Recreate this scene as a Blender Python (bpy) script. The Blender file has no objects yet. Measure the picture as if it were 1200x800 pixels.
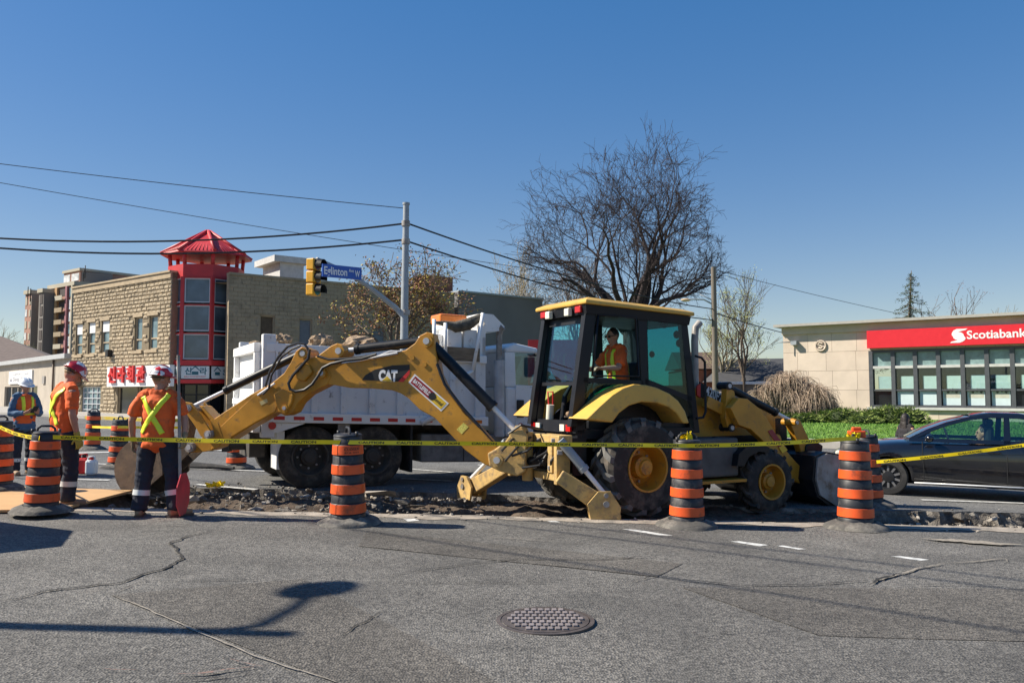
import bpy, bmesh, math, random
from mathutils import Vector, Matrix, Quaternion, noise
from mathutils.bvhtree import BVHTree
R = math.radians
random.seed(11)
sc = bpy.context.scene
col = sc.collection

# ---------------------------------------------------------------- camera
F = 950.0                      # focal length in photograph pixels (1200 wide)
PIT = math.atan(60 / 950.0)
CAMZ = 1.6
cam = bpy.data.cameras.new('camera'); cam.sensor_width = 36.0
cam.lens = 36.0 * F / 1200.0; cam.clip_start = 0.1; cam.clip_end = 4000
camo = bpy.data.objects.new('camera', cam); col.objects.link(camo)
camo.location = (0, 0, CAMZ); camo.rotation_euler = (R(90) + PIT, 0, 0)
sc.camera = camo

# ---------------------------------------------------------------- light
SUN_EL = 41.0
LDIR = Vector((1.0, -0.03, 0)).normalized()            # where the light travels on the ground
world = bpy.data.worlds.new('World'); sc.world = world; world.use_nodes = True
wn = world.node_tree
sky = wn.nodes.new('ShaderNodeTexSky'); sky.sky_type = 'NISHITA'; sky.sun_disc = False
sky.sun_elevation = R(SUN_EL); sky.sun_rotation = math.atan2(-LDIR.x, -LDIR.y)
sky.air_density = 1.0; sky.dust_density = 0.25; sky.ozone_density = 1.8; sky.altitude = 100
bg = wn.nodes['Background']; bg.inputs[1].default_value = 0.15
hs = wn.nodes.new('ShaderNodeHueSaturation'); hs.inputs['Saturation'].default_value = 1.3; hs.inputs['Hue'].default_value = 0.512; hs.inputs['Value'].default_value = 1.0
gm = wn.nodes.new('ShaderNodeGamma'); gm.inputs[1].default_value = 0.52
h2 = wn.nodes.new('ShaderNodeHueSaturation'); h2.inputs['Saturation'].default_value = 1.38; h2.inputs['Hue'].default_value = 0.507
wn.links.new(sky.outputs[0], hs.inputs['Color']); wn.links.new(hs.outputs[0], gm.inputs[0]); wn.links.new(gm.outputs[0], h2.inputs['Color']); wn.links.new(h2.outputs[0], bg.inputs[0])
sl = bpy.data.lights.new('sun', 'SUN'); sl.energy = 5.0; sl.angle = R(0.5); sl.color = (1.0, 0.92, 0.78)
so = bpy.data.objects.new('sun', sl); col.objects.link(so)
ld = Vector((LDIR.x * math.cos(R(SUN_EL)), LDIR.y * math.cos(R(SUN_EL)), -math.sin(R(SUN_EL))))
so.rotation_euler = ld.to_track_quat('-Z', 'Y').to_euler(); so.location = (-30, 3, 30)
vs = sc.view_settings
vs.view_transform = 'Standard'; vs.look = 'None'; vs.exposure = 0.75; vs.gamma = 1.0; vs.use_curve_mapping = False
sc.cycles.max_bounces = 8; sc.cycles.transparent_max_bounces = 16

# ---------------------------------------------------------------- helpers
def gz(x):                     # the ground falls gently towards the right
    return -0.5 * math.tanh(0.022 * x / 0.5)

def ray(px, py):
    u = -(py - 400.0); c, s = math.cos(PIT), math.sin(PIT)
    return Vector((px - 600.0, F * c - u * s, F * s + u * c))

def at_y(px, py, Y):
    d = ray(px, py); t = Y / d.y
    return Vector((d.x * t, Y, CAMZ + d.z * t))

def ground(px, py, dz=0.0):
    d = ray(px, py); z = 0.0
    for _ in range(8):
        t = (z + dz - CAMZ) / d.z; z = gz(d.x * t)
    return Vector((d.x * t, d.y * t, z + dz))

class Fr:
    """vertical plane: e runs to the right, n points at the viewer's side"""
    def __init__(s, o, e):
        s.o = Vector((o[0], o[1])); s.e = Vector(e).normalized(); s.n = Vector((s.e.y, -s.e.x))
        if s.n.dot(-s.o) < 0: s.n = -s.n
    def uv(s, px, py, n=0.0):
        d = ray(px, py); o = s.o + s.n * n
        t = o.dot(s.n) / (d.x * s.n.x + d.y * s.n.y)
        return (Vector((d.x * t, d.y * t)) - o).dot(s.e), CAMZ + d.z * t
    def pt(s, u, z, n=0.0):
        p = s.o + s.e * u + s.n * n
        return Vector((p.x, p.y, z))
    def px(s, x, y, n=0.0):
        u, z = s.uv(x, y, n); return s.pt(u, z, n)

def xframe(ang, loc=(0, 0, 0)):
    return Matrix.Translation(loc) @ Matrix.Rotation(ang, 4, 'Z')

class MB:
    """collects faces; build() links them as one mesh object"""
    def __init__(s): s.v = []; s.f = []; s.m = []; s.sm = []
    def add(s, vs, fs, mi=0, smooth=False):
        o = len(s.v); s.v += [Vector(p) for p in vs]
        for f in fs: s.f.append([i + o for i in f]); s.m.append(mi); s.sm.append(smooth)
        return s
    def hull8(s, p, mi=0):      # p: bottom 4, top 4 (same winding)
        return s.add(p, [(3, 2, 1, 0), (4, 5, 6, 7), (0, 1, 5, 4), (1, 2, 6, 5), (2, 3, 7, 6), (3, 0, 4, 7)], mi)
    def box(s, c, d, M=None, mi=0):
        x, y, z = d[0] / 2, d[1] / 2, d[2] / 2; c = Vector(c)
        p = [c + Vector(q) for q in ((-x, -y, -z), (x, -y, -z), (x, y, -z), (-x, y, -z), (-x, -y, z), (x, -y, z), (x, y, z), (-x, y, z))]
        if M is not None: p = [M @ q for q in p]
        return s.hull8(p, mi)
    def rect(s, fr, u0, u1, z0, z1, n0, n1, mi=0):
        p = [fr.pt(u0, z0, n1), fr.pt(u1, z0, n1), fr.pt(u1, z0, n0), fr.pt(u0, z0, n0)]
        return s.hull8(p + [q + Vector((0, 0, z1 - z0)) for q in p], mi)
    def prism(s, fr, uv, n0, n1, mi=0):
        k = len(uv)
        a = [fr.pt(u, z, n1) for u, z in uv]; b = [fr.pt(u, z, n0) for u, z in uv]
        fs = [list(range(k)), list(range(2 * k - 1, k - 1, -1))] + [(i, i + k, (i + 1) % k + k, (i + 1) % k) for i in range(k)]
        return s.add(a + b, fs, mi)
    def prism_px(s, fr, pxs, n0, n1, nt=None, mi=0):
        nt = n1 if nt is None else nt
        return s.prism(fr, [fr.uv(x, y, nt) for x, y in pxs], n0, n1, mi)
    def tube(s, pts, r, seg=8, mi=0, caps=True, smooth=True):
        pts = [Vector(p) for p in pts]; k = len(pts)
        rs = r if isinstance(r, (list, tuple)) else [r] * k
        vs = []; up = Vector((0, 0, 1)); side = None
        for i, p in enumerate(pts):
            t = (pts[min(i + 1, k - 1)] - pts[max(i - 1, 0)])
            t = t.normalized() if t.length > 1e-9 else Vector((0, 0, 1))
            if side is None:
                side = t.cross(up if abs(t.z) < 0.95 else Vector((1, 0, 0))).normalized()
            else:
                side = (side - t * side.dot(t)); side = side.normalized() if side.length > 1e-6 else t.orthogonal().normalized()
            w = t.cross(side)
            for j in range(seg):
                a = 2 * math.pi * j / seg
                vs.append(p + (side * math.cos(a) + w * math.sin(a)) * rs[i])
        fs = []
        for i in range(k - 1):
            for j in range(seg):
                j2 = (j + 1) % seg
                fs.append((i * seg + j, i * seg + j2, (i + 1) * seg + j2, (i + 1) * seg + j))
        o = len(s.f)
        s.add(vs, fs, mi, smooth)
        if caps:
            b = len(s.v) - len(vs)
            s.f.append([b + j for j in range(seg - 1, -1, -1)]); s.m.append(mi); s.sm.append(False)
            s.f.append([b + (k - 1) * seg + j for j in range(seg)]); s.m.append(mi); s.sm.append(False)
        return s
    def cyl(s, a, b, r, r2=None, seg=16, mi=0):
        return s.tube([a, b], [r, r if r2 is None else r2], seg, mi)
    def lathe(s, prof, M=None, seg=24, mi=0, smooth=True, close=False, caps=True):
        """prof: (r, z) pairs turned about local z"""
        vs = []; fs = []; k = len(prof)
        for r, z in prof:
            for j in range(seg):
                a = 2 * math.pi * j / seg; vs.append(Vector((r * math.cos(a), r * math.sin(a), z)))
        for i in range(k - 1 if not close else k):
            for j in range(seg):
                j2 = (j + 1) % seg; i2 = (i + 1) % k
                fs.append((i * seg + j, i * seg + j2, i2 * seg + j2, i2 * seg + j))
        if M is not None: vs = [M @ v for v in vs]
        s.add(vs, fs, mi, smooth)
        if not close and caps:
            b = len(s.v) - len(vs)
            if prof[0][0] > 1e-4: s.f.append([b + j for j in range(seg - 1, -1, -1)]); s.m.append(mi); s.sm.append(False)
            if prof[-1][0] > 1e-4: s.f.append([b + (k - 1) * seg + j for j in range(seg)]); s.m.append(mi); s.sm.append(False)
        return s
    def ball(s, c, r, M=None, seg=12, rings=8, mi=0):
        r = Vector(r) if not isinstance(r, (int, float)) else Vector((r, r, r)); c = Vector(c); vs = []; fs = []
        for i in range(rings + 1):
            th = math.pi * i / rings
            for j in range(seg):
                a = 2 * math.pi * j / seg
                q = Vector((r.x * math.sin(th) * math.cos(a), r.y * math.sin(th) * math.sin(a), -r.z * math.cos(th)))
                vs.append(c + (M @ q if M is not None else q))
        for i in range(rings):
            for j in range(seg):
                j2 = (j + 1) % seg; fs.append((i * seg + j, i * seg + j2, (i + 1) * seg + j2, (i + 1) * seg + j))
        return s.add(vs, fs, mi, True)
    def mesh(s, name='m', mats=(), origin=None):
        me = bpy.data.meshes.new(name); o = Vector(origin) if origin is not None else Vector((0, 0, 0))
        me.from_pydata([tuple(p - o) for p in s.v], [], s.f)
        for m in mats: me.materials.append(m)
        me.polygons.foreach_set('material_index', s.m); me.polygons.foreach_set('use_smooth', s.sm)
        me.update(); return me
    def build(s, name, mats, parent=None, origin=None, bevel=0, fix=True):
        if not isinstance(mats, (list, tuple)): mats = [mats]
        if parent is not None: origin = worigin(parent)
        me = s.mesh(name, mats, origin)
        if fix:
            bm = bmesh.new(); bm.from_mesh(me); bmesh.ops.recalc_face_normals(bm, faces=bm.faces); sharpen(bm); bm.to_mesh(me); bm.free()
        return link(name, me, parent, origin, bevel)

def sharpen(bm, a=R(38)):
    for e in bm.edges:
        if len(e.link_faces) == 2 and e.calc_face_angle(0) > a: e.smooth = False
def worigin(o):
    v = Vector((0, 0, 0))
    while o is not None: v += Vector(o.location); o = o.parent
    return v
def link(name, me, parent=None, origin=None, bevel=0):
    o = bpy.data.objects.new(name, me); col.objects.link(o)
    if parent is not None: o.parent = parent
    elif origin is not None: o.location = origin
    if bevel:
        b = o.modifiers.new('bevel', 'BEVEL'); b.width = bevel; b.segments = 2; b.limit_method = 'ANGLE'; b.angle_limit = R(40)
    return o
def tag(o, label=None, cat=None, group=None, kind=None):
    if label: o['label'] = label
    if cat: o['category'] = cat
    if group: o['group'] = group
    if kind: o['kind'] = kind
    return o
def thing(name, label, cat, loc, group=None, rz=0):
    o = bpy.data.objects.new(name, None); col.objects.link(o); o.location = loc; o.rotation_euler = (0, 0, rz)
    o.empty_display_size = 0.2
    return tag(o, label, cat, group)
def copy_tree(o, parent=None):
    c = o.copy(); col.objects.link(c); c.parent = parent
    for ch in list(o.children): copy_tree(ch, c)
    return c
BENCH = bpy.data.scenes.new('bench')      # empty scene used only to apply modifiers
def bench_graph():
    with bpy.context.temp_override(scene=BENCH, view_layer=BENCH.view_layers[0]): return bpy.context.evaluated_depsgraph_get()
def evaluated(me, mods):
    """mesh with modifiers applied; mods: list of (type, dict)"""
    o = bpy.data.objects.new('tmp', me); BENCH.collection.objects.link(o)
    for t, kw in mods:
        m = o.modifiers.new(t, t)
        for k, v in kw.items(): setattr(m, k, v)
    dg = bench_graph()
    r = bpy.data.meshes.new_from_object(o.evaluated_get(dg), depsgraph=dg)
    bpy.data.objects.remove(o); return r

_tc = {}
def text_data(s, bold=0.0):
    """flat triangles of a line of text, height of a capital = 1, starting at x = 0; returns verts, faces, width"""
    k = (s, bold)
    if k in _tc: return _tc[k]
    cu = bpy.data.curves.new('t', 'FONT'); cu.body = s; cu.size = 1.0; cu.offset = bold; cu.resolution_u = 3
    me = evaluated_curve(cu)
    v = [Vector((p.co.x, p.co.y, 0)) for p in me.vertices]; f = [tuple(p.vertices) for p in me.polygons]
    x0 = min(p.x for p in v); x1 = max(p.x for p in v)
    y1 = max(p.y for p in v); y0 = min(0.0, 0.0)
    h = y1 - y0
    v = [Vector(((p.x - x0) / h, p.y / h, 0)) for p in v]
    _tc[k] = (v, f, (x1 - x0) / h); bpy.data.meshes.remove(me)
    return _tc[k]
def evaluated_curve(cu):
    o = bpy.data.objects.new('tmp', cu); BENCH.collection.objects.link(o)
    dg = bench_graph()
    me = bpy.data.meshes.new_from_object(o.evaluated_get(dg), depsgraph=dg)
    bpy.data.objects.remove(o); return me
def text_on(mb, s, fn, width=None, height=1.0, bold=0.02, mi=0, mirror=False):
    """fn(x, y) -> world point for x in 0..width, y in 0..height"""
    v, f, w = text_data(s, bold)
    width = w * height if width is None else width
    return mb.add([fn(p.x / w * width, p.y * height) for p in v], f, mi)

# ---------------------------------------------------------------- materials
def mat(name, c, rough=0.6, rand=False, metal=0.0, var=0.12, scale=5.0, bump=0.0, bscale=60.0, c2=None, c2amt=0.0, c2scale=3.0, spec=0.5, coat=0.0, stretch=None):
    m = bpy.data.materials.new(name); m.use_nodes = True; nt = m.node_tree; b = nt.nodes['Principled BSDF']
    b.inputs['Roughness'].default_value = rough; b.inputs['Metallic'].default_value = metal
    b.inputs['Specular IOR Level'].default_value = spec; b.inputs['Coat Weight'].default_value = coat
    tc = nt.nodes.new('ShaderNodeTexCoord'); src = tc.outputs['Object']
    if rand:      # copies of one mesh do not share their marks
        oi = nt.nodes.new('ShaderNodeObjectInfo'); ml = nt.nodes.new('ShaderNodeVectorMath'); ml.operation = 'MULTIPLY_ADD'; ml.inputs[1].default_value = (1, 1, 1); sc1 = nt.nodes.new('ShaderNodeMath'); sc1.operation = 'MULTIPLY'; sc1.inputs[1].default_value = 40
        nt.links.new(oi.outputs['Random'], sc1.inputs[0]); nt.links.new(src, ml.inputs[0]); nt.links.new(sc1.outputs[0], ml.inputs[2]); src = ml.outputs[0]
    if stretch:
        mp = nt.nodes.new('ShaderNodeMapping'); mp.inputs['Scale'].default_value = stretch
        nt.links.new(src, mp.inputs[0]); src = mp.outputs[0]
    n1 = nt.nodes.new('ShaderNodeTexNoise'); n1.inputs['Scale'].default_value = scale; n1.inputs['Detail'].default_value = 6
    nt.links.new(src, n1.inputs['Vector'])
    cr = nt.nodes.new('ShaderNodeMapRange'); cr.inputs[1].default_value = 0.3; cr.inputs[2].default_value = 0.7
    cr.inputs[3].default_value = 1 - var; cr.inputs[4].default_value = 1 + var
    nt.links.new(n1.outputs[0], cr.inputs[0])
    mul = nt.nodes.new('ShaderNodeMix'); mul.data_type = 'RGBA'; mul.blend_type = 'MULTIPLY'; mul.inputs[0].default_value = 1.0
    mul.inputs[6].default_value = (*c, 1); nt.links.new(cr.outputs[0], mul.inputs[7])
    out = mul.outputs[2]
    if c2:
        n2 = nt.nodes.new('ShaderNodeTexNoise'); n2.inputs['Scale'].default_value = c2scale; n2.inputs['Detail'].default_value = 8
        n2.inputs['Roughness'].default_value = 0.7
        nt.links.new(src, n2.inputs['Vector'])
        r2 = nt.nodes.new('ShaderNodeMapRange'); r2.inputs[1].default_value = 0.62 - 0.25 * c2amt; r2.inputs[2].default_value = 0.78 - 0.2 * c2amt
        nt.links.new(n2.outputs[0], r2.inputs[0])
        mx = nt.nodes.new('ShaderNodeMix'); mx.data_type = 'RGBA'; mx.inputs[7].default_value = (*c2, 1)
        nt.links.new(r2.outputs[0], mx.inputs[0]); nt.links.new(out, mx.inputs[6]); out = mx.outputs[2]
    nt.links.new(out, b.inputs['Base Color'])
    rr = nt.nodes.new('ShaderNodeMapRange'); rr.inputs[3].default_value = max(0.02, rough - 0.08); rr.inputs[4].default_value = min(1, rough + 0.1)
    nt.links.new(n1.outputs[0], rr.inputs[0]); nt.links.new(rr.outputs[0], b.inputs['Roughness'])
    if bump:
        n3 = nt.nodes.new('ShaderNodeTexNoise'); n3.inputs['Scale'].default_value = bscale; n3.inputs['Detail'].default_value = 5
        nt.links.new(src, n3.inputs['Vector'])
        bp = nt.nodes.new('ShaderNodeBump'); bp.inputs['Strength'].default_value = bump; bp.inputs['Distance'].default_value = 0.02
        nt.links.new(n3.outputs[0], bp.inputs['Height']); nt.links.new(bp.outputs[0], b.inputs['Normal'])
    return m
def glass(name, tint, refl=0.12, rough=0.02):
    m = bpy.data.materials.new(name); m.use_nodes = True; nt = m.node_tree; nt.nodes.clear()
    o = nt.nodes.new('ShaderNodeOutputMaterial'); tr = nt.nodes.new('ShaderNodeBsdfTransparent'); tr.inputs[0].default_value = (*tint, 1)
    gl = nt.nodes.new('ShaderNodeBsdfGlossy'); gl.inputs['Roughness'].default_value = rough; gl.inputs[0].default_value = (0.9, 0.95, 1, 1)
    lw = nt.nodes.new('ShaderNodeLayerWeight'); lw.inputs[0].default_value = 0.5; pw = nt.nodes.new('ShaderNodeMath'); pw.operation = 'POWER'; pw.inputs[1].default_value = 4.0; nt.links.new(lw.outputs['Facing'], pw.inputs[0]); fr = nt.nodes.new('ShaderNodeMath'); fr.operation = 'ADD'; fr.inputs[1].default_value = 0.03; nt.links.new(pw.outputs[0], fr.inputs[0])
    ad = nt.nodes.new('ShaderNodeMath'); ad.operation = 'ADD'; ad.inputs[1].default_value = refl; ad.use_clamp = True
    mx = nt.nodes.new('ShaderNodeMixShader'); nt.links.new(fr.outputs[0], ad.inputs[0]); nt.links.new(ad.outputs[0], mx.inputs[0])
    nt.links.new(tr.outputs[0], mx.inputs[1]); nt.links.new(gl.outputs[0], mx.inputs[2]); nt.links.new(mx.outputs[0], o.inputs[0])
    return m

def asphalt_mat(name, base, light):
    m = bpy.data.materials.new(name); m.use_nodes = True; nt = m.node_tree; b = nt.nodes['Principled BSDF']
    N = nt.nodes.new; L = nt.links.new
    tc = N('ShaderNodeTexCoord'); g = tc.outputs['Object']
    def noi(s, d=4, r=0.6):
        n = N('ShaderNodeTexNoise'); n.inputs['Scale'].default_value = s; n.inputs['Detail'].default_value = d; n.inputs['Roughness'].default_value = r
        L(g, n.inputs['Vector']); return n.outputs[0]
    def mr(i, a, c, lo, hi):
        n = N('ShaderNodeMapRange'); n.inputs[1].default_value = a; n.inputs[2].default_value = c; n.inputs[3].default_value = lo; n.inputs[4].default_value = hi
        L(i, n.inputs[0]); return n.outputs[0]
    def mixc(f, a, c, mode='MIX'):
        n = N('ShaderNodeMix'); n.data_type = 'RGBA'; n.blend_type = mode
        if hasattr(f, 'links'): L(f, n.inputs[0])
        else: n.inputs[0].default_value = f
        for sck, val in ((6, a), (7, c)):
            if hasattr(val, 'links'): L(val, n.inputs[sck])
            else: n.inputs[sck].default_value = (*val, 1)
        return n.outputs[2]
    big = mr(noi(0.35, 5), 0.35, 0.65, 0, 1)
    c = mixc(big, base, light)
    st = N('ShaderNodeMapping'); st.inputs['Scale'].default_value = (0.12, 1.1, 1); st.inputs['Rotation'].default_value = (0, 0, R(8)); L(g, st.inputs[0])
    wn_ = N('ShaderNodeTexNoise'); wn_.inputs['Scale'].default_value = 1.0; wn_.inputs['Detail'].default_value = 4; L(st.outputs[0], wn_.inputs[0])
    c = mixc(mr(wn_.outputs[0], 0.45, 0.7, 0, 0.35), c, tuple(x * 0.72 for x in base))
    vo = N('ShaderNodeTexVoronoi'); vo.inputs['Scale'].default_value = 64; L(g, vo.inputs['Vector'])
    sp = N('ShaderNodeSeparateColor'); L(vo.outputs['Color'], sp.inputs[0])
    c = mixc(0.75, c, mixc(mr(sp.outputs[0], 0.1, 0.95, 0, 1), (0.38, 0.38, 0.38), (1.75, 1.7, 1.62)), 'MULTIPLY')
    c = mixc(mr(noi(0.9, 3), 0.52, 0.60, 0, 0.28), c, tuple(x * 0.62 for x in base))
    c = mixc(mr(noi(3.0, 6), 0.55, 0.8, 0, 0.5), c, tuple(x * 0.6 for x in base))
    c = mixc(mr(noi(1.3, 8, 0.75), 0.60, 0.75, 0, 0.35), c, (0.22, 0.19, 0.16))
    L(c, b.inputs['Base Color']); b.inputs['Roughness'].default_value = 0.85; b.inputs['Specular IOR Level'].default_value = 0.3
    bp = N('ShaderNodeBump'); bp.inputs['Strength'].default_value = 0.75; bp.inputs['Distance'].default_value = 0.011
    L(vo.outputs['Distance'], bp.inputs['Height'])
    bp2 = N('ShaderNodeBump'); bp2.inputs['Strength'].default_value = 0.5; bp2.inputs['Distance'].default_value = 0.02
    L(noi(9, 6), bp2.inputs['Height']); L(bp.outputs[0], bp2.inputs['Normal']); L(bp2.outputs[0], b.inputs['Normal'])
    return m

def spots_mat(name, c, spot, scale=9.0, thr=0.62, rough=0.55):
    return mat(name, c, rough, var=0.08, scale=2.0, c2=spot, c2amt=0.55, c2scale=scale, bump=0.05, bscale=20)

M = {}
M['asphalt'] = asphalt_mat('asphalt', (0.103, 0.100, 0.096), (0.165, 0.160, 0.152))
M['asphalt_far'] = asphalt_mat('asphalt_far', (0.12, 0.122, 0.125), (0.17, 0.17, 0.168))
M['asphalt_patch'] = asphalt_mat('asphalt_patch', (0.088, 0.083, 0.077), (0.135, 0.127, 0.117))
M['ground'] = mat('ground', (0.12, 0.11, 0.07), 0.95, var=0.3, scale=0.2)
M['soil'] = mat('soil', (0.085, 0.06, 0.042), 0.95, var=0.45, scale=7, bump=1.0, bscale=45, c2=(0.2, 0.17, 0.13), c2amt=0.35, c2scale=9)
M['rubble'] = mat('rubble', (0.13, 0.115, 0.1), 0.95, var=0.4, scale=9, bump=0.8, bscale=50, c2=(0.3, 0.27, 0.23), c2amt=0.5, c2scale=6)
M['concrete'] = mat('concrete', (0.38, 0.34, 0.29), 0.9, var=0.2, scale=6, bump=0.3, bscale=60, c2=(0.2, 0.17, 0.14), c2amt=0.3)
M['lip'] = mat('pale_dust', (0.33, 0.285, 0.235), 0.95, var=0.25, scale=5, bump=0.5, bscale=60, c2=(0.13, 0.125, 0.12), c2amt=0.5, c2scale=3)
M['sidewalk'] = mat('sidewalk', (0.36, 0.34, 0.31), 0.9, var=0.12, scale=1.2, bump=0.2)
M['marking'] = mat('road_paint', (0.62, 0.62, 0.6), 0.7, var=0.15, scale=20, c2=(0.2, 0.2, 0.2), c2amt=0.55, c2scale=14)
M['crack'] = mat('crack', (0.022, 0.021, 0.02), 0.95, var=0.3, scale=30)
M['crack_pale'] = mat('crack_pale', (0.26, 0.23, 0.19), 0.95, var=0.3, scale=30)
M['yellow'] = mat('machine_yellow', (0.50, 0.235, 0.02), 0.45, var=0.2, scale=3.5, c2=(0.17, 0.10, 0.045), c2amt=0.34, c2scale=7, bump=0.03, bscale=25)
M['yellow_dirty'] = mat('machine_yellow_dirty', (0.52, 0.34, 0.12), 0.75, var=0.22, scale=5, c2=(0.24, 0.17, 0.10), c2amt=0.55, c2scale=8, bump=0.15, bscale=30)
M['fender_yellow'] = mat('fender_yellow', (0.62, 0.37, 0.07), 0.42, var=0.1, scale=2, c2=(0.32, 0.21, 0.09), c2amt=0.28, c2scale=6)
M['black_paint'] = mat('black_paint', (0.010, 0.011, 0.014), 0.45, spec=0.3, var=0.2, c2=(0.06, 0.05, 0.045), c2amt=0.25, c2scale=5)
M['black_rubber'] = mat('black_rubber', (0.018, 0.018, 0.02), 0.75, var=0.3, scale=8, c2=(0.07, 0.062, 0.055), c2amt=0.35, c2scale=7)
M['tyre'] = mat('tyre_rubber', (0.030, 0.028, 0.026), 0.85, var=0.3, scale=8, c2=(0.12, 0.10, 0.08), c2amt=0.6, c2scale=4, bump=0.15, bscale=30)
M['tyre_dusty'] = mat('tyre_dusty', (0.13, 0.125, 0.115), 0.9, var=0.3, scale=8, c2=(0.05, 0.047, 0.042), c2amt=0.4, c2scale=6, bump=0.2, bscale=40)
M['steel'] = mat('steel', (0.45, 0.45, 0.46), 0.35, 0.9, var=0.2, scale=6)
M['chrome'] = mat('chrome', (0.75, 0.76, 0.78), 0.12, 1.0, var=0.05)
M['worn_steel'] = mat('worn_steel', (0.30, 0.28, 0.26), 0.5, 0.5, var=0.4, scale=4, c2=(0.16, 0.1, 0.06), c2amt=0.5, c2scale=5)
M['rusty'] = mat('bucket_steel', (0.13, 0.095, 0.07), 0.8, 0.1, var=0.35, scale=6, c2=(0.2, 0.14, 0.09), c2amt=0.5, c2scale=7, bump=0.2, bscale=40)
M['galv'] = mat('galvanised', (0.30, 0.33, 0.36), 0.5, 0.5, var=0.1, scale=8)
M['hose'] = mat('hose', (0.02, 0.02, 0.022), 0.4, var=0.2)
M['truck_white'] = mat('truck_white', (0.8, 0.8, 0.79), 0.4, var=0.05, scale=2, c2=(0.3, 0.26, 0.22), c2amt=0.1, c2scale=9)
M['truck_dirty'] = mat('truck_dirty', (0.70, 0.70, 0.70), 0.55, var=0.07, scale=3, c2=(0.13, 0.10, 0.08), c2amt=0.12, c2scale=9, stretch=(1, 1, 0.7))
M['truck_under'] = mat('truck_underside', (0.05, 0.045, 0.04), 0.85, var=0.3, scale=5, c2=(0.12, 0.1, 0.085), c2amt=0.4)
M['tank'] = mat('fuel_tank', (0.2, 0.19, 0.18), 0.7, 0.2, var=0.2, scale=4, c2=(0.11, 0.095, 0.08), c2amt=0.55, c2scale=3, bump=0.1)
M['red'] = mat('red', (0.55, 0.02, 0.02), 0.45, var=0.08)
M['red_lens'] = mat('red_lens', (0.5, 0.015, 0.015), 0.15, var=0.05)
M['amber_lens'] = mat('amber_lens', (0.75, 0.2, 0.03), 0.2, var=0.1)
M['clear_lens'] = mat('clear_lens', (0.75, 0.72, 0.6), 0.2, var=0.1)
M['white'] = mat('white', (0.78, 0.78, 0.78), 0.5, var=0.04)
M['black'] = mat('black', (0.012, 0.012, 0.013), 0.5, var=0.1)
M['decal_yellow'] = mat('decal_yellow', (0.78, 0.5, 0.03), 0.4, var=0.05)
M['maroon'] = mat('maroon', (0.28, 0.015, 0.025), 0.4, var=0.05)
M['barrel_orange'] = mat('barrel_orange', (0.76, 0.10, 0.018), 0.42, rand=True, var=0.14, scale=4, c2=(0.22, 0.06, 0.03), c2amt=0.28, c2scale=6)
M['barrel_black'] = mat('barrel_black', (0.022, 0.024, 0.03), 0.5, rand=True, var=0.25, scale=6, c2=(0.11, 0.095, 0.085), c2amt=0.42, c2scale=6)
M['barrel_base'] = mat('barrel_base', (0.085, 0.08, 0.073), 0.9, rand=True, var=0.3, scale=5, c2=(0.24, 0.22, 0.19), c2amt=0.55, c2scale=4, bump=0.3, bscale=25)
M['tape'] = mat('tape_yellow', (0.86, 0.66, 0.01), 0.35, var=0.06)
M['cab_glass'] = glass('cab_glass', (0.70, 0.92, 0.93), 0.0)
M['cab_glass_dark'] = glass('cab_glass_dark', (0.08, 0.48, 0.52), 0.0)
M['shop_glass'] = glass('shop_glass', (0.94, 0.99, 0.98), 0.03)
M['truck_glass'] = glass('truck_glass', (0.50, 0.62, 0.64), 0.04)
M['car_glass'] = glass('car_glass', (0.72, 0.85, 0.82), 0.04)
M['skin'] = mat('skin', (0.42, 0.22, 0.15), 0.55, var=0.1, scale=12)
M['hivis'] = mat('hivis_orange', (0.78, 0.125, 0.022), 0.8, var=0.16, scale=5, c2=(0.45, 0.10, 0.04), c2amt=0.2, c2scale=5, bump=0.35, bscale=18)
M['lime'] = mat('lime_stripe', (0.75, 0.85, 0.04), 0.5, var=0.05)
M['reflective'] = mat('reflective_band', (0.6, 0.62, 0.62), 0.4, var=0.08)
M['navy'] = mat('navy_trousers', (0.016, 0.02, 0.035), 0.85, var=0.25, scale=6, bump=0.5, bscale=14)
M['denim_blue'] = mat('blue_shirt', (0.05, 0.11, 0.2), 0.8, var=0.2, scale=6, bump=0.4, bscale=14)
M['boot'] = mat('boot', (0.3, 0.19, 0.11), 0.7, var=0.2, scale=9)
M['boot_dark'] = mat('boot_dark', (0.08, 0.06, 0.05), 0.7, var=0.2, scale=9)
M['hair_dark'] = mat('hair_dark', (0.02, 0.014, 0.012), 0.5, var=0.3, scale=20, bump=0.6, bscale=50)
M['hair_blond'] = mat('hair_blond', (0.25, 0.15, 0.07), 0.6, var=0.3, scale=30, bump=0.6, bscale=60)
M['dark_cloth'] = mat('dark_cloth', (0.02, 0.018, 0.022), 0.85, var=0.3, bump=0.4, bscale=20)
M['seat'] = mat('seat_cloth', (0.03, 0.03, 0.034), 0.8, var=0.2)
# ================================================================ ground, road, trench
def xs_road():
    xs = []; x = -70.0
    while x < 70.0:
        xs.append(x); x += 0.12 if -8 < x < 10.5 else (1.0 if -20 < x < 24 else 5.0)
    return xs + [70.0]
XS = xs_road()
TX0, TX1 = -5.6, 9.8           # the dug strip
def nz(x, s=1.0, o=0.0): return noise.noise(Vector((x * s, o, 3.7)))
def near_edge(x):
    return 10.62 + 0.07 * nz(x, 2.1) + 0.045 * nz(x, 7.0, 5) + 0.02 * nz(x, 19.0, 9)
def far_edge(x):
    base = 12.9 if x < -0.5 else (12.9 - 0.9 * min(1.0, (x + 0.5) / 4.5))
    return base + 0.12 * nz(x, 1.7, 2) + 0.06 * nz(x, 6.0, 8) + 0.03 * nz(x, 17.0, 4)
def in_trench(x): return TX0 < x < TX1

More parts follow.
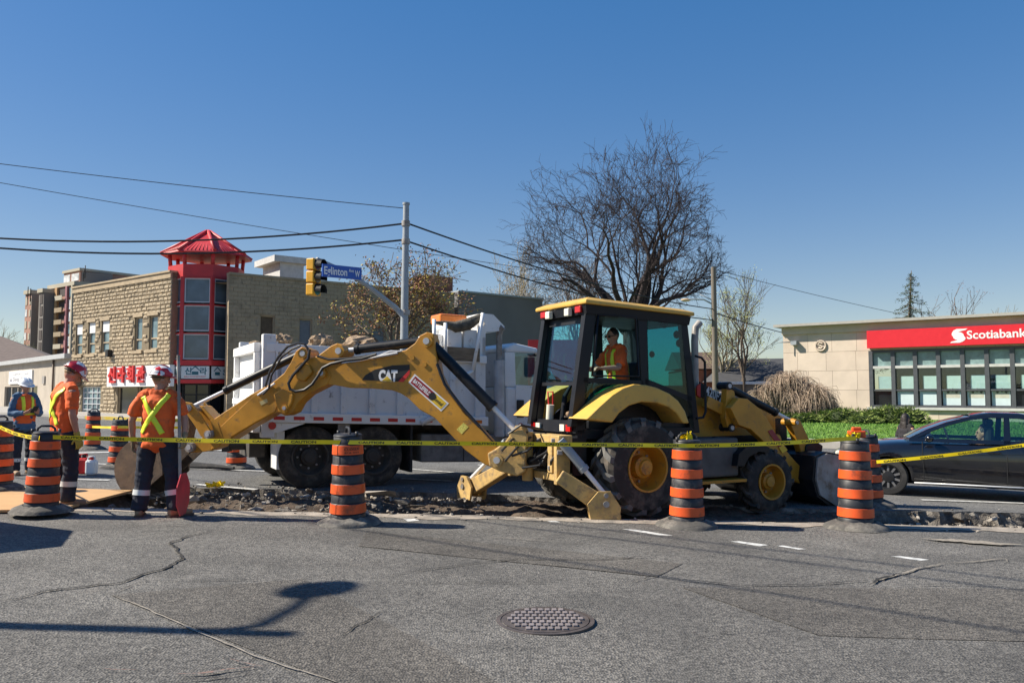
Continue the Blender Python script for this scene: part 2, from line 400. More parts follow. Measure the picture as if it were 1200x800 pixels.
def ground_sheet():
    mb = MB(); xs = [-2500, -1200, -600, -300, -150, -100] + [x for x in range(-70, 71, 5)] + [100, 150, 300, 600, 1200, 2500]
    ys = [-400, -60, 0, 60, 200, 600, 1500, 3500]
    vs = [Vector((x, y, gz(x) - 0.55)) for y in ys for x in xs]; k = len(xs)
    mb.add(vs, [(j * k + i, j * k + i + 1, (j + 1) * k + i + 1, (j + 1) * k + i) for j in range(len(ys) - 1) for i in range(k - 1)])
    tag(mb.build('ground', M['ground'], fix=False), 'brown ground reaching to the horizon', kind='structure')
ground_sheet()

def road_sheets():
    mb = MB()
    def strip(f0, f1, rows, mi):
        vs = []
        for j in range(rows + 1):
            for x in XS:
                y0, y1 = f0(x), f1(x); t = j / rows
                y = y0 + (y1 - y0) * t
                vs.append(Vector((x, y, gz(x) + 0.006 * noise.noise(Vector((x * 0.9, y * 0.9, 1))))))
        k = len(XS)
        mb.add(vs, [(j * k + i, j * k + i + 1, (j + 1) * k + i + 1, (j + 1) * k + i) for j in range(rows) for i in range(k - 1)], mi, True)
    strip(lambda x: -25.0, lambda x: near_edge(x), 40, 0)
    strip(lambda x: far_edge(x) if in_trench(x) else near_edge(x), lambda x: 75.0, 30, 1)
    o = mb.build('road', [M['asphalt'], M['asphalt_far']], fix=False)
    tag(o, 'worn grey asphalt road of the intersection', kind='structure'); return o
ROAD = road_sheets()

def trench():
    # floor and broken sides
    mb = MB(); xs = []; x = TX0 - 0.15
    while x <= TX1 + 0.15: xs.append(x); x += 0.055
    rows = 46
    def back(x): return max(0.0, min(1.0, (x + 1.0) / 1.2)) * max(0.0, min(1.0, (5.6 - x) / 0.8))   # filled back under the machine
    vs = []
    for j in range(rows + 1):
        for x in xs:
            y0, y1 = near_edge(x) - 0.06, far_edge(x) + 0.10; t = j / rows; y = y0 + (y1 - y0) * t
            dep = (0.30 if x < 4 else 0.22) - (0.26 if x < 4 else 0.18) * back(x)
            p = Vector((x, y, 0))
            rough = 0.06 * noise.fractal(p * 2.2, 1.0, 2.0, 4) + 0.035 * noise.noise(p * 9) + 0.02 * noise.noise(p * 23)
            heap = 0.0
            for (hx, hy, hr, hh) in ((-3.2, 12.1, 1.1, 0.24), (-2.0, 12.2, 0.8, 0.22), (-4.6, 12.0, 0.8, 0.2), (-0.9, 12.1, 0.6, 0.16), (6.2, 11.4, 0.8, 0.06), (8.3, 11.5, 0.9, 0.08)):
                d2 = ((x - hx) ** 2 + ((y - hy) * 1.5) ** 2) / hr ** 2
                if d2 < 4: heap += hh * math.exp(-d2)
            side = min(t, 1 - t); w = min(1.0, side / 0.07)
            endw = min(1.0, (x - TX0 + 0.15) / 0.25, (TX1 + 0.15 - x) / 0.25); endw = max(0.0, endw)
            z = gz(x) - 0.03 - dep * w * endw + (rough + heap) * w * endw
            if side < 0.001: z = gz(x) - 0.05
            vs.append(Vector((x, y, min(z, gz(x) + 0.10))))
    k = len(xs)
    mb.add(vs, [(j * k + i, j * k + i + 1, (j + 1) * k + i + 1, (j + 1) * k + i) for j in range(rows) for i in range(k - 1)], 0, True)
    t = tag(mb.build('trench', M['soil'], fix=False), 'strip of dug up brown soil and broken asphalt across road', kind='structure')
    # broken slab edge: ragged vertical face under both road edges
    mb = MB()
    for fn, sgn in ((far_edge, -1), (near_edge, 1)):
        X = [TX0 + i * 0.07 for i in range(int((TX1 - TX0) / 0.07) + 1)]
        rowsz = (0.0, -0.05, -0.10, -0.16, -0.24); vs = []
        for q, dz in enumerate(rowsz):
            for x in X:
                jj = 0.0 if q == 0 else 0.05 * noise.noise(Vector((x * 6, dz * 22, 4 + sgn))) + 0.03 * noise.noise(Vector((x * 17, dz * 60, sgn)))
                vs.append(Vector((x, fn(x) + sgn * (jj + 0.01 * q), gz(x) - 0.002 + dz)))
        k = len(X)
        mb.add(vs, [(j * k + i, j * k + i + 1, (j + 1) * k + i + 1, (j + 1) * k + i) for j in range(len(rowsz) - 1) for i in range(k - 1)], 0, False)
    mb.build('broken_slab_edge', M['rubble'], t)
    return t
TRENCH = trench()

def chunk_mesh(seed, flat=0.5, n=10):
    rnd = random.Random(seed); bm = bmesh.new()
    for _ in range(n):
        v = Vector((rnd.uniform(-1, 1), rnd.uniform(-1, 1), rnd.uniform(-1, 1)))
        v = v.normalized() * rnd.uniform(0.75, 1.0)
        bm.verts.new((v.x, v.y * 0.8, v.z * flat))
    r = bmesh.ops.convex_hull(bm, input=bm.verts)
    bmesh.ops.delete(bm, geom=[g for g in r['geom_interior'] if isinstance(g, bmesh.types.BMVert)], context='VERTS')
    me = bpy.data.meshes.new('chunk'); bm.to_mesh(me); bm.free(); return me
CH = [chunk_mesh(i, [0.45, 0.7, 0.9][i % 3], 12) for i in range(9)]
CHV = [([v.co.copy() for v in m.vertices], [tuple(p.vertices) for p in m.polygons]) for m in CH]

def rubble():
    # loose crumbs too small to pick apart
    rnd = random.Random(5); mb = MB()
    for i in range(2600):
        x = rnd.uniform(TX0 + 0.3, TX1 - 0.2)
        if -0.2 < x < 5 and rnd.random() < 0.6: continue
        if x > 5 and rnd.random() < 0.35: continue
        e0, e1 = near_edge(x), far_edge(x); y = rnd.uniform(e0 - 0.02, e1)
        s = 0.015 + 0.05 * rnd.random() ** 3; t = (y - e0) / (e1 - e0)
        on = t < 0.02
        z = gz(x) + (0.0 if on else -0.17 * min(1, min(t, 1 - t) / 0.07) + (0.16 if x < -0.4 else 0.0) * math.exp(-((y - 12.1) * 1.3) ** 2))
        if rnd.random() < 0.08: y = e0 - rnd.random() ** 2 * 0.5; z = gz(x); s *= 0.5
        elif rnd.random() < 0.08: y = e1 + rnd.random() ** 2 * 0.7; z = gz(x); s *= 0.6
        v, f = CHV[rnd.randrange(9)]
        q = Matrix.Translation((x, y, z + s * 0.2)) @ Matrix.Rotation(rnd.uniform(0, 6.28), 4, 'Z') @ Matrix.Rotation(rnd.uniform(-0.6, 0.6), 4, 'X') @ Matrix.Scale(s, 4)
        mb.add([q @ p for p in v], f, 0 if rnd.random() < 0.7 else 1)
    o = mb.build('rubble_crumbs', [M['rubble'], M['concrete']], fix=False)
    tag(o, 'small crumbs of asphalt and stone strewn in the dug strip', 'rubble', kind='stuff')
    # pieces one can pick out: (px, py of the foot, half size m, material, flat, label)
    big = [(222, 586, .17, 'concrete', 'pale squarish concrete lump standing on end beside the sign paddle'),
           (236, 584, .13, 'rubble', 'grey broken stone leaning on the pale squarish concrete lump'),
           (358, 580, .13, 'concrete', 'thin pale slab piece on the heap behind the striped barrel'),
           (380, 582, .17, 'rubble', 'rounded grey boulder with dark side close beside the striped barrel'),
           (445, 582, .36, 'concrete', 'broad flat pavement slab with pale top lying beside barrel'),
           (472, 588, .22, 'rubble', 'jagged grey rock touching the end of the flat pavement slab'),
           (487, 592, .17, 'rubble', 'small jagged grey rock between flat slab and stabiliser foot'),
           (330, 598, .2, 'rubble', 'low broken asphalt plate lying at the near trench edge'),
           (300, 594, .13, 'concrete', 'pale asphalt plate sunk in soil in the middle of the heap'),
           (262, 596, .12, 'rubble', 'dark asphalt chunk behind the worker with the sign paddle'),
           (120, 597, .12, 'rubble', 'dark asphalt chunk beside the tan plywood sheet'),
           (350, 592, .11, 'rubble', 'small dark asphalt chunk under the thin pale slab piece'),
           (500, 600, .1, 'rubble', 'small brown clod near the far stabiliser foot'),
           (1090, 602, .11, 'rubble', 'grey broken stone in the trench beside the two barrels by car'),
           (1125, 601, .13, 'rubble', 'dark asphalt chunk in the trench in front of the black car'),
           (1162, 602, .11, 'concrete', 'pale stone in the trench below the car rear door')]
    for i, (px, py, s, m, lab) in enumerate(big):
        g = ground(px, py, 0.0); g.y = max(g.y, near_edge(g.x) + s * 0.6)
        z = gz(g.x) - (0.10 if px > 1000 else 0.05)
        me = CH[i % 9].copy(); me.materials.append(M[m])
        o = link('rubble_chunk', me, None, (g.x, g.y, z + s * 0.25))
        fl = 0.28 if ('slab' in lab or 'plate' in lab) else (1.15 if 'on end' in lab else 0.8)
        o.scale = (s, s * 0.9, s * fl); o.rotation_euler = (rnd.uniform(-.2, .2), rnd.uniform(-.2, .2), rnd.uniform(0, 6))
        tag(o, lab, 'rubble', 'broken pieces of pavement in the dug strip')
rubble()

def sheet(name, pts, m, parent, dz=0.004, sub=0.0):
    """flat sheet on the road from ground points"""
    mb = MB(); mb.add([Vector((p.x, p.y, gz(p.x) + 0.006 * noise.noise(Vector((p.x * 0.9, p.y * 0.9, 1))) + dz)) for p in pts], [list(range(len(pts)))])
    return mb.build(name, m, parent, fix=False)
def ribbon(name, pxs, w, m, parent, dz=0.006, jit=0.0, seed=0, taper=False):
    """thin ragged strip along a line of photograph pixels on the road"""
    rnd = random.Random(seed); P = [ground(*p) for p in pxs]; Q = []
    for a, b in zip(P, P[1:]):
        n = max(2, int((b - a).length / 0.06))
        for i in range(n): Q.append(a.lerp(b, i / n))
    Q.append(P[-1]); L_ = []; R_ = []
    for i, p in enumerate(Q):
        t = (Q[min(i + 1, len(Q) - 1)] - Q[max(i - 1, 0)]); t.z = 0; t.normalize(); s = Vector((-t.y, t.x, 0))
        c = p + s * jit * (noise.noise(Vector((p.x * 5, p.y * 5, seed))) + 0.6 * noise.noise(Vector((p.x * 16, p.y * 16, seed + 3))))
        ww = w * (0.45 + 0.9 * abs(noise.noise(Vector((p.x * 7, p.y * 7, seed + 9)))))
        if taper: ww *= min(1, i / 6, (len(Q) - 1 - i) / 6) + 0.1
        for arr, sg in ((L_, 1), (R_, -1)):
            q = c + s * sg * ww / 2; q.z = gz(q.x) + 0.006 * noise.noise(Vector((q.x * 0.9, q.y * 0.9, 1))) + dz; arr.append(q)
    k = len(Q); mb = MB(); mb.add(L_ + R_, [(i, i + 1, k + i + 1, k + i) for i in range(k - 1)])
    return mb.build(name, m, parent, fix=False)

# pale dusty lip along the near trench edge
def lip():
    mb = MB(); X = [TX0 + 0.05 + i * 0.09 for i in range(int((TX1 - TX0 + 3) / 0.09))]
    vs = []
    for x in X:
        w = 0.30 + 0.14 * nz(x, 1.3, 7) + 0.06 * nz(x, 6, 1) + (0.12 if x > 5.2 else 0)
        for y in (near_edge(x) + 0.004, near_edge(x) - max(0.05, w)):
            vs.append(Vector((x, y, gz(x) + 0.006 * noise.noise(Vector((x * 0.9, y * 0.9, 1))) + 0.005)))
    mb.add(vs, [(2 * i, 2 * i + 1, 2 * i + 3, 2 * i + 2) for i in range(len(X) - 1)])
    mb.build('dusty_road_edge', M['lip'], ROAD, fix=False)
lip()
def patch(pxs, n=14):
    # repaired rectangle of newer asphalt, laid as a fitted sheet
    P = [ground(*p) for p in pxs]; mb = MB(); v = []
    for j in range(n + 1):
        for i in range(n + 1):
            q = P[0].lerp(P[1], i / n).lerp(P[3].lerp(P[2], i / n), j / n); v.append(Vector((q.x, q.y, gz(q.x) + 0.006 * noise.noise(Vector((q.x * 0.9, q.y * 0.9, 1))) + 0.005)))
    mb.add(v, [(j * (n + 1) + i, j * (n + 1) + i + 1, (j + 1) * (n + 1) + i + 1, (j + 1) * (n + 1) + i) for j in range(n) for i in range(n)], 0, True); mb.build('asphalt_patch', M['asphalt_patch'], ROAD, fix=False)
patch([(131, 697), (355, 678), (640, 830), (470, 830)]); patch([(800, 689), (1240, 690), (1500, 760), (960, 745)]); patch([(430, 622), (800, 660), (770, 676), (420, 640)])
# painted dashes (near) and lines of the far lanes
for q in ([(729, 620), (745, 620.5), (789, 627.5), (772, 627)], [(627, 606), (640, 606.5), (657, 611.5), (645, 611)],
          [(856, 634.5), (866, 634), (901, 638.5), (890, 640)], [(910, 639.5), (917, 639), (945, 643.5), (936, 644)],
          [(1044, 652), (1054, 651.5), (1089, 655.5), (1078, 657)], [(470, 606), (480, 606), (492, 610), (478, 611)]):
    sheet('lane_marking', [ground(*p) for p in q], M['marking'], ROAD)
for a, b, w in (((215, 549), (330, 553), .12), ((84, 531), (300, 527), .3), ((300, 574), (230, 568), .12), ((78, 562), (128, 563), .12), ((470, 561), (530, 564), .12), ((560, 545), (640, 548), .12),
                ((1080, 586), (1200, 590), .12), ((560, 556), (470, 549), .1), ((100, 543), (205, 548), .12)):
    A, B = ground(*a), ground(*b); t = (B - A).normalized(); s = Vector((-t.y, t.x, 0)) * w / 2
    n = max(1, int((B - A).length / 1.0)); mb = MB(); vs = []
    for i in range(n + 1):
        for sg in (1, -1):
            p = A.lerp(B, i / n) + s * sg; p.z = gz(p.x) + 0.012; vs.append(p)
    mb.add(vs, [(2 * i, 2 * i + 1, 2 * i + 3, 2 * i + 2) for i in range(n)]); mb.build('lane_marking', M['marking'], ROAD, fix=False)
# cracks and seams
CR = [([(0, 706), (60, 692), (138, 684), (190, 668), (212, 655), (208, 643), (198, 637), (215, 630), (250, 622)], .03, 'crack', .05),
      ([(133, 695), (150, 688), (170, 682)], .02, 'crack', .03), ([(148, 682), (300, 680), (345, 676)], .012, 'crack', .02),
      ([(130, 697), (180, 718), (240, 745), (300, 770), (345, 785), (400, 802)], .018, 'crack_pale', .015),
      ([(205, 800), (240, 797), (270, 793), (300, 788)], .03, 'crack', .03),
      ([(400, 746), (440, 722), (452, 715)], .02, 'crack', .03),
      ([(452, 676), (500, 668), (560, 660), (610, 656), (700, 657), (760, 653), (800, 658)], .016, 'crack', .03),
      ([(430, 683), (520, 684), (600, 684), (650, 684)], .012, 'crack', .01),
      ([(730, 684), (770, 676), (800, 680), (870, 687), (960, 686), (1000, 682), (1025, 680)], .022, 'crack', .03),
      ([(1022, 684), (1050, 675), (1075, 668), (1110, 661)], .028, 'crack_pale', .03), ([(1020, 687), (1030, 680), (1056, 673)], .06, 'crack', .03),
      ([(1110, 661), (1150, 658), (1178, 655), (1183, 660)], .022, 'crack_pale', .02),
      ([(840, 664), (860, 668), (890, 670)], .018, 'crack', .03), ([(1040, 688), (1120, 686), (1200, 688)], .014, 'crack', .02),
      ([(560, 630), (600, 632), (640, 635), (650, 637)], .014, 'crack_pale', .02), ([(130, 617), (190, 617), (240, 614)], .018, 'crack', .03),
      ([(842, 744), (850, 743), (862, 744)], .04, 'crack', .01), ([(610, 684), (645, 684)], .02, 'crack', .005),
      ([(1080, 632), (1110, 634), (1200, 640)], .25, 'crack_pale', .06)]
for i, (p, w, m, j) in enumerate(CR): ribbon('road_crack', p, w * 1.2, M[m], ROAD, 0.011 + 0.0005 * i, j, i, True)
# orange survey spray marks near the bottom left
M['spray'] = mat('spray_paint', (0.30, 0.16, 0.12), 0.9, var=0.4, scale=30, c2=(0.13, 0.125, 0.12), c2amt=0.9, c2scale=30)
for i, p in enumerate(([(205, 793), (250, 789), (300, 783)], [(268, 775), (310, 783)], [(120, 787), (160, 788)])):
    ribbon('spray_mark', p, .05, M['spray'], ROAD, 0.018 + 0.0005 * i, .02, 40 + i, True)

# manhole cover with raised studs
def manhole():
    g = ground(639, 727); r = 0.335; z = g.z
    t = thing('manhole_cover', 'round cast iron manhole cover with raised studs set in asphalt', 'manhole cover', (g.x, g.y, z))
    mt = mat('cast_iron', (0.085, 0.07, 0.062), 0.45, 0.6, var=0.3, scale=10, c2=(0.06, 0.05, 0.05), c2amt=0.3)
    mb = MB(); mb.lathe([(r - 0.03, -0.02), (r - 0.03, 0.008), (r - 0.026, 0.010)], Matrix.Translation(t.location), 48)
    mb.build('plate', mt, t)
    mb = MB(); mb.lathe([(r + 0.012, -0.02), (r + 0.012, 0.008), (r - 0.018, 0.010), (r - 0.012, -0.02)], Matrix.Translation(t.location), 48); mb.build('rim', mt, t)
    mb = MB(); st = 0.05; n = 8
    for i in range(-n, n + 1):
        for j in range(-n, n + 1):
            x, y = i * st + (st / 2 if j % 2 else 0), j * 0.078
            if math.hypot(x, y) > r - 0.05: continue
            mb.box((g.x + x, g.y + y, z + 0.014), (0.034, 0.052, 0.016))
    tag(mb.build('studs', mat('worn_iron', (0.22, 0.19, 0.185), 0.4, 0.5, var=0.2), t, bevel=0.003), kind='stuff')
manhole()

# ---------------------------------------------------------------- pavements, lawn
TAN = Fr((-25.7, 47.5), (8.4, -6.5))          # facade facing left of the corner building
DRK = Fr((-13.9, 41.0), (16.2, 12.7))         # its shaded facade facing right
BNK = Fr((14.3, 42.7), (8.4, -6.7))           # the bank front
def slab(name, pts, h, m, label, drop=0.5):
    mb = MB(); k = len(pts)
    top = [Vector((p[0], p[1], gz(p[0]) + h)) for p in pts]; bot = [v - Vector((0, 0, h + drop)) for v in top]
    mb.add(top + bot, [list(range(k))] + [(i, i + k, (i + 1) % k + k, (i + 1) % k) for i in range(k)])
    o = mb.build(name, m, fix=True); return tag(o, label, kind='structure')
a = TAN.o + TAN.n * 3.6 - TAN.e * 30; b = Vector((-16.6, 36.4)); c = DRK.o + DRK.n * 3.6 + DRK.e * 40
slab('pavement', [a, TAN.o + TAN.n * 3.6 + TAN.e * 9.4, b + Vector((0.6, 0)), b + Vector((3.2, 0.4)), DRK.o + DRK.n * 3.6 + DRK.e * 1.2, c, DRK.o + DRK.e * 40 - DRK.n * 9, TAN.o - TAN.e * 30 - TAN.n * 9], 0.14, M['sidewalk'], 'pale concrete pavement round the corner shop')
mb = MB(); P = [TAN.o + TAN.n * 3.62 + TAN.e * 9.6, b + Vector((0.6, -.02)), b + Vector((3.2, 0.38)), DRK.o + DRK.n * 3.62 + DRK.e * 1.0]
for p, q in zip(P, P[1:]):
    d = (q - p).normalized(); n_ = Vector((-d.y, d.x))
    if n_.dot(-p) < 0: n_ = -n_
    L8 = [p + n_ * 0.02, q + n_ * 0.02, q - n_ * 0.2, p - n_ * 0.2]
    mb.hull8([Vector((v.x, v.y, gz(v.x) - 0.1)) for v in L8] + [Vector((v.x, v.y, gz(v.x) + 0.146)) for v in L8])
tag(mb.build('kerb', mat('kerb_yellow', (0.62, 0.45, 0.04), 0.7, var=0.2, scale=3, c2=(0.35, 0.33, 0.3), c2amt=0.45)), 'worn yellow kerb at the corner shop', kind='structure')
# bank side: pavement then a lawn that climbs to the wall
A0 = BNK.o - BNK.e * 22 + BNK.n * 15.0; A1 = BNK.o + BNK.e * 30 + BNK.n * 15.0
slab('pavement', [A0, A1, A1 - BNK.n * 1.5, A0 - BNK.n * 1.5], 0.12, M['sidewalk'], 'concrete pavement in front of the lawn', 0.4)
def lawn():
    mb = MB(); nu, nn = 60, 14; vs = []
    def lz(u, n):
        p = BNK.o + BNK.e * u + BNK.n * n
        return gz(p.x) + 0.13 + (13.5 - n) / 13.5 * 0.55 + 0.03 * noise.noise(Vector((u * 0.5, n * 0.5, 2)))
    for j in range(nn + 1):
        for i in range(nu + 1):
            u = -22 + 52 * i / nu; n = 13.5 - 15.4 * j / nn; vs.append(BNK.pt(u, lz(u, n), n))
    mb.add(vs, [(j * (nu + 1) + i, j * (nu + 1) + i + 1, (j + 1) * (nu + 1) + i + 1, (j + 1) * (nu + 1) + i) for j in range(nn) for i in range(nu)], 0, True)
    tag(mb.build('lawn', mat('lawn', (0.085, 0.18, 0.022), 0.9, var=0.3, scale=1.2, c2=(0.16, 0.17, 0.05), c2amt=0.35, c2scale=0.8, bump=0.6, bscale=30), fix=False), 'bright green lawn in front of the bank', kind='structure')
    rnd = random.Random(3); mb = MB()
    for _ in range(26000):
        u = rnd.uniform(-8, 12); n = rnd.uniform(0.5, 13.4); p = BNK.pt(u, lz(u, n), n); h = rnd.uniform(0.04, 0.085); a = rnd.uniform(0, 6.28)
        d = Vector((math.cos(a), math.sin(a), 0)) * 0.02; t = Vector((rnd.uniform(-.04, .04), rnd.uniform(-.04, .04), h))
        mb.add([p - d, p + d, p + t], [(0, 1, 2)], rnd.randrange(2))
    tag(mb.build('grass', [mat('grass', (0.10, 0.22, 0.022), 0.7, var=0.2), mat('grass_light', (0.15, 0.28, 0.035), 0.7, var=0.2)], fix=False), 'short mown grass blades covering the lawn before the bank', 'grass', kind='stuff')
    return lz
LAWNZ = lawn()
# tan sheet of plywood lying over the dug strip at the left
def plywood():
    P = [ground(-60, 604), ground(62, 603), ground(150, 577), ground(100, 572), ground(-60, 577)]
    P = [ground(-70, 603), ground(68, 601), ground(155, 578), ground(30, 574), ground(-70, 576)]
    mb = MB(); k = len(P); top = [Vector((p.x, p.y, gz(p.x) + 0.05)) for p in P]; bot = [v - Vector((0, 0, 0.03)) for v in top]
    mb.add(top + bot, [list(range(k)), list(range(2 * k - 1, k - 1, -1))] + [(i, i + k, (i + 1) % k + k, (i + 1) % k) for i in range(k)])
    o = mb.build('plywood_sheet', mat('plywood', (0.55, 0.33, 0.15), 0.7, var=0.15, scale=3, c2=(0.3, 0.2, 0.11), c2amt=0.3, stretch=(0.3, 3, 1)), origin=P[0])
    tag(o, 'tan plywood sheet lying flat under the striped barrels', 'plywood')
plywood()
# ================================================================ buildings
def cells(u0, u1, z0, z1, holes):
    us = sorted({u0, u1} | {min(max(h[k], u0), u1) for h in holes for k in (0, 1)}); zs = sorted({z0, z1} | {min(max(h[k], z0), z1) for h in holes for k in (2, 3)})
    out = []
    for za, zb in zip(zs, zs[1:]):
        run = None
        for ua, ub in zip(us, us[1:]):
            cu, cz = (ua + ub) / 2, (za + zb) / 2
            inside = any(h[0] < cu < h[1] and h[2] < cz < h[3] for h in holes)
            if inside:
                if run: out.append((run[0], run[1], za, zb)); run = None
            else: run = (run[0] if run else ua, ub)
        if run: out.append((run[0], run[1], za, zb))
    return out
def pane_mat(name, c, rough=0.06):
    return mat(name, c, rough, var=0.5, scale=0.9, spec=0.8)
M['pane'] = pane_mat('window_pane', (0.085, 0.115, 0.145)); M['pane_dark'] = pane_mat('window_pane_dark', (0.012, 0.016, 0.02))
M['pane_pale'] = pane_mat('window_pane_pale', (0.16, 0.24, 0.27))
M['tanstone'] = mat('tan_stone', (0.40, 0.325, 0.225), 0.95, var=0.32, scale=3, bump=0.6, bscale=18, c2=(0.26, 0.2, 0.13), c2amt=0.35, c2scale=5)
M['tanstone_smooth'] = mat('tan_stone_smooth', (0.42, 0.33, 0.22), 0.9, var=0.15, scale=3, bump=0.2, bscale=25)
M['mortar'] = mat('mortar', (0.22, 0.175, 0.115), 0.95, var=0.15)
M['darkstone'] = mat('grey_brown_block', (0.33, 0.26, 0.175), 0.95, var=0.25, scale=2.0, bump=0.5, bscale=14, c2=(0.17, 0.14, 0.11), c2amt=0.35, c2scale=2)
M['tower_red'] = mat('tower_red', (0.52, 0.03, 0.035), 0.5, var=0.12, scale=2)
M['alu'] = mat('aluminium', (0.5, 0.52, 0.55), 0.4, 0.4, var=0.08)

def window_part(parent, fr, u0, u1, z0, z1, n=-0.12, fm=None, pm=None, bars=(), vbars=(), fw=0.07, sill=True, name='window'):
    w = MB(); fm = fm or M['tanstone_smooth']
    for r in ((u0, u1, z0, z0 + fw), (u0, u1, z1 - fw, z1), (u0, u0 + fw, z0 + fw, z1 - fw), (u1 - fw, u1, z0 + fw, z1 - fw)): w.rect(fr, *r, n - 0.03, n + 0.05)
    for b in bars: w.rect(fr, u0 + fw, u1 - fw, b - fw / 2, b + fw / 2, n - 0.02, n + 0.04)
    for b in vbars: w.rect(fr, b - fw / 2, b + fw / 2, z0 + fw, z1 - fw, n - 0.021, n + 0.039)
    o = w.build(name, fm, parent)
    p = MB(); p.rect(fr, u0 + fw, u1 - fw, z0 + fw, z1 - fw, n - 0.03, n - 0.015); p.build('pane', pm or M['pane'], o)
    if sill: s = MB(); s.rect(fr, u0 - 0.12, u1 + 0.12, z0 - 0.16, z0 - 0.003, -0.1, 0.10); s.build('sill', M['tanstone_smooth'], o)
    return o

def corner_shop():
    t = thing('corner_shop', 'two storey tan stone corner shop with red glazed turret and signs', 'building', (-15.9, 42.0, gz(-16)))
    fr = TAN; L = 10.62; g0 = gz(-20) - 0.2; top = 7.72
    wins = []
    for xa, xb, ya, yb in ((88, 97, 379, 416), (102.5, 112, 377, 415), (118, 128.5, 375, 414), (157, 167, 371, 411), (174, 185, 369, 409.5)):
        ua, za = fr.uv(xa, yb); ub, zb = fr.uv(xb, ya); wins.append((ua, ub, za, zb))
    shop = []
    for xa, xb, ya, yb in ((95, 118, 453, 486), (137, 160, 453, 487), (160.5, 196, 452, 489)):
        ua, za = fr.uv(xa, yb); ub, zb = fr.uv(xb, ya); shop.append((ua, ub, za, zb))
    holes = wins + shop
    w = MB()
    for c in cells(-0.2, L, g0, top, holes): w.rect(fr, c[0], c[1], c[2], c[3], -0.35, -0.004)
    wall = w.build('wall', M['mortar'], t)
    # rough stone blocks, joined (a few pixels each)
    rnd = random.Random(2); w = MB(); h = 0.205; z = g0
    zs0 = 3.15
    r = 0
    while z < top - 0.3:
        u = -0.2 - (0.2 if r % 2 else 0); z1 = z + h - 0.018
        while u < L:
            bw = rnd.uniform(0.34, 0.52); ua, ub = max(u, -0.2), min(u + bw - 0.018, L)
            if ub - ua > 0.05 and not any(hh[0] - 0.02 < ub and hh[1] + 0.02 > ua and hh[2] - 0.02 < z1 and hh[3] + 0.02 > z for hh in holes):
                d = rnd.uniform(0.0, 0.035); k = 0.03
                a = [fr.pt(ua, z, 0), fr.pt(ub, z, 0), fr.pt(ub, z1, 0), fr.pt(ua, z1, 0)]
                mu, mz = (ua + ub) / 2 + rnd.uniform(-.06, .06), (z + z1) / 2 + rnd.uniform(-.03, .03)
                bq = [fr.pt(ua + k, z + k, 0.03 + d), fr.pt(ub - k, z + k, 0.03 + rnd.uniform(0, .03)), fr.pt(ub - k, z1 - k, 0.03 + rnd.uniform(0, .03)), fr.pt(ua + k, z1 - k, 0.03 + d)]
                w.add(a + bq + [fr.pt(mu, mz, 0.06 + rnd.uniform(0, .03))], [(0, 1, 5, 4), (1, 2, 6, 5), (2, 3, 7, 6), (3, 0, 4, 7), (4, 5, 8), (5, 6, 8), (6, 7, 8), (7, 4, 8)])
            u += bw
        z += h; r += 1
    tag(w.build('stone_blocks', M['tanstone'], wall), kind='stuff')
    w = MB(); w.rect(fr, -0.25, L, top - 0.28, top + 0.0, -0.4, 0.10); w.rect(fr, -0.3, L, top + 0.003, top + 0.1, -0.45, 0.16); w.build('parapet', M['tanstone_smooth'], wall)
    for i, (a, b, c, d) in enumerate(wins):
        o = window_part(t, fr, a, b, c, d, bars=(c + (d - c) * 0.33,), pm=M['pane_pale'])
        if i < 3:
            q = MB(); q.rect(fr, a + 0.05, b - 0.05, d - 0.62, d - 0.03, -0.13, -0.06); q.build('white_blind', M['white'], o)
        q = MB(); q.rect(fr, a - 0.1, b + 0.1, d + 0.003, d + 0.2, -0.05, 0.07); q.build('lintel', M['tanstone_smooth'], o)
    for i, (a, b, c, d) in enumerate(shop):
        window_part(t, fr, a, b, c, d, bars=[c + (d - c) * k / 5 for k in range(1, 5)] if i == 0 else (), vbars=[a + (b - a) * k / 4 for k in range(1, 4)] if i == 0 else (), fm=M['alu'] if i == 0 else M['tanstone_smooth'], pm=M['pane_pale'] if i == 0 else M['pane_dark'], fw=0.05, sill=False)
    # alarm / flood light on wall
    u, z = fr.uv(131, 414); q = MB(); q.rect(fr, u - 0.14, u + 0.14, z - 0.2, z + 0.2, 0.0, 0.3); q.build('wall_lamp', M['black'], t)
    u, z = fr.uv(92, 447); q = MB(); q.rect(fr, u - 0.3, u + 0.5, z - 0.25, z + 0.25, 0.0, 0.35); q.build('wall_box', M['rusty'], t)
    # big white sign with red letters
    (ua, za), (ub, zb) = fr.uv(125, 453, 0.35), fr.uv(199, 426.5, 0.35)
    s = MB(); s.rect(fr, ua, ub, za, zb - 0.03, 0.1, 0.35); so_ = s.build('sign_board', M['white'], t)
    red = mat('sign_red', (0.62, 0.03, 0.03), 0.4, var=0.05)
    for i, ch in enumerate('신라회관'):
        x0 = ua + 0.28 + i * 1.0; s = MB(); dd = text_data(ch, 0.035); hh = 0.78; z0 = za + 0.2
        y0 = min(p.y for p in dd[0]); 
        fr_v = [fr.pt(x0 + p.x * hh, z0 + (p.y - y0) * hh, 0.46) for p in dd[0]]
        k = len(fr_v); s.add(fr_v, dd[1])
        # depth of the letters: sides along every outline edge
        cnt = {}
        for f in dd[1]:
            for a_, b_ in zip(f, f[1:] + f[:1]): cnt[(min(a_, b_), max(a_, b_))] = cnt.get((min(a_, b_), max(a_, b_)), 0) + 1
        back = [p - Vector((fr.n.x, fr.n.y, 0)) * 0.10 for p in fr_v]
        s.add(fr_v + back, [(a_, b_, b_ + k, a_ + k) for (a_, b_), c_ in cnt.items() if c_ == 1])
        s.build('sign_letter', red, so_, fix=False)
    # shaded facade facing right
    fr = DRK; L2 = 13.2
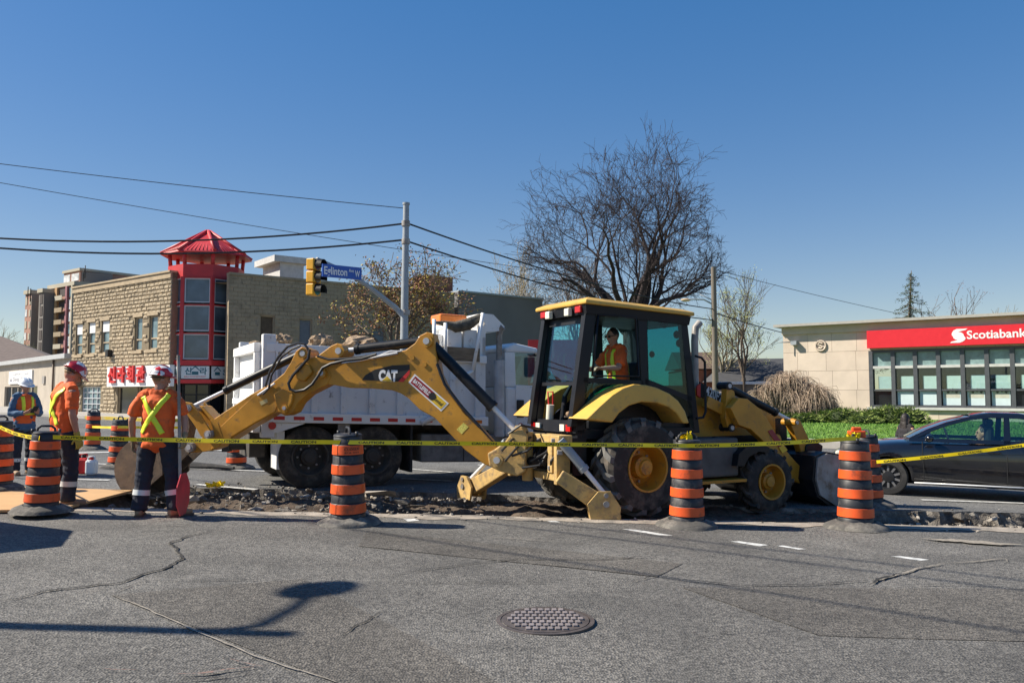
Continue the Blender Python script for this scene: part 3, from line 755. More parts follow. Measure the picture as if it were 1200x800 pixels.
    wins = []
    for xa, xb, ya, yb in ((304, 322, 370, 405), (350, 366, 374, 409), (436, 452, 383, 410)):
        a, za = fr.uv(xa, yb); b, zb = fr.uv(xb, ya); wins.append((a, b, za, zb))
    w = MB()
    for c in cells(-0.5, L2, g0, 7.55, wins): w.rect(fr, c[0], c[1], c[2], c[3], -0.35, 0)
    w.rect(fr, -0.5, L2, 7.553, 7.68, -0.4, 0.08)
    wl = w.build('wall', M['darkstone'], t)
    rnd = random.Random(8); w = MB(); z = g0; r = 0
    while z < 7.4:
        u = -0.5 - (0.22 if r % 2 else 0)
        while u < L2:
            ua, ub = max(u, -0.5), min(u + 0.43, L2); z1 = z + 0.2
            if ub - ua > 0.05 and not any(hh[0] < ub and hh[1] > ua and hh[2] < z1 and hh[3] > z for hh in wins):
                w.rect(fr, ua, ub, z, z1 - 0.012, 0.001, 0.012 + 0.022 * rnd.random())
            u += 0.442
        z += 0.212; r += 1
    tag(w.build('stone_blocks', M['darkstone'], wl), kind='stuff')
    board = mat('boarding', (0.10, 0.07, 0.045), 0.9, var=0.2); gb = mat('grey_boarding', (0.15, 0.16, 0.18), 0.8, var=0.1)
    for i, (a, b, c, d) in enumerate(wins):
        window_part(t, fr, a, b, c, d, fm=M['darkstone'], pm=board if i == 0 else gb, sill=False)
    # roof and back sides (closed volume), with flat roof behind the parapets
    rp = [TAN.pt(-0.2, 7.2, -0.35), TAN.pt(L, 7.2, -0.35), DRK.pt(-0.5, 7.2, -0.35), DRK.pt(L2, 7.2, -0.35), DRK.pt(L2, 7.2, -12), TAN.pt(-0.2, 7.2, -14)]
    w = MB(); k = 6; w.add(rp + [p - Vector((0, 0, 7.4)) for p in rp], [list(range(k))] + [(i, i + k, (i + 1) % k + k, (i + 1) % k) for i in range(3, k)])
    w.build('roof', M['darkstone'], t)
    # white roof hut
    (ua, za), (ub, zb) = DRK.uv(309, 334, -2), DRK.uv(356, 310, -2)
    w = MB(); w.rect(DRK, ua + 0.9, ub, 7.2, zb, -4.5, -2); w.rect(DRK, ua + 0.5, ub + 0.25, zb + 0.003, zb + 0.35, -4.8, -1.8); w.build('roof_hut', mat('hut_grey', (.5, .5, .49), .7), t)
    (ua, za), (ub, zb) = TAN.uv(168, 335, -2), TAN.uv(184, 321, -2)
    w = MB(); w.rect(TAN, ua, ub, 7.2, zb, -3.5, -2); w.build('roof_vent', M['black_paint'], t)
    # ---- turret
    ctr = Vector((-16.2, 42.75)); toC = -ctr.normalized(); base = math.atan2(toC.y, toC.x) - R(14); RR = 1.92
    def oc(r, i, z): a = base + R(22.5) + i * R(45); return Vector((ctr.x + r * math.cos(a), ctr.y + r * math.sin(a), z))
    def ring(mbx, r0, r1, z0, z1, n=8):
        P = [oc(r0, i, z0) for i in range(8)] + [oc(r1, i, z1) for i in range(8)]
        mbx.add(P, [(i, (i + 1) % 8, (i + 1) % 8 + 8, i + 8) for i in range(8)] + [list(range(7, -1, -1)), list(range(8, 16))])
    yc = ctr.y - 1.8
    zr = lambda py: at_y(232, py, yc).z
    for r_, za_, zb_ in ((RR, 324, 309), (RR + .1, 428, 422), (RR + .12, 449, 444.5)):
        q = MB(); ring(q, r_, r_, zr(za_), zr(zb_)); q.build('turret_band', M['tower_red'], t)
    q = MB(); ring(q, RR - 0.35, RR - 0.35, zr(422) - 0.0, zr(324)); q.build('turret_core', M['pane_dark'], t)
    q = MB(); ring(q, 2.32, 2.28, zr(294) - 0.08, zr(294)); ring(q, 2.28, 0.12, zr(294), zr(264))
    rf = q.build('turret_roof', M['tower_red'], t)
    q = MB()
    for i in range(8):
        q.tube([oc(2.30, i, zr(294)), oc(0.1, i, zr(263))], 0.09, 6)
    q.build('roof_rib', M['tower_red'], rf); q = MB()
    for i in range(8):
        for k in range(1, 9):
            f0 = oc(2.28, i, zr(294) + 0.02).lerp(oc(2.28, i + 1, zr(294) + 0.02), k / 9.0)
            apex = Vector((ctr.x, ctr.y, zr(264)))
            tt = 1 - 2 * abs(k / 9.0 - 0.5); q.tube([f0, f0.lerp(apex, 0.97 * tt)], 0.018, 4)
    tag(q.build('roof_seam', M['tower_red'], rf), kind='stuff')
    for i in range(8):
        q = MB(); q.tube([oc(RR - 0.12, i, zr(310)), oc(RR - 0.06, i, zr(293))], 0.1, 6); q.build('lantern_post', M['tower_red'], t)
        a, b = oc(RR, i, 0), oc(RR, i + 1, 0)
        e = (b - a).to_2d(); 
        if e.length < 0.1: continue
        n_ = ((a + b) / 2).to_2d() - ctr
        if n_.dot(-ctr) < 0.2: continue
        f = Fr(a.to_2d(), e); f.n = n_.normalized(); W = e.length
        q = MB(); q.rect(f, -0.09, 0.09, zr(422), zr(324) - 0.003, -0.12, 0.05); q.build('turret_mullion', M['tower_red'], t)
        for za, zb in ((421.5, 390.5), (388.5, 357), (355, 325)):
            z0, z1 = zr(za), zr(zb)
            window_part(t, f, 0.1, W - 0.1, z0 + 0.03, z1 - 0.03, n=-0.05, fm=M['alu'], pm=M['pane'], fw=0.06, sill=False)
            q = MB(); q.rect(f, 0.09, W - 0.09, z1 - 0.028, z1 + 0.028, -0.1, 0.04); q.build('transom', M['tower_red'], t)
        # sign panels below
        z0, z1 = zr(444), zr(428.5)
        q = MB(); q.rect(f, 0.06, W - 0.06, z0 + 0.02, z1 - 0.02, -0.06, 0.09); sp = q.build('sign_board', mat('pale_sign', (0.6, 0.64, 0.66), 0.4, var=0.05), t)
        teal = mat('sign_teal', (0.02, 0.12, 0.16), 0.5); redm = mat('sign_small_red', (0.5, 0.04, 0.05), 0.5)
        q = MB(); hh = (z1 - z0) * 0.5
        if abs(i - 7) < 0.5 or i == 7:
            for ch, x0 in (('신', W * 0.16), ('라', W * 0.66)):
                dd = text_data(ch, 0.03); y0 = min(p.y for p in dd[0])
                q.add([f.pt(x0 + p.x * hh, z0 + 0.22 + (p.y - y0) * hh, 0.094) for p in dd[0]], dd[1])
            cx = W * 0.5
            q.add([f.pt(cx + x_, z0 + 0.22 + y_, 0.094) for x_, y_ in ((-.26, .2), (0, .46), (.26, .2), (.2, .2), (0, .38), (-.2, .2))], [(0, 1, 4, 5), (1, 2, 3, 4)])
            q.add([f.pt(cx + x_, z0 + 0.22 + y_, 0.094) for x_, y_ in ((-.16, .0), (.16, .0), (.16, .16), (-.16, .16))], [(0, 1, 2, 3)])
            text_on(q, 'SHILLA HOUSE RESTAURANT', lambda x, y: f.pt(W * 0.14 + x, z0 + 0.08 + y, 0.094), W * 0.72, 0.09, 0.0, 1)
        else:
            cx = 0.32
            q.add([f.pt(cx + x_, z0 + 0.2 + y_, 0.094) for x_, y_ in ((-.22, .2), (0, .44), (.22, .2), (.16, .2), (0, .36), (-.16, .2))], [(0, 1, 4, 5), (1, 2, 3, 4)])
            q.add([f.pt(cx + x_, z0 + 0.2 + y_, 0.094) for x_, y_ in ((-.14, .0), (.14, .0), (.14, .16), (-.14, .16))], [(0, 1, 2, 3)])
            text_on(q, 'Shilla', lambda x, y: f.pt(0.62 + x + 0.15 * y, z0 + 0.22 + y, 0.094), None, hh * 0.9, 0.02, 0)
            text_on(q, 'HOUSE', lambda x, y: f.pt(0.8 + x, z0 + 0.07 + y, 0.094), None, 0.1, 0.0, 1)
        q.build('sign_lettering', [teal, redm], sp, fix=False)
        # ground floor glazing
        z0, z1 = gz(-16) + 0.2, zr(449.5)
        window_part(t, f, 0.05, W - 0.05, z0, z1, n=-0.25, fm=M['black_paint'], pm=M['pane_dark'], vbars=(W / 2,), bars=(z1 - 0.55,), fw=0.06, sill=False, name='shop_door')
    return t
corner_shop()

def grey_annex():
    # charcoal rendered wall behind the shop, running to the right
    fr = DRK; g = gz(0) - 0.3
    o = fr.pt(13.3, g, 0); t = thing('warehouse', 'long charcoal rendered warehouse wall behind the corner shop', 'building', o)
    z1 = fr.uv(640, 352)[1]
    ch = mat('charcoal_render', (0.17, 0.163, 0.168), 0.9, var=0.12, scale=0.6, bump=0.2, bscale=12)
    w = MB(); ue = fr.uv(636, 400)[0]; w.rect(fr, 13.52, ue, g, 7.75, -10, -0.05); wl = w.build('wall', ch, t)
    w = MB(); w.rect(fr, 13.5, ue + .05, 7.753, 7.86, -10.05, 0.03); w.build('coping', M['galv'], wl)
    w = MB(); (ua, za), (ub, zb) = fr.uv(463, 341, -3), fr.uv(497, 327, -3)
    w.rect(fr, ua + 2.2, ub + 2.2, 7.8, zb + 0.3, -4.5, -3); w.build('chimney', mat('brick_brown', (0.2, 0.09, 0.06), 0.9, var=0.2), wl)
grey_annex()

def left_low():
    o2 = TAN.o - TAN.e * 0.25; e = Vector((16.0, -17.5)).normalized()
    fr = Fr(o2 - e * 26, e); L = 25.9; g = gz(-30) - 0.2
    t = thing('low_shop', 'low beige shop with white sign beside the tan stone building', 'building', fr.pt(L, g))
    beige = mat('beige_render', (0.42, 0.37, 0.31), 0.9, var=0.1, scale=1.5)
    d = []
    for xa, xb, ya, yb in ((4, 44, 452, 492), (52, 56, 452, 490)):
        a, za = fr.uv(xa, yb); b, zb = fr.uv(xb, ya); d.append((a, b, za, zb))
    z1 = fr.uv(70, 421)[1]
    w = MB()
    for c in cells(0, L, g, z1, d[:1]): w.rect(fr, *c, -6, 0)
    wl = w.build('wall', beige, t)
    w = MB(); w.rect(fr, -0.3, L - 0.1, z1 + 0.003, z1 + 0.28, -6.2, 0.35); w.build('eaves', mat('eave_grey', (0.4, 0.41, 0.42), 0.7, var=0.1), wl)
    a, b, c, dd = d[0]; n = 5
    for i in range(n):
        window_part(t, fr, a + (b - a) * i / n + 0.02, a + (b - a) * (i + 1) / n - 0.02, c, dd, fm=beige, pm=M['pane_dark'], sill=False)
    (ua, za), (ub, zb) = fr.uv(10, 450, 0.1), fr.uv(37.5, 433, 0.1)
    s = MB(); s.rect(fr, ua, ub, za, zb, 0.003, 0.1); so_ = s.build('sign_board', M['white'], t)
    s = MB(); h = zb - za; W = ub - ua
    text_on(s, 'Sleep Centre', lambda x, y: fr.pt(ua + W * 0.2 + x, za + h * 0.22 + y, 0.105), W * 0.74, h * 0.3, 0.01)
    text_on(s, 'SUPPORT CLINIC', lambda x, y: fr.pt(ua + W * 0.2 + x, za + h * 0.66 + y, 0.105), W * 0.7, h * 0.14, 0.0)
    s.add([fr.pt(ua + W * x, za + h * y, 0.105) for x, y in ((.05, .2), (.11, .5), (.17, .2))], [(0, 1, 2)])
    s.build('sign_lettering', mat('sign_grey', (0.2, 0.2, 0.25), 0.6), so_, fix=False)
    (u, z) = fr.uv(50, 445, 0.1); s = MB(); s.rect(fr, u - 0.3, u + 0.3, z - 0.25, z + 0.25, 0.003, 0.08); s.build('wall_vent', mat('vent_grey', (0.3, 0.28, 0.26), 0.7), t)
    s = MB(); u, z = fr.uv(62, 430, 0.1); s.tube([fr.pt(u, g, 0.08), fr.pt(u, z1, 0.08)], 0.06, 6); s.build('downpipe', mat('pipe_brown', (0.12, 0.08, 0.06), 0.7), t)
    # brown pitched roof house behind
    Y = 75.0; t2 = thing('bungalow', 'bungalow with brown shingle roof behind the low beige shop', 'building', (-48, Y, gz(-48)))
    p = [at_y(-90, 400, Y), at_y(2, 394, Y), at_y(66, 421, Y - 4), at_y(-90, 440, Y - 6)]
    w = MB(); A = [at_y(-140, 432, Y - 5), at_y(66, 421, Y - 5), at_y(2, 394, Y + 2), at_y(-140, 385, Y + 2), at_y(75, 421, Y + 9), at_y(-140, 421, Y + 9)]
    w.add(A, [(0, 1, 2, 3), (1, 4, 2), (3, 2, 4, 5), (0, 3, 5), (0, 5, 4, 1)])
    w.build('roof', mat('shingles', (0.13, 0.10, 0.09), 0.95, var=0.2, scale=3, bump=0.3, bscale=10), t2)
    w = MB(); zt = 4.3; w.box(((A[0].x + A[1].x) / 2 - 1, Y + 2, (zt - 1) / 2), (A[1].x - A[0].x - 3, 12, zt + 1)); w.build('wall', beige, t2)
left_low()

def highrise():
    Y = 180.0; e = Vector((0.79, -0.61))
    t = thing('apartment_tower', 'distant brick apartment tower with stacked balconies behind the corner shop', 'building', at_y(60, 470, Y) * 1.0)
    t.location.z = gz(-100)
    brick = mat('pink_brick', (0.36, 0.2, 0.15), 0.9, var=0.12, scale=0.3); grey = mat('tower_grey', (0.21, 0.19, 0.175), 0.9, var=0.08, scale=0.2)  # grey puts the shade of the sun-averted sides into the colour
    conc = mat('tower_concrete', (0.42, 0.38, 0.3), 0.9, var=0.08); dark = mat('balcony_dark', (0.06, 0.045, 0.042), 0.7)
    wht = mat('window_white', (0.6, 0.6, 0.6), 0.3, var=0.4, scale=0.8)
    def block(xl, xm, ytop, depth_right_px, Yb, name, m):
        # lit face between xl..xm, its right corner nearest
        pr = at_y(xm, ytop, Yb); fr = Fr((pr.x, pr.y), e)
        ul = fr.uv(xl, ytop)[0]
        return fr, ul, pr.z
    g = gz(-100) - 1
    # slab A, B, C (lit faces) and their shaded right sides
    for xl, xm, xr, yt, Yb, kind in ((30, 37, 46, 344, 188, 'A'), (46, 51, 58, 342.5, 184, 'B'), (58, 88, 100, 334, 180, 'C')):
        fr, ul, zt = block(xl, xm, yt, xr, Yb, kind, None)
        dep = 14 if kind != 'C' else 20
        w = MB(); w.rect(fr, ul, 0, g, zt, -dep, 0); w.build('wall', brick if kind != 'B' else grey, t)
        w = MB(); w.rect(fr, 0.003, 0.25, g, zt + 0.01, -dep, 0.01); w.build('side_wall', grey, t)
        w = MB(); w.rect(fr, ul - 0.3, 0.3, zt + 0.012, zt + 0.9, -dep, 0.35); w.build('roof_edge', conc, t)
        fl = 2.75; nf = int((zt - g) / fl)
        W = -ul
        for k in range(nf):
            z1 = zt - k * fl - 0.4; z0 = z1 - fl + 0.6
            if kind == 'C':
                for a, b, mm in ((0.17, 0.29, wht), (0.80, 0.93, wht)):
                    w = MB(); w.rect(fr, ul + W * a, ul + W * b, z0, z1, 0.0, 0.1); w.build('window', mm if k % 3 else M['pane_pale'], t)
                w = MB(); w.rect(fr, ul + W * 0.42, ul + W * 0.70, z0 + 0.5, z1 + 0.2, 0.002, 0.06); o = w.build('balcony_recess', dark, t)
                w = MB(); w.rect(fr, ul + W * 0.42, ul + W * 0.70, z0 - 0.55, z0 - 0.35, 0.0, 1.1); w.rect(fr, ul + W * 0.42, ul + W * 0.70, z0 - 0.34, z0 + 0.5, 1.0, 1.08); w.build('balcony', conc if k % 4 == 0 else M['darkstone'], o)
                w = MB(); w.rect(fr, ul + W * 0.02, ul + W * 0.10, z0, z1, 0.0, 0.08); w.build('window', dark, t)
            elif kind == 'A':
                w = MB(); w.rect(fr, ul + W * 0.1, ul + W * 0.38, z0, z1 - 0.4, 0.0, 0.1); w.build('window', wht if k % 2 else conc, t)
                w = MB(); w.rect(fr, ul + W * 0.72, ul + W * 0.95, z0, z1 - 0.6, 0.0, 0.1); w.build('window', conc, t)
            else:
                w = MB(); w.rect(fr, ul + W * 0.35, ul + W * 0.95, z0, z1, 0.0, 0.1); w.build('balcony_recess', dark, t)
        if kind == 'C':
            for a, b, mm in ((0.11, 0.155, mat('pier_mauve', (0.3, 0.13, 0.15), 0.9)), (0.31, 0.40, mat('pier_tan', (0.45, 0.27, 0.13), 0.9)), (0.72, 0.785, mat('pier_mauve', (0.3, 0.13, 0.15), 0.9)), (0.94, 0.985, conc)):
                w = MB(); w.rect(fr, ul + W * a, ul + W * b, g, zt, 0.0, 0.5); w.build('pier', mm, t)
    # penthouse
    pr = at_y(94, 317, 186); fr = Fr((pr.x, pr.y), e); ul = fr.uv(75, 323)[0]
    w = MB(); w.rect(fr, ul, 0, pr.z - 8, pr.z, -14, 0); pw = w.build('penthouse_wall', brick, t)
    w = MB(); w.rect(fr, ul - 0.3, 0.3, pr.z + 0.003, pr.z + 0.6, -14.2, 0.3); w.build('roof_edge', conc, pw)
    for a, b in ((0.02, 0.4), (0.5, 0.95)):
        w = MB(); w.rect(fr, ul * (1 - a), ul * (1 - b), pr.z - 2.2, pr.z - 0.5, 0.0, 0.1); w.build('window', wht, pw)
    fr2 = Fr((pr.x, pr.y), (0.78, 0.62)); 
    a, b = fr2.uv(96, 320)[0], fr2.uv(132, 322)[0]
    w = MB(); w.rect(fr2, 0.35, b, pr.z - 10, pr.z - 0.2, -8, -0.05); w.build('penthouse_side', grey, t)
    c_, d_ = fr2.uv(120, 330)[0], fr2.uv(162, 332)[0]
    w = MB(); w.rect(fr2, c_, d_, pr.z - 12, pr.z - 2.6, 0.1, 6); w.build('penthouse_side', grey, t)
    for x, y in ((100, 311), (98, 314), (33, 336), (36, 338)):
        p = at_y(x, y, 185); w = MB(); w.tube([p, p - Vector((0, 0, 3))], 0.12, 4); w.build('antenna', M['black'], t)
highrise()

# ---------------------------------------------------------------- bank
def bank():
    fr = BNK; L = 14.0; g = gz(18) - 0.3; top = fr.uv(918, 381)[1]
    t = thing('bank', 'single storey beige stone bank with red fascia and tall windows', 'building', fr.pt(0, gz(14)))
    stone = [mat('bank_stone%d' % i, c, 0.9, var=0.08, scale=1.5, bump=0.12, bscale=30) for i, c in enumerate(((0.60, 0.50, 0.41), (0.63, 0.53, 0.435), (0.58, 0.485, 0.40)))]
    u0 = fr.uv(1021, 440)[0]; zt = fr.uv(1021, 411)[1]; zb = fr.uv(1021, 476.5)[1]
    hole = (u0, L - 0.4, zb, zt)
    w = MB()
    for c in cells(0, L, g, top - 0.5, [hole]): w.rect(fr, *c, -0.4, -0.02)
    w.rect(fr, L, L + 0.4, g, top - 0.5, -8, -0.02)
    wl = w.build('wall', M['mortar'], t)
    w = MB(); w.rect(fr, 0.002, 0.4, g, top - 0.5, -14, -0.4); w.build('side_wall', stone[0], t)
    # ashlar panels, each a piece with a joint round it
    rows = [(g, zb)]; z = zb; hh = (top - 0.5 - zb) / 4
    rows = [(g, zb - 0.14)] + [(zb - 0.14 + (top - 0.36 - zb) * k / 4, zb - 0.14 + (top - 0.36 - zb) * (k + 1) / 4) for k in range(4)]
    rnd = random.Random(4)
    for r, (za, zc) in enumerate(rows):
        us = [0.0]; u = 0.0
        while u < L:
            u += (1.45 if r % 2 else 1.2) if u else (0.75 if r % 2 else 1.3); us.append(min(u, L))
        for ua, ub in zip(us, us[1:]):
            segs = [(ua, ub)]
            if za < zt and zc > zb + 0.01:
                if ua >= u0 - 0.01: 
                    if zc <= zt: continue
                    segs = [(ua, ub)]; lo = max(za, zt)
                    if zc - lo < 0.05: continue
                    w = MB(); w.rect(fr, ua + 0.006, ub - 0.006, lo + 0.006, zc - 0.006, -0.03, 0.0); w.build('stone_panel', rnd.choice(stone), wl); continue
                ub = min(ub, u0)
            if ub - ua < 0.06: continue
            w = MB(); w.rect(fr, ua + 0.006, ub - 0.006, za + 0.006, zc - 0.006, -0.03, 0.0); w.build('stone_panel', rnd.choice(stone), wl)
    # eaves: projecting flat roof edge
    w = MB(); w.rect(fr, -0.3, L + 0.6, top - 0.13, top, -14.3, 0.55); rf = w.build('roof', mat('roof_edge_grey', (0.38, 0.36, 0.33), 0.7, var=0.08), t)
    w = MB(); w.rect(fr, -0.02, L + 0.4, top - 0.52, top - 0.133, -14.1, 0.12); w.build('cornice', stone[0], rf)
    # red fascia sign
    (ua, za), (ub, zc) = fr.uv(1016, 408, 0.35), fr.uv(1016, 387.5, 0.35)
    w = MB(); w.rect(fr, ua, L - 0.2, za, zc, 0.02, 0.35); fs = w.build('fascia_sign', mat('fascia_red', (0.66, 0.018, 0.03), 0.4, var=0.04), t)
    h = zc - za; u1 = fr.uv(1113, 395, 0.36)[0]; wh = M['white']
    w = MB(); ut = fr.uv(1133, 395, 0.36)[0]
    text_on(w, 'Scotiabank', lambda x, y: fr.pt(ut + x, za + h * 0.33 + y, 0.358), None, h * 0.44, 0.02)
    # flying S with a globe, as a flat mark
    def Spt(x, y): return fr.pt(u1 + x * h * 0.75, za + h * (0.14 + 0.74 * y), 0.356)
    S = [((0.0, 0.0), (0.62, 0.0)), ((0.10, 0.10), (0.85, 0.10)), ((0.45, 0.18), (0.98, 0.22)), ((0.62, 0.28), (1.0, 0.32)), ((0.40, 0.40), (0.95, 0.42)), ((0.15, 0.52), (0.85, 0.54)), ((0.12, 0.64), (0.62, 0.66)), ((0.16, 0.76), (0.55, 0.80)), ((0.25, 0.90), (1.0, 0.90)), ((0.45, 1.0), (1.15, 1.0))]
    v = [Spt(*p) for s_ in S for p in s_]; w.add(v, [(2 * i, 2 * i + 1, 2 * i + 3, 2 * i + 2) for i in range(len(S) - 1)])
    w.add([fr.pt(u1 + h * 0.75 * (0.55 + 0.36 * math.cos(k * 0.524)), za + h * (0.5 + 0.22 * math.sin(k * 0.524)), 0.3565) for k in range(12)], [list(range(12))])
    w.build('sign_lettering', wh, fs, fix=False)
    # window wall
    fmat = mat('bronze_frame', (0.08, 0.085, 0.095), 0.4, 0.3, var=0.1); band = mat('pale_transom', (0.52, 0.52, 0.5), 0.5, var=0.1)
    mull = [1021, 1047, 1073, 1100, 1128.5, 1157, 1187]; us = [fr.uv(x, 440)[0] for x in mull]
    st = (us[-1] - us[0]) / 6
    while us[-1] < L - 0.5: us.append(us[-1] + st)
    us[-1] = min(us[-1], L - 0.4)
    ztr0, ztr1 = fr.uv(1021, 432)[1], fr.uv(1021, 429)[1]; zmid = fr.uv(1021, 456)[1]
    paper = mat('window_poster', (0.55, 0.66, 0.68), 0.5, var=0.05); blind = mat('blind', (0.55, 0.66, 0.64), 0.7, var=0.05)
    w = MB()
    for u in us: w.rect(fr, u - 0.09, u + 0.09, zb, zt, -0.3, 0.06)
    w.rect(fr, us[0], us[-1], zt - 0.1, zt - 0.003, -0.3, 0.05); w.rect(fr, us[0], us[-1], zb + 0.003, zb + 0.09, -0.3, 0.05)
    fo = w.build('window_frame', fmat, t)
    w = MB(); w.rect(fr, u0 - 0.2, L, zb - 0.12, zb - 0.004, -0.1, 0.16); w.build('sill', band, t)
    for i, (ua, ub) in enumerate(zip(us, us[1:])):
        ua += 0.093; ub -= 0.093
        w = MB(); w.rect(fr, ua, ub, ztr0, ztr1, -0.25, 0.05); w.build('transom', band, fo)
        w = MB(); w.rect(fr, ua, ub, ztr1 + 0.003, zt - 0.103, -0.12, -0.1); w.build('pane', mat('clerestory', (0.20, 0.30, 0.30), 0.15, var=0.2, spec=0.6), fo)
        w = MB(); w.rect(fr, ua, ub, zmid, ztr0 - 0.003, -0.10, -0.09); w.build('pane', M['shop_glass'], fo)
        w = MB(); w.rect(fr, ua + (ub - ua) * 0.25, ub, zmid + 0.02, zmid + (ztr0 - zmid) * 0.62, -0.15, -0.12); w.build('blind', blind, fo)
        w = MB(); w.rect(fr, ua, ub, zmid - 0.08, zmid - 0.003, -0.28, 0.03); w.build('glazing_bar', fmat, fo)
        w = MB(); w.rect(fr, ua, ub, zb + 0.093, zmid - 0.083, -0.12, -0.1); po = w.build('pane', M['pane_dark'], fo)
        if 1 <= i <= 5:
            w = MB(); w.rect(fr, ua + 0.05, ub - 0.04, zb + 0.11, zmid - 0.10, -0.098, -0.085); pp = w.build('poster', paper, fo)
            if i >= 3:
                w = MB(); w.rect(fr, ua + 0.10, ub - 0.08, zb + 0.45, zmid - 0.12, -0.084, -0.082); q_ = w.build('poster_print', mat('poster_beige', (0.5, 0.5, 0.42), 0.6, var=0.12, scale=4), pp)
                w = MB()
                for k in range(3): w.ball(fr.pt(ua + 0.28 + k * 0.17, zb + 0.75 + 0.06 * (k % 2), -0.075), (0.07, 0.03, 0.09), seg=8, rings=6)
                w.build('poster_figure', mat('poster_dark', (0.1, 0.1, 0.09), 0.6), pp)
    # dim room behind the glass, round relief and lamp
    w = MB(); w.rect(fr, u0 + 0.1, L - 0.5, zb, zt, -3.5, -3.4); w.build('inner_wall', mat('room_wall', (0.18, 0.25, 0.26), 0.9), t)
    u, z = fr.uv(962, 405); w = MB()
    for k in range(20):
        a0, a1 = k * 0.314, (k + 1) * 0.314
        w.tube([fr.pt(u + 0.26 * math.cos(a0), z + 0.26 * math.sin(a0), 0.04), fr.pt(u + 0.26 * math.cos(a1), z + 0.26 * math.sin(a1), 0.04)], 0.05, 5)
    w.tube([fr.pt(u + x, z + y, 0.05) for x, y in ((.1, .12), (-.05, .15), (-.12, .06), (0, 0), (.1, -.07), (.03, -.15), (-.12, -.12))], 0.05, 6)
    w.build('stone_relief', stone[2], t)
    u, z = fr.uv(932, 402); w = MB(); w.rect(fr, u - 0.15, u + 0.15, z - 0.1, z + 0.1, 0.0, 0.3); w.tube([fr.pt(u - 0.15, z + 0.05, 0.1), fr.pt(u - 0.7, z + 0.05, 0.5)], 0.03, 5); w.build('wall_lamp', M['galv'], t)
bank()

def far_house():
    # dark grey pitched roof between the machine and the bank
    Y = 62.0; t = thing('house', 'house with dark grey shingle roof between utility pole and bank', 'building', at_y(880, 470, Y)); t.location.z = gz(20)
    a, b, c, d = at_y(836, 447, Y), at_y(960, 447, Y), at_y(960, 419, Y + 4), at_y(852, 421, Y + 4)
    w = MB(); e_, f_ = Vector((b.x, Y + 9, b.z)), Vector((a.x, Y + 9, a.z)); w.add([a, b, c, d, e_, f_], [(0, 1, 2, 3), (3, 2, 4, 5), (0, 3, 5), (1, 4, 2), (0, 5, 4, 1)])
    w.build('roof', mat('grey_shingles', (0.065, 0.066, 0.072), 0.95, var=0.15, scale=2, bump=0.3, bscale=8), t)
    w = MB(); w.box(((a.x + b.x) / 2 + .3, Y + 4.5, a.z / 2 - 0.3), (b.x - a.x - 1.2, 8.2, a.z + 0.4)); w.build('wall', mat('house_wall', (0.22, 0.2, 0.19), 0.9), t)
    w = MB(); w.box(((a.x + b.x) / 2, Y - 0.06, a.z - 0.1), (b.x - a.x, 0.1, 0.2)); w.build('gutter', M['white'], t)
    Y = 66.0; t = thing('brick_house', 'red brick house wall seen behind the utility pole', 'building', at_y(825, 470, Y)); t.location.z = gz(16)
    a, b = at_y(800, 432, Y), at_y(846, 470, Y)
    w = MB(); w.box(((a.x + b.x) / 2, Y + 3, a.z / 2 - 0.4), (b.x - a.x, 6, a.z + 0.6)); w.build('wall', mat('red_brick', (0.28, 0.11, 0.07), 0.9, var=0.15, scale=2), t)
    w = MB(); w.add([a + Vector((-.3, -.3, 0)), Vector((b.x + .3, Y - .3, a.z)), Vector((b.x + .3, Y + 3, a.z + 1.5)), a + Vector((-.3, 3, 1.5)), Vector((b.x + .3, Y + 6.3, a.z)), a + Vector((-.3, 6.3, 0))], [(0, 1, 2, 3), (3, 2, 4, 5), (0, 3, 5), (1, 4, 2), (0, 5, 4, 1)])
    w.build('roof', mat('brown_roof', (0.12, 0.08, 0.06), 0.9), t)
far_house()

def ad_panel():
    # red advertising board seen through the truck window
    Y = 27.0; a, b = at_y(619, 468, Y), at_y(690, 398, Y)
    t = thing('advert_board', 'tall red advertising board with white figure seen through the truck window', 'sign', ((a.x + b.x) / 2, Y, gz(1)))
    fr = Fr((a.x, Y), (1, 0)); W = b.x - a.x; H = b.z - a.z
    w = MB(); w.rect(fr, 0, W, a.z, b.z, -0.15, 0); bo = w.build('board', M['red'], t)
    for u in (0.15, W - 0.15):
        w = MB(); w.rect(fr, u - 0.06, u + 0.06, gz(1), a.z - 0.003, -0.12, -0.02); w.build('post', M['galv'], t)
    w = MB(); cx = W * 0.24
    w.add([fr.pt(cx + 0.2 * math.cos(k * 0.45), a.z + H * 0.72 + 0.28 * math.sin(k * 0.45), 0.004) for k in range(14)], [list(range(14))])
    w.add([fr.pt(cx + x, a.z + H * 0.28 + y, 0.0045) for x, y in ((-.42, 0), (.42, 0), (.35, .25), (.16, .42), (.16, .7), (-.16, .7), (-.16, .42), (-.35, .25))], [list(range(8))])
    text_on(w, 'Scotiabank', lambda x, y: fr.pt(0.08 + x, a.z + H * 0.08 + y, 0.005), W * 0.8, 0.22, 0.03)
    w.build('advert_print', M['white'], bo, fix=False)
ad_panel()
# ================================================================ poles, signal, wires
def wire_pts(a, b, sag, n=24):
    return [a.lerp(b, i / n) - Vector((0, 0, sag * 4 * (i / n) * (1 - i / n))) for i in range(n + 1)]
def wire(a, b, sag, r, label, group='overhead wires'):
    mb = MB(); mb.tube(wire_pts(a, b, sag), r, 5)
    o = mb.build('overhead_wire', M['black_rubber'], origin=a); tag(o, label, 'wire', group); return o

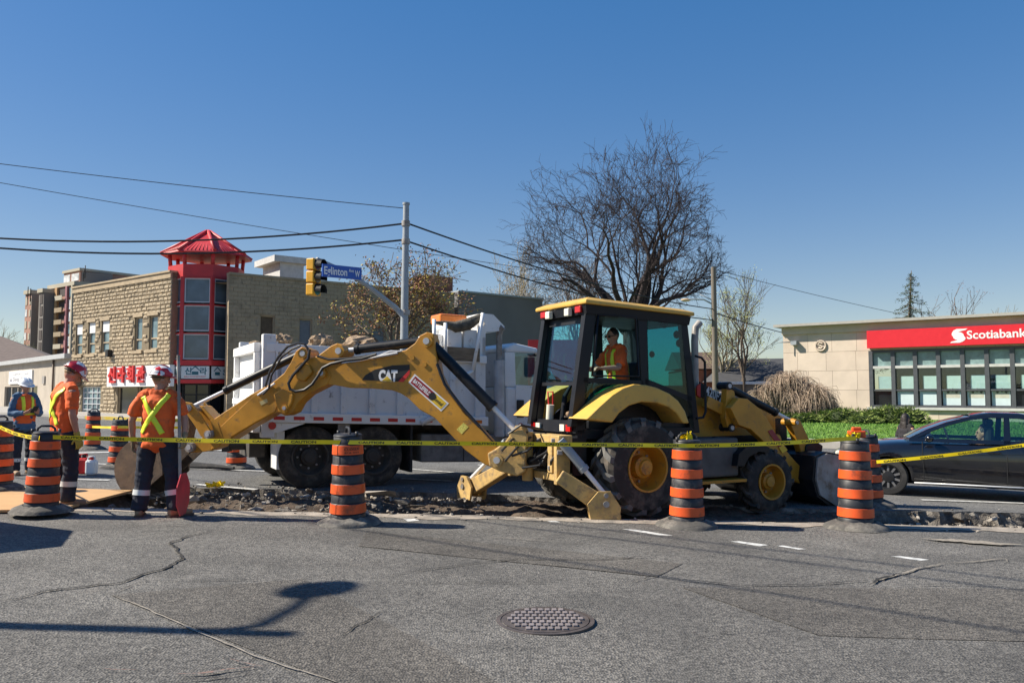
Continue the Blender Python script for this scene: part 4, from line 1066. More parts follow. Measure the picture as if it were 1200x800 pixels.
def signal_pole():
    Y = 24.0; base = at_y(472, 480, Y); base.z = gz(base.x)
    top = at_y(476, 240, Y)
    t = thing('signal_pole', 'grey metal signal pole rising behind the dump truck', 'pole', base)
    mb = MB(); mb.tube([base, base.lerp(top, .5), top], [0.13, 0.115, 0.09], 14); mb.build('shaft', M['galv'], t)
    mb = MB(); mb.cyl(top, top + Vector((0, 0, 0.06)), 0.11, seg=12); mb.build('cap', M['galv'], t)
    mb = MB(); mb.tube([at_y(475, 400, Y), at_y(474, 372, Y), at_y(464, 361, Y), at_y(430, 334, Y - 1.0), at_y(400, 316, Y - 1.9), at_y(371, 303, Y - 2.6)], [0.09, 0.09, 0.085, 0.065, 0.055, 0.045], 10); mb.build('mast_arm', M['galv'], t)
    for yy in (262, 283, 366):
        p = at_y(475.5, yy, Y); mb = MB(); mb.cyl(p - Vector((0, 0, .08)), p + Vector((0, 0, .08)), 0.125, seg=12); mb.build('clamp', M['worn_steel'], t)
    # signal head
    Yh = Y - 2.6; a, b = at_y(359, 347, Yh), at_y(376, 303, Yh)
    s = thing('traffic_light', 'yellow traffic light hanging from the mast arm beside street sign', 'traffic light', (a + b) / 2)
    s.location.z = a.z
    yel = mat('signal_yellow', (0.75, 0.37, 0.015), 0.45, var=0.1, scale=3)
    fr = Fr((a.x, Yh), (1, 0)); W = b.x - a.x; H = b.z - a.z
    yaw = R(70)
    def T(u, z, n):   # turned to the right
        p = Vector((u - W / 2, -n, 0)); p = Matrix.Rotation(yaw, 3, 'Z') @ p
        return Vector(((a.x + b.x) / 2 + p.x, Yh + p.y, z))
    def tb(mb, u0, u1, z0, z1, n0, n1):
        q = [T(u0, z0, n1), T(u1, z0, n1), T(u1, z0, n0), T(u0, z0, n0)]; mb.hull8(q + [v + Vector((0, 0, z1 - z0)) for v in q])
    mb = MB()
    for k in range(3): tb(mb, 0.0, W, a.z + H * k / 3 + 0.012, a.z + H * (k + 1) / 3 - 0.012, -0.12, 0.12)
    mb.build('housing', yel, s, bevel=0.03)
    for k, m in enumerate((mat('green_lens', (0.01, 0.12, 0.09), 0.3), mat('amber_off', (0.16, 0.08, 0.01), 0.3), mat('red_off', (0.13, 0.01, 0.01), 0.3))):
        zc = a.z + H * (k + 0.5) / 3; r = 0.15
        mb = MB(); mb.add([T(W / 2 + r * math.cos(i * 0.3927), zc + r * math.sin(i * 0.3927), 0.125) for i in range(16)], [list(range(16))]); mb.build('lens', m, s, fix=False)
        mb = MB(); v = []
        for i in range(15):
            an = -0.35 + (math.pi + 0.7) * i / 14
            for n_, rr in ((0.12, r + 0.015), (0.32, r + 0.015)): v.append(T(W / 2 + rr * math.cos(an), zc + rr * math.sin(an) - (n_ - .12) * 0.15, n_))
        mb.add(v, [(2 * i, 2 * i + 1, 2 * i + 3, 2 * i + 2) for i in range(14)]); o = mb.build('visor', M['black_paint'], s)
        so2 = o.modifiers.new('s', 'SOLIDIFY'); so2.thickness = 0.012
    # blue street sign
    p0, p1 = at_y(376.5, 320, Y - 3.15), at_y(423, 321, Y - 2.15)
    g = Fr((p0.x, p0.y), (p1 - p0).to_2d()); (ua, za), (ub, zb) = g.uv(377, 323), g.uv(423, 314)
    z0, z1 = g.uv(377, 324)[1], g.uv(377, 309)[1]
    st = thing('street_sign', 'blue street name sign with white lettering on the mast arm', 'sign', g.pt((ua + ub) / 2, z0, 0))
    zs = g.uv(423, 321)[1] - g.uv(377, 316.5)[1]
    def P(x, y, n): return g.pt(ua + (ub - ua) * x, z0 + (z1 - z0) * y + zs * x * 1.0, n)
    mb = MB(); q = [P(0, 0, .03), P(1, 0, .03), P(1, 0, 0), P(0, 0, 0), P(0, 1, .03), P(1, 1, .03), P(1, 1, 0), P(0, 1, 0)]; mb.hull8(q); bo = mb.build('sign_plate', mat('street_blue', (0.02, 0.09, 0.42), 0.4, var=0.05), st)
    mb = MB(); text_on(mb, 'Eglinton', lambda x, y: P(0.04 + x, 0.22 + y, 0.034), 0.58, 0.6, 0.02); text_on(mb, 'Ave', lambda x, y: P(0.66 + x, 0.55 + y, 0.034), 0.13, 0.26, 0.015); text_on(mb, 'W', lambda x, y: P(0.82 + x, 0.22 + y, 0.034), 0.13, 0.5, 0.02)
    mb.build('sign_lettering', M['white'], bo, fix=False)
    # wires from the pole
    lp = lambda py, x=-220: at_y(x, py, Y + 1)
    wire(at_y(474, 244, Y), lp(163), 0.1, 0.012, 'thin wire from the pole top running over the shop')
    wire(at_y(473, 262, Y), lp(257), 0.62, 0.03, 'upper thick cable from the signal pole passing above the red turret')
    wire(at_y(473, 281, Y), lp(265), 0.62, 0.03, 'lower thick cable from the signal pole crossing the red turret roof')
    wire(at_y(836, 345, 62), at_y(-200, 178, 50), 0.4, 0.022, 'thin far wire sloping over the corner shop and past the pole')
    return Y
YP = signal_pole()

def wood_pole():
    Y = 45.0; b = at_y(839, 480, Y); b.z = gz(b.x); top = at_y(836, 313, Y)
    t = thing('utility_pole', 'weathered wooden utility pole with cobra head street lamp beyond backhoe', 'pole', b)
    mb = MB(); mb.tube([b, top], [0.19, 0.14], 12); mb.build('shaft', mat('old_wood', (0.17, 0.145, 0.12), 0.9, var=0.2, stretch=(4, 4, 0.4)), t)
    mb = MB(); mb.tube([at_y(836, 357, Y), at_y(825, 351, Y), at_y(812, 350.5, Y), at_y(806, 351, Y)], 0.045, 6); mb.build('lamp_arm', M['galv'], t)
    mb = MB(); mb.ball(at_y(803.5, 351.5, Y), (0.28, 0.14, 0.09)); mb.build('lamp_head', mat('lamp_head', (0.6, 0.42, 0.25), 0.5), t)
    mb = MB(); mb.tube([at_y(820, 345, Y), at_y(836, 352, Y)], 0.03, 5); mb.build('brace', M['galv'], t)
    pA, pB = at_y(836, 375, Y), at_y(836, 362, Y)
    wire(at_y(478, 262, YP), pB, 0.35, 0.028, 'upper thick cable sloping from the signal pole to the wooden pole')
    wire(at_y(478, 283, YP), pA, 0.35, 0.028, 'lower thick cable sloping from the signal pole to the wooden pole')
    wire(at_y(836, 366, Y), at_y(990, 402, 75), 0.3, 0.03, 'cable from the wooden pole running down behind the bank')
    wire(at_y(838, 316, Y), at_y(1075, 372, 58), 0.1, 0.016, 'thin wire from the wooden pole top to the bank roof')
wood_pole()

def near_lamp():
    # stands outside the view at left; its shadow lies on the road
    k = 1 / math.tan(R(SUN_EL))
    tip = ground(338, 743); Ht = 7.0
    def up(g, h): return Vector((g.x - LDIR.x * h * k, g.y - LDIR.y * h * k, gz(g.x) + h))
    top = up(tip, Ht); base = Vector((top.x, top.y, gz(top.x)))
    t = thing('street_lamp', 'grey street lamp whose shadow falls across the near road', 'street lamp', base)
    mb = MB(); mb.tube([base, top], [0.11, 0.075], 12); mb.build('shaft', M['galv'], t)
    head = up(ground(374, 690), Ht + 0.05); j = top - Vector((0, 0, 0.45))
    mid = up(ground(345, 712), Ht + 0.0); m2 = up(ground(305, 733), Ht - 0.2)
    mb = MB(); mb.tube([j, m2, mid, head], [0.05, 0.045, 0.04, 0.04], 8); mb.build('arm', M['galv'], t)
    mb = MB(); mb.ball(head, (0.22, 0.36, 0.12), Matrix.Rotation(R(-35), 3, 'Z')); mb.build('lamp_head', M['galv'], t)
    # board on legs, added outside the view and shaped to cast a shadow
    P = [up(ground(-45, 606), 1.2), up(ground(86, 622), 1.75), up(ground(72, 640), 1.6), up(ground(-60, 655), 1.0)]
    c = sum(P, Vector()) / 4
    s = thing('shadow_board', 'orange board on legs added to cast the shadow by the barrels', 'sign', (c.x, c.y, gz(c.x)))
    mb = MB(); n = (P[1] - P[0]).cross(P[3] - P[0]).normalized() * 0.03; mb.hull8(P + [p + n for p in P]); mb.build('board', M['barrel_orange'], s)
    for p in (P[0].lerp(P[3], .3), P[1].lerp(P[2], .5)):
        mb = MB(); mb.tube([p, Vector((p.x, p.y, gz(p.x)))], 0.03, 6); mb.build('leg', M['galv'], s)
    # wires over the near road: only their shadows show
    for h, pts, nm in ((8.2, ((433, 623), (1200, 741)), 'lowest'), (8.6, ((530, 607), (1200, 692)), 'middle'), (9.0, ((640, 612), (1200, 680)), 'highest')):
        a, b = up(ground(*pts[0]), h), up(ground(*pts[1]), h); d = (b - a).normalized()
        wire(a - d * 14, b + d * 12, 0.0, 0.022, nm + ' of three cables high over the near lanes casting thin shadows', 'cables over the near lanes')
near_lamp()

# ================================================================ trees
class Tree:
    def __init__(s, seed): s.r = random.Random(seed); s.trunk = MB(); s.crown = MB(); s.tips = []; s.tw = 0
    def tube(s, mb, pts, r0, r1, seg):
        k = len(pts); mb.tube(pts, [r0 + (r1 - r0) * i / (k - 1) for i in range(k)], seg, 0, False)
    def grow(s, p, d, L, r, depth, env=None, up=0.15, spread=0.6, n=(2, 3), wob=0.25, minr=0.006, trunk=False):
        rr = s.r; k = 4 if depth > 1 else 3; pts = [p.copy()]; q = p.copy(); dd = d.normalized()
        for i in range(k):
            dd = (dd + Vector((rr.gauss(0, wob), rr.gauss(0, wob), rr.gauss(0, wob) + up * 0.3)) * 0.5).normalized()
            q = q + dd * (L / k); pts.append(q.copy())
        r1 = max(minr, r * 0.68)
        s.tube(s.trunk if trunk else s.crown, pts, r, r1, 7 if r > 0.08 else (4 if r > 0.025 else 3))
        if depth <= 0:
            s.tips.append((q, dd))
            for _ in range(s.tw):
                e = (dd + Vector((rr.gauss(0, .6), rr.gauss(0, .6), rr.gauss(0, .6)))).normalized() * L * rr.uniform(.4, .9); st = pts[rr.randint(0, k)]
                s.crown.tube([st, st + e * .5 + Vector((0, 0, L * .05)), st + e], [minr * .8, minr * .7, minr * .5], 3, 0, False)
            return
        if env and env(q) > 1.0:
            if env(q) > 1.1 or rr.random() < 0.4: return
            if depth > 2: depth = 2
        m = rr.randint(*n)
        for i in range(m):
            ax = dd.orthogonal().normalized(); ax.rotate(Quaternion(dd, rr.uniform(0, 6.283)))
            nd = dd.copy(); nd.rotate(Quaternion(ax, rr.uniform(0.3, 1.0) * spread)); nd.z += up * 0.5
            sc_ = rr.uniform(0.62, 0.88)
            st = pts[-1] if i < 2 else pts[rr.randint(1, k - 1)]
            s.grow(st, nd, L * sc_, max(minr, r1 * (0.85 if i == 0 else rr.uniform(0.5, 0.75))), depth - 1, env, up, spread, n, wob, minr)
        if rr.random() < 0.6 and depth > 1:
            ax = dd.orthogonal().normalized(); ax.rotate(Quaternion(dd, rr.uniform(0, 6.283)))
            nd = dd.copy(); nd.rotate(Quaternion(ax, rr.uniform(0.6, 1.2)))
            s.grow(pts[rr.randint(1, k - 1)], nd, L * 0.55, max(minr, r1 * 0.4), max(0, depth - 2), env, up, spread, n, wob, minr)
def finish(T, name, label, base, bark, cat='tree', group=None, extra=None):
    t = thing(name, label, cat, base, group)
    T.trunk.build('trunk', bark, t, fix=False); T.crown.build('crown', bark, t, fix=False)
    if extra: extra(t)
    return t
M['bark_dark'] = mat('bark_dark', (0.042, 0.030, 0.030), 0.95, var=0.3, scale=4)
M['bark_mid'] = mat('bark_mid', (0.13, 0.10, 0.075), 0.95, var=0.3, scale=4)
M['bark_pale'] = mat('bark_pale', (0.28, 0.24, 0.16), 0.95, var=0.3, scale=4)

def big_tree():
    Y = 52.0; base = at_y(742, 480, Y); base.z = gz(base.x); T = Tree(12); T.tw = 2; k = Y / F
    fork = at_y(738, 385, Y)
    T.trunk.tube([base - Vector((0, 0, .2)), base.lerp(fork, .5), fork], [0.6, 0.48, 0.46], 12, 0, False)
    c = at_y(738, 270, Y)
    env = lambda q: math.sqrt(((q.x - c.x) / (128 * k)) ** 2 + ((q.y - Y) / 6.0) ** 2 + ((q.z - c.z) / (108 * k)) ** 2)
    limbs = [((735, 382), (690, 255), .26, 0.0), ((741, 378), (740, 235), .28, .6), ((738, 382), (700, 235), .22, -1.0), ((745, 380), (815, 270), .25, .4), ((742, 388), (845, 325), .21, -.8), ((732, 390), (632, 300), .22, .6), ((730, 387), (655, 245), .18, -1.5), ((748, 376), (785, 230), .18, 1.6), ((740, 384), (735, 250), .15, 2.6), ((738, 388), (660, 335), .14, -2.6), ((745, 380), (778, 212), .23, .5), ((748, 382), (808, 238), .2, -.6), ((746, 384), (800, 330), .14, 2.6), ((744, 384), (830, 290), .15, 1.5), ((734, 386), (640, 270), .15, 1.8)]
    for a, b, r, dy in limbs:
        A, B = at_y(*a, Y), at_y(*b, Y + dy); d = B - A
        T.grow(A, d * 0.8 + Vector((0, 0, 1.2)), d.length * 0.42, r, 6, env, 0.10, 0.78, (2, 3), 0.30, 0.010)
    finish(T, 'bare_tree', 'tall bare tree with wide dark crown behind the backhoe cab', base, M['bark_dark'])
big_tree()

def leaf_blobs(mb, pts, rnd, n, size, spread, nm):
    for p, d in pts:
        for _ in range(n):
            q = p + Vector((rnd.gauss(0, spread), rnd.gauss(0, spread), rnd.gauss(0, spread)))
            a = Vector((rnd.gauss(0, 1), rnd.gauss(0, 1), rnd.gauss(0, 1))).normalized() * size * rnd.uniform(0.6, 1.3); b = a.orthogonal().normalized() * size * 0.6
            mb.add([q - a, q + b, q + a, q - b], [(0, 1, 2, 3)], rnd.randrange(nm))
def bud_tree():
    Y = 33.0; base = at_y(460, 485, Y); base.z = gz(base.x); T = Tree(5); T.tw = 2
    fork = at_y(462, 420, Y); T.trunk.tube([base - Vector((0, 0, .2)), fork], [0.24, 0.17], 9, 0, False)
    c = at_y(462, 356, Y); env = lambda q: math.sqrt(((q.x - c.x) / 2.9) ** 2 + ((q.y - Y) / 2.4) ** 2 + ((q.z - c.z) / 1.9) ** 2)
    for b, r, dy in (((420, 330), .07, -.5), ((450, 300), .09, .4), ((480, 305), .08, -.6), ((520, 320), .075, .5), ((540, 365), .06, -.3), ((395, 375), .06, .4), ((430, 390), .05, -.9), ((500, 350), .07, 1.0), ((440, 340), .07, -1.0)):
        B = at_y(*b, Y + dy); d = B - fork; T.grow(fork, d, d.length * 0.42, r, 5, env, 0.02, 0.9, (2, 3), 0.3, 0.012)
    def extra(t):
        rnd = random.Random(9); mb = MB(); leaf_blobs(mb, T.tips, rnd, 11, 0.055, 0.16, 3)
        tag(mb.build('leaves', [mat('bud_brown', (0.22, 0.11, 0.05), 0.8, var=0.3), mat('bud_rust', (0.26, 0.11, 0.06), 0.8, var=0.3), mat('bud_yellow', (0.38, 0.30, 0.05), 0.8, var=0.3)], t, fix=False), kind='stuff')
    finish(T, 'budding_tree', 'small tree with rust brown and yellow buds behind the signal pole', base, M['bark_mid'], extra=extra)
bud_tree()

def hazy_tree(px, y0, y1, Y, w, seed, label, leafm, bark, n=3, depth=4, group=None):
    base = at_y(px, 475, Y); base.z = gz(base.x); top = at_y(px, y0, Y); T = Tree(seed)
    H = top.z - base.z; fork = base + Vector((0, 0, H * 0.3)); T.trunk.tube([base - Vector((0, 0, .3)), fork], [0.22, 0.16], 7, 0, False)
    c = base + Vector((0, 0, H * 0.62)); ww = w / F * Y / 2
    env = lambda q: math.sqrt(((q.x - c.x) / ww) ** 2 + ((q.y - Y) / ww) ** 2 + ((q.z - c.z) / (H * 0.42)) ** 2)
    rnd = random.Random(seed)
    for i in range(7):
        a = i * 0.9; d = Vector((math.cos(a) * ww * 0.7, math.sin(a) * ww * 0.7, H * rnd.uniform(0.35, 0.7)))
        T.grow(fork, d, d.length * 0.40, 0.10, depth, env, 0.25, 0.6, (2, 3), 0.25, 0.012)
    def extra(t):
        mb = MB(); leaf_blobs(mb, T.tips, rnd, n, 0.055, 0.16, 1); tag(mb.build('leaves', leafm, t, fix=False), kind='stuff')
    finish(T, 'spring_tree', label, base, bark, extra=extra if n else None, group=group)
pg = mat('pale_buds', (0.30, 0.33, 0.12), 0.8, var=0.3); pb = mat('tan_buds', (0.34, 0.28, 0.2), 0.8, var=0.3); pp = mat('plum_buds', (0.16, 0.1, 0.1), 0.8, var=0.3)
hazy_tree(612, 298, 350, 58, 80, 31, 'pale budding tree rising above the charcoal warehouse roof', pb, M['bark_pale'], 4, 5)
hazy_tree(680, 300, 360, 60, 90, 32, 'tan bare tree behind the big dark tree', pb, M['bark_mid'], 4, 5)
hazy_tree(872, 333, 420, 62, 75, 33, 'taller pale green budding tree beside the wooden pole', pg, M['bark_mid'], 7, 5)
hazy_tree(848, 372, 430, 64, 60, 34, 'lower yellow green tree directly behind the wooden pole', pg, M['bark_pale'], 9)
hazy_tree(1085, 353, 375, 56, 44, 35, 'plum coloured budding tree top beside the spruce above bank roof', pp, M['bark_mid'], 4, 3)
hazy_tree(1128, 350, 372, 57, 60, 36, 'wider thin tree top above the bank roof between two others', pp, M['bark_mid'], 3, 3)
hazy_tree(1180, 352, 370, 60, 40, 37, 'bare tree top above the bank roof over the bank name', pp, M['bark_pale'], 0, 3)
hazy_tree(20, 394, 415, 110, 40, 38, 'pale tree behind the brown shingle roof before apartment tower', pg, M['bark_pale'], 3, 3)
hazy_tree(-8, 360, 415, 90, 40, 39, 'thin bare tree beside the distant apartment tower', pb, M['bark_pale'], 0, 3)

def spruce():
    Y = 55.0; base = at_y(1060, 470, Y); base.z = gz(base.x); top = at_y(1068, 317, Y)
    t = thing('spruce_tree', 'leaning dark green spruce top rising above the bank roof', 'tree', base); rnd = random.Random(7)
    mb = MB(); mb.tube([base, top], [0.25, 0.02], 6); mb.build('trunk', M['bark_mid'], t)
    mb = MB(); H = top.z - base.z
    for k in range(60):
        f = 0.42 + 0.57 * k / 60.0; p = base.lerp(top, f); L = (1 - f) * 4.6 * rnd.uniform(0.6, 1.15) + 0.12
        a = k * 2.4 + rnd.uniform(-.4, .4); d = Vector((math.cos(a), math.sin(a), rnd.uniform(-0.55, -0.15)))
        tip = p + d * L; mid = p.lerp(tip, .5) - Vector((0, 0, 0.05 * L)); tip.z += 0.1 * L
        mb.tube([p, mid, tip], [0.03, 0.02, 0.01], 3, 1, False)
        for _ in range(int(22 + L * 50)):
            s_ = rnd.random(); q = p.lerp(mid, s_ * 2) if s_ < .5 else mid.lerp(tip, s_ * 2 - 1)
            q = q + Vector((rnd.gauss(0, .09), rnd.gauss(0, .09), rnd.gauss(-.05, .07))); v = Vector((rnd.gauss(0, 1), rnd.gauss(0, 1), rnd.gauss(-.3, .6))).normalized() * 0.12
            w_ = v.orthogonal().normalized() * 0.028; mb.add([q - w_, q + v, q + w_], [(0, 1, 2)], 0)
    mb.build('crown', [mat('spruce_green', (0.035, 0.055, 0.02), 0.8, var=0.4, scale=3), M['bark_mid']], t, fix=False)
spruce()

def weeping():
    u, _ = BNK.uv(940, 470, 1.5); base = BNK.pt(u, LAWNZ(u, 3.2), 3.2)
    t = thing('weeping_shrub', 'leafless weeping shrub with dense tan hanging twigs beside bank wall', 'shrub', base); rnd = random.Random(17)
    mb = MB(); mb.tube([base - Vector((0, 0, .1)), base + Vector((0.1, 0, 1.0)), base + Vector((-0.1, 0, 1.9))], [0.12, 0.1, 0.06], 7); mb.build('trunk', M['bark_mid'], t)
    mb = MB(); dm = [(rnd.uniform(-1.1, 1.2), rnd.uniform(-.7, .7), rnd.uniform(1.1, 2.0) - .45 * abs(i % 4 - 1.5) * .5, rnd.uniform(.6, 1.3)) for i in range(22)] + [(0, 0, 2.25, 1.0), (-.5, 0, 2.05, .9), (.6, 0, 1.95, 1.0), (1.5, 0, 1.2, .8), (-1.5, 0, 1.3, .8), (1.9, .1, .75, .6)]
    for k in range(4200):
        dx, dy, h, sp = dm[k % len(dm)]; a = rnd.uniform(0, 6.283); rr = sp * rnd.uniform(.15, 1.0)
        o = base + Vector((dx * .7, dy * .7, max(.4, h - .5))); ap = base + Vector((dx + math.cos(a) * rr * .5, dy + math.sin(a) * rr * .5, h + rnd.uniform(-.25, .18)))
        en = ap + Vector((math.cos(a) * rr * .45 + rnd.gauss(0, .1), math.sin(a) * rr * .45 + rnd.gauss(0, .1), -rnd.uniform(.25, 1.0) * min(1.2, h))); en.z = max(en.z, base.z + .05)
        md = ap.lerp(en, .45) + Vector((math.cos(a) * .16, math.sin(a) * .16, .10)); g_ = lambda s_: Vector((rnd.gauss(0, s_), rnd.gauss(0, s_), rnd.gauss(0, s_)))
        mb.tube([o + g_(.1), ap, md + g_(.05), en], [0.010, 0.010, 0.009, 0.005], 3, rnd.randrange(2), False)
    tag(mb.build('crown', [mat('twig_tan', (0.46, 0.36, 0.27), 0.9, var=0.3), mat('twig_brown', (0.30, 0.22, 0.16), 0.9, var=0.3)], t, fix=False))
weeping()

def hedge(px0, px1, ytop, n, seed, label):
    rnd = random.Random(seed); ua = BNK.uv(px0, 490, n)[0]; ub = BNK.uv(px1, 490, n)[0]
    u = (ua + ub) / 2; base = BNK.pt(u, LAWNZ(u, n), n); hw = (ub - ua) / 2; H = BNK.uv((px0 + px1) / 2, ytop, n)[1] - base.z
    t = thing('juniper_hedge', label, 'hedge', base, None); mb = MB(); dk = MB()
    lobes = [(rnd.uniform(-1, 1), rnd.uniform(-.5, .5), rnd.uniform(0.55, 1)) for _ in range(int(8 + hw * 3))]
    for lu, ln, lh in lobes:
        c = BNK.pt(u + lu * (hw - .5), base.z, n + ln); rx, rz = rnd.uniform(.5, .85), H * lh * (1 - .35 * abs(lu) ** 3)
        dk.ball(c + Vector((0, 0, rz * .25)), (rx * .8, rx * .8, rz * .62), seg=10, rings=6)
        for _ in range(420):
            a = rnd.uniform(0, 6.283); th = math.acos(rnd.uniform(0.0, 1)); p = c + Vector((rx * math.sin(th) * math.cos(a), rx * math.sin(th) * math.sin(a), rz * math.cos(th))) * rnd.uniform(.86, 1.06)
            o = Vector((math.cos(a) * math.sin(th), math.sin(a) * math.sin(th), math.cos(th) * .5 + .25)); v = (o + Vector((rnd.gauss(0, .4), rnd.gauss(0, .4), rnd.gauss(0, .3)))).normalized() * rnd.uniform(.1, .2)
            w_ = v.orthogonal().normalized() * .03; mb.add([p - w_, p + w_, p + v], [(0, 1, 2)], rnd.randrange(2))
    dk.build('stems', mat('juniper_core', (0.03, 0.045, 0.012), 0.9), t)
    tag(mb.build('foliage', [mat('juniper', (0.13, 0.19, 0.035), 0.8, var=0.3), mat('juniper_light', (0.22, 0.28, 0.06), 0.8, var=0.3)], t, fix=False))
hedge(905, 985, 481, 3.8, 1, 'low juniper bush in front of the weeping shrub')
hedge(955, 1030, 476, 3.2, 2, 'spreading juniper bush under the blank stone wall of bank')
hedge(1005, 1090, 474, 2.6, 3, 'taller juniper bush under the first bank window')
# ================================================================ dump truck
def road_wheel(parent, fr, u, z, n, r, w, rim_r, tm, rm, name='wheel', lugs=0, out=1, lm=None):
    """wheel whose axle runs along the plane's normal; outer face at n"""
    c = fr.pt(u, z, n); ax = Vector((fr.n.x, fr.n.y, 0)) * out; ex = Vector((fr.e.x, fr.e.y, 0)) * out
    Mx = Matrix(((ex.x, 0, ax.x, c.x), (ex.y, 0, ax.y, c.y), (0, 1, 0, c.z), (0, 0, 0, 1)))
    s = w * 0.22
    wo = MB(); wo.lathe([(rim_r, -w + 0.01), (rim_r + 0.03, -w), (r * 0.9, -w + 0.01), (r * 0.985, -w + s * 0.6), (r, -w + s * 1.4), (r, -s * 1.4), (r * 0.985, -s * 0.6), (r * 0.9, -0.01), (rim_r + 0.05, 0.0), (rim_r, -0.02), (rim_r - 0.005, -0.05), (rim_r - 0.005, -w + 0.05)], Mx, 40, close=True)
    o = wo.build(name, tm, parent)
    if lugs:
        lg = MB(); k = lugs; lh = 0.045
        for i in range(k):
            for side in (0, 1):
                a = 2 * math.pi * (i + 0.5 * side) / k
                pts = []
                for q, (z_, da, rr) in enumerate(((-0.01 if side == 0 else -w + 0.01, 0.0, r * 0.93), (-s if side == 0 else -w + s, 0.10, r + 0.0), (-w * 0.56 if side == 0 else -w * 0.44, 0.36, r + 0.0))):
                    for hw in (-0.065, 0.065):
                        for dr in (-0.02, lh):
                            an = a - da + hw * (0.75 if q == 2 else 1.0)
                            pts.append(Mx @ Vector(((rr + dr) * math.cos(an), (rr + dr) * math.sin(an), z_)))
                f = []
                for q in range(2):
                    b = q * 4; f += [(b, b + 1, b + 5, b + 4), (b + 1, b + 3, b + 7, b + 5), (b + 3, b + 2, b + 6, b + 7), (b + 2, b, b + 4, b + 6)]
                f += [(0, 2, 3, 1), (8, 9, 11, 10)]
                lg.add(pts, f)
        lg.build('tread_lugs', lm or tm, o)
    rm_ = MB(); d = w * 0.5
    rm_.lathe([(rim_r + 0.012, -0.012), (rim_r + 0.012, 0.004), (rim_r - 0.015, 0.002), (rim_r - 0.03, -d * 0.7), (rim_r * 0.78, -d), (rim_r * 0.5, -d * 0.92), (rim_r * 0.46, -d * 0.4), (rim_r * 0.34, -d * 0.3), (rim_r * 0.3, -d * 0.15), (0.0, -d * 0.12)], Mx, 32, caps=False)
    ro = rm_.build('rim', rm, o)
    nb = MB()
    for i in range(8):
        a = i * math.pi / 4; p = Vector((rim_r * 0.62 * math.cos(a), rim_r * 0.62 * math.sin(a), -d * 0.98)); nb.tube([Mx @ p, Mx @ (p + Vector((0, 0, 0.03)))], 0.018, 6)
    nb.build('wheel_nuts', M['worn_steel'], ro)
    return o

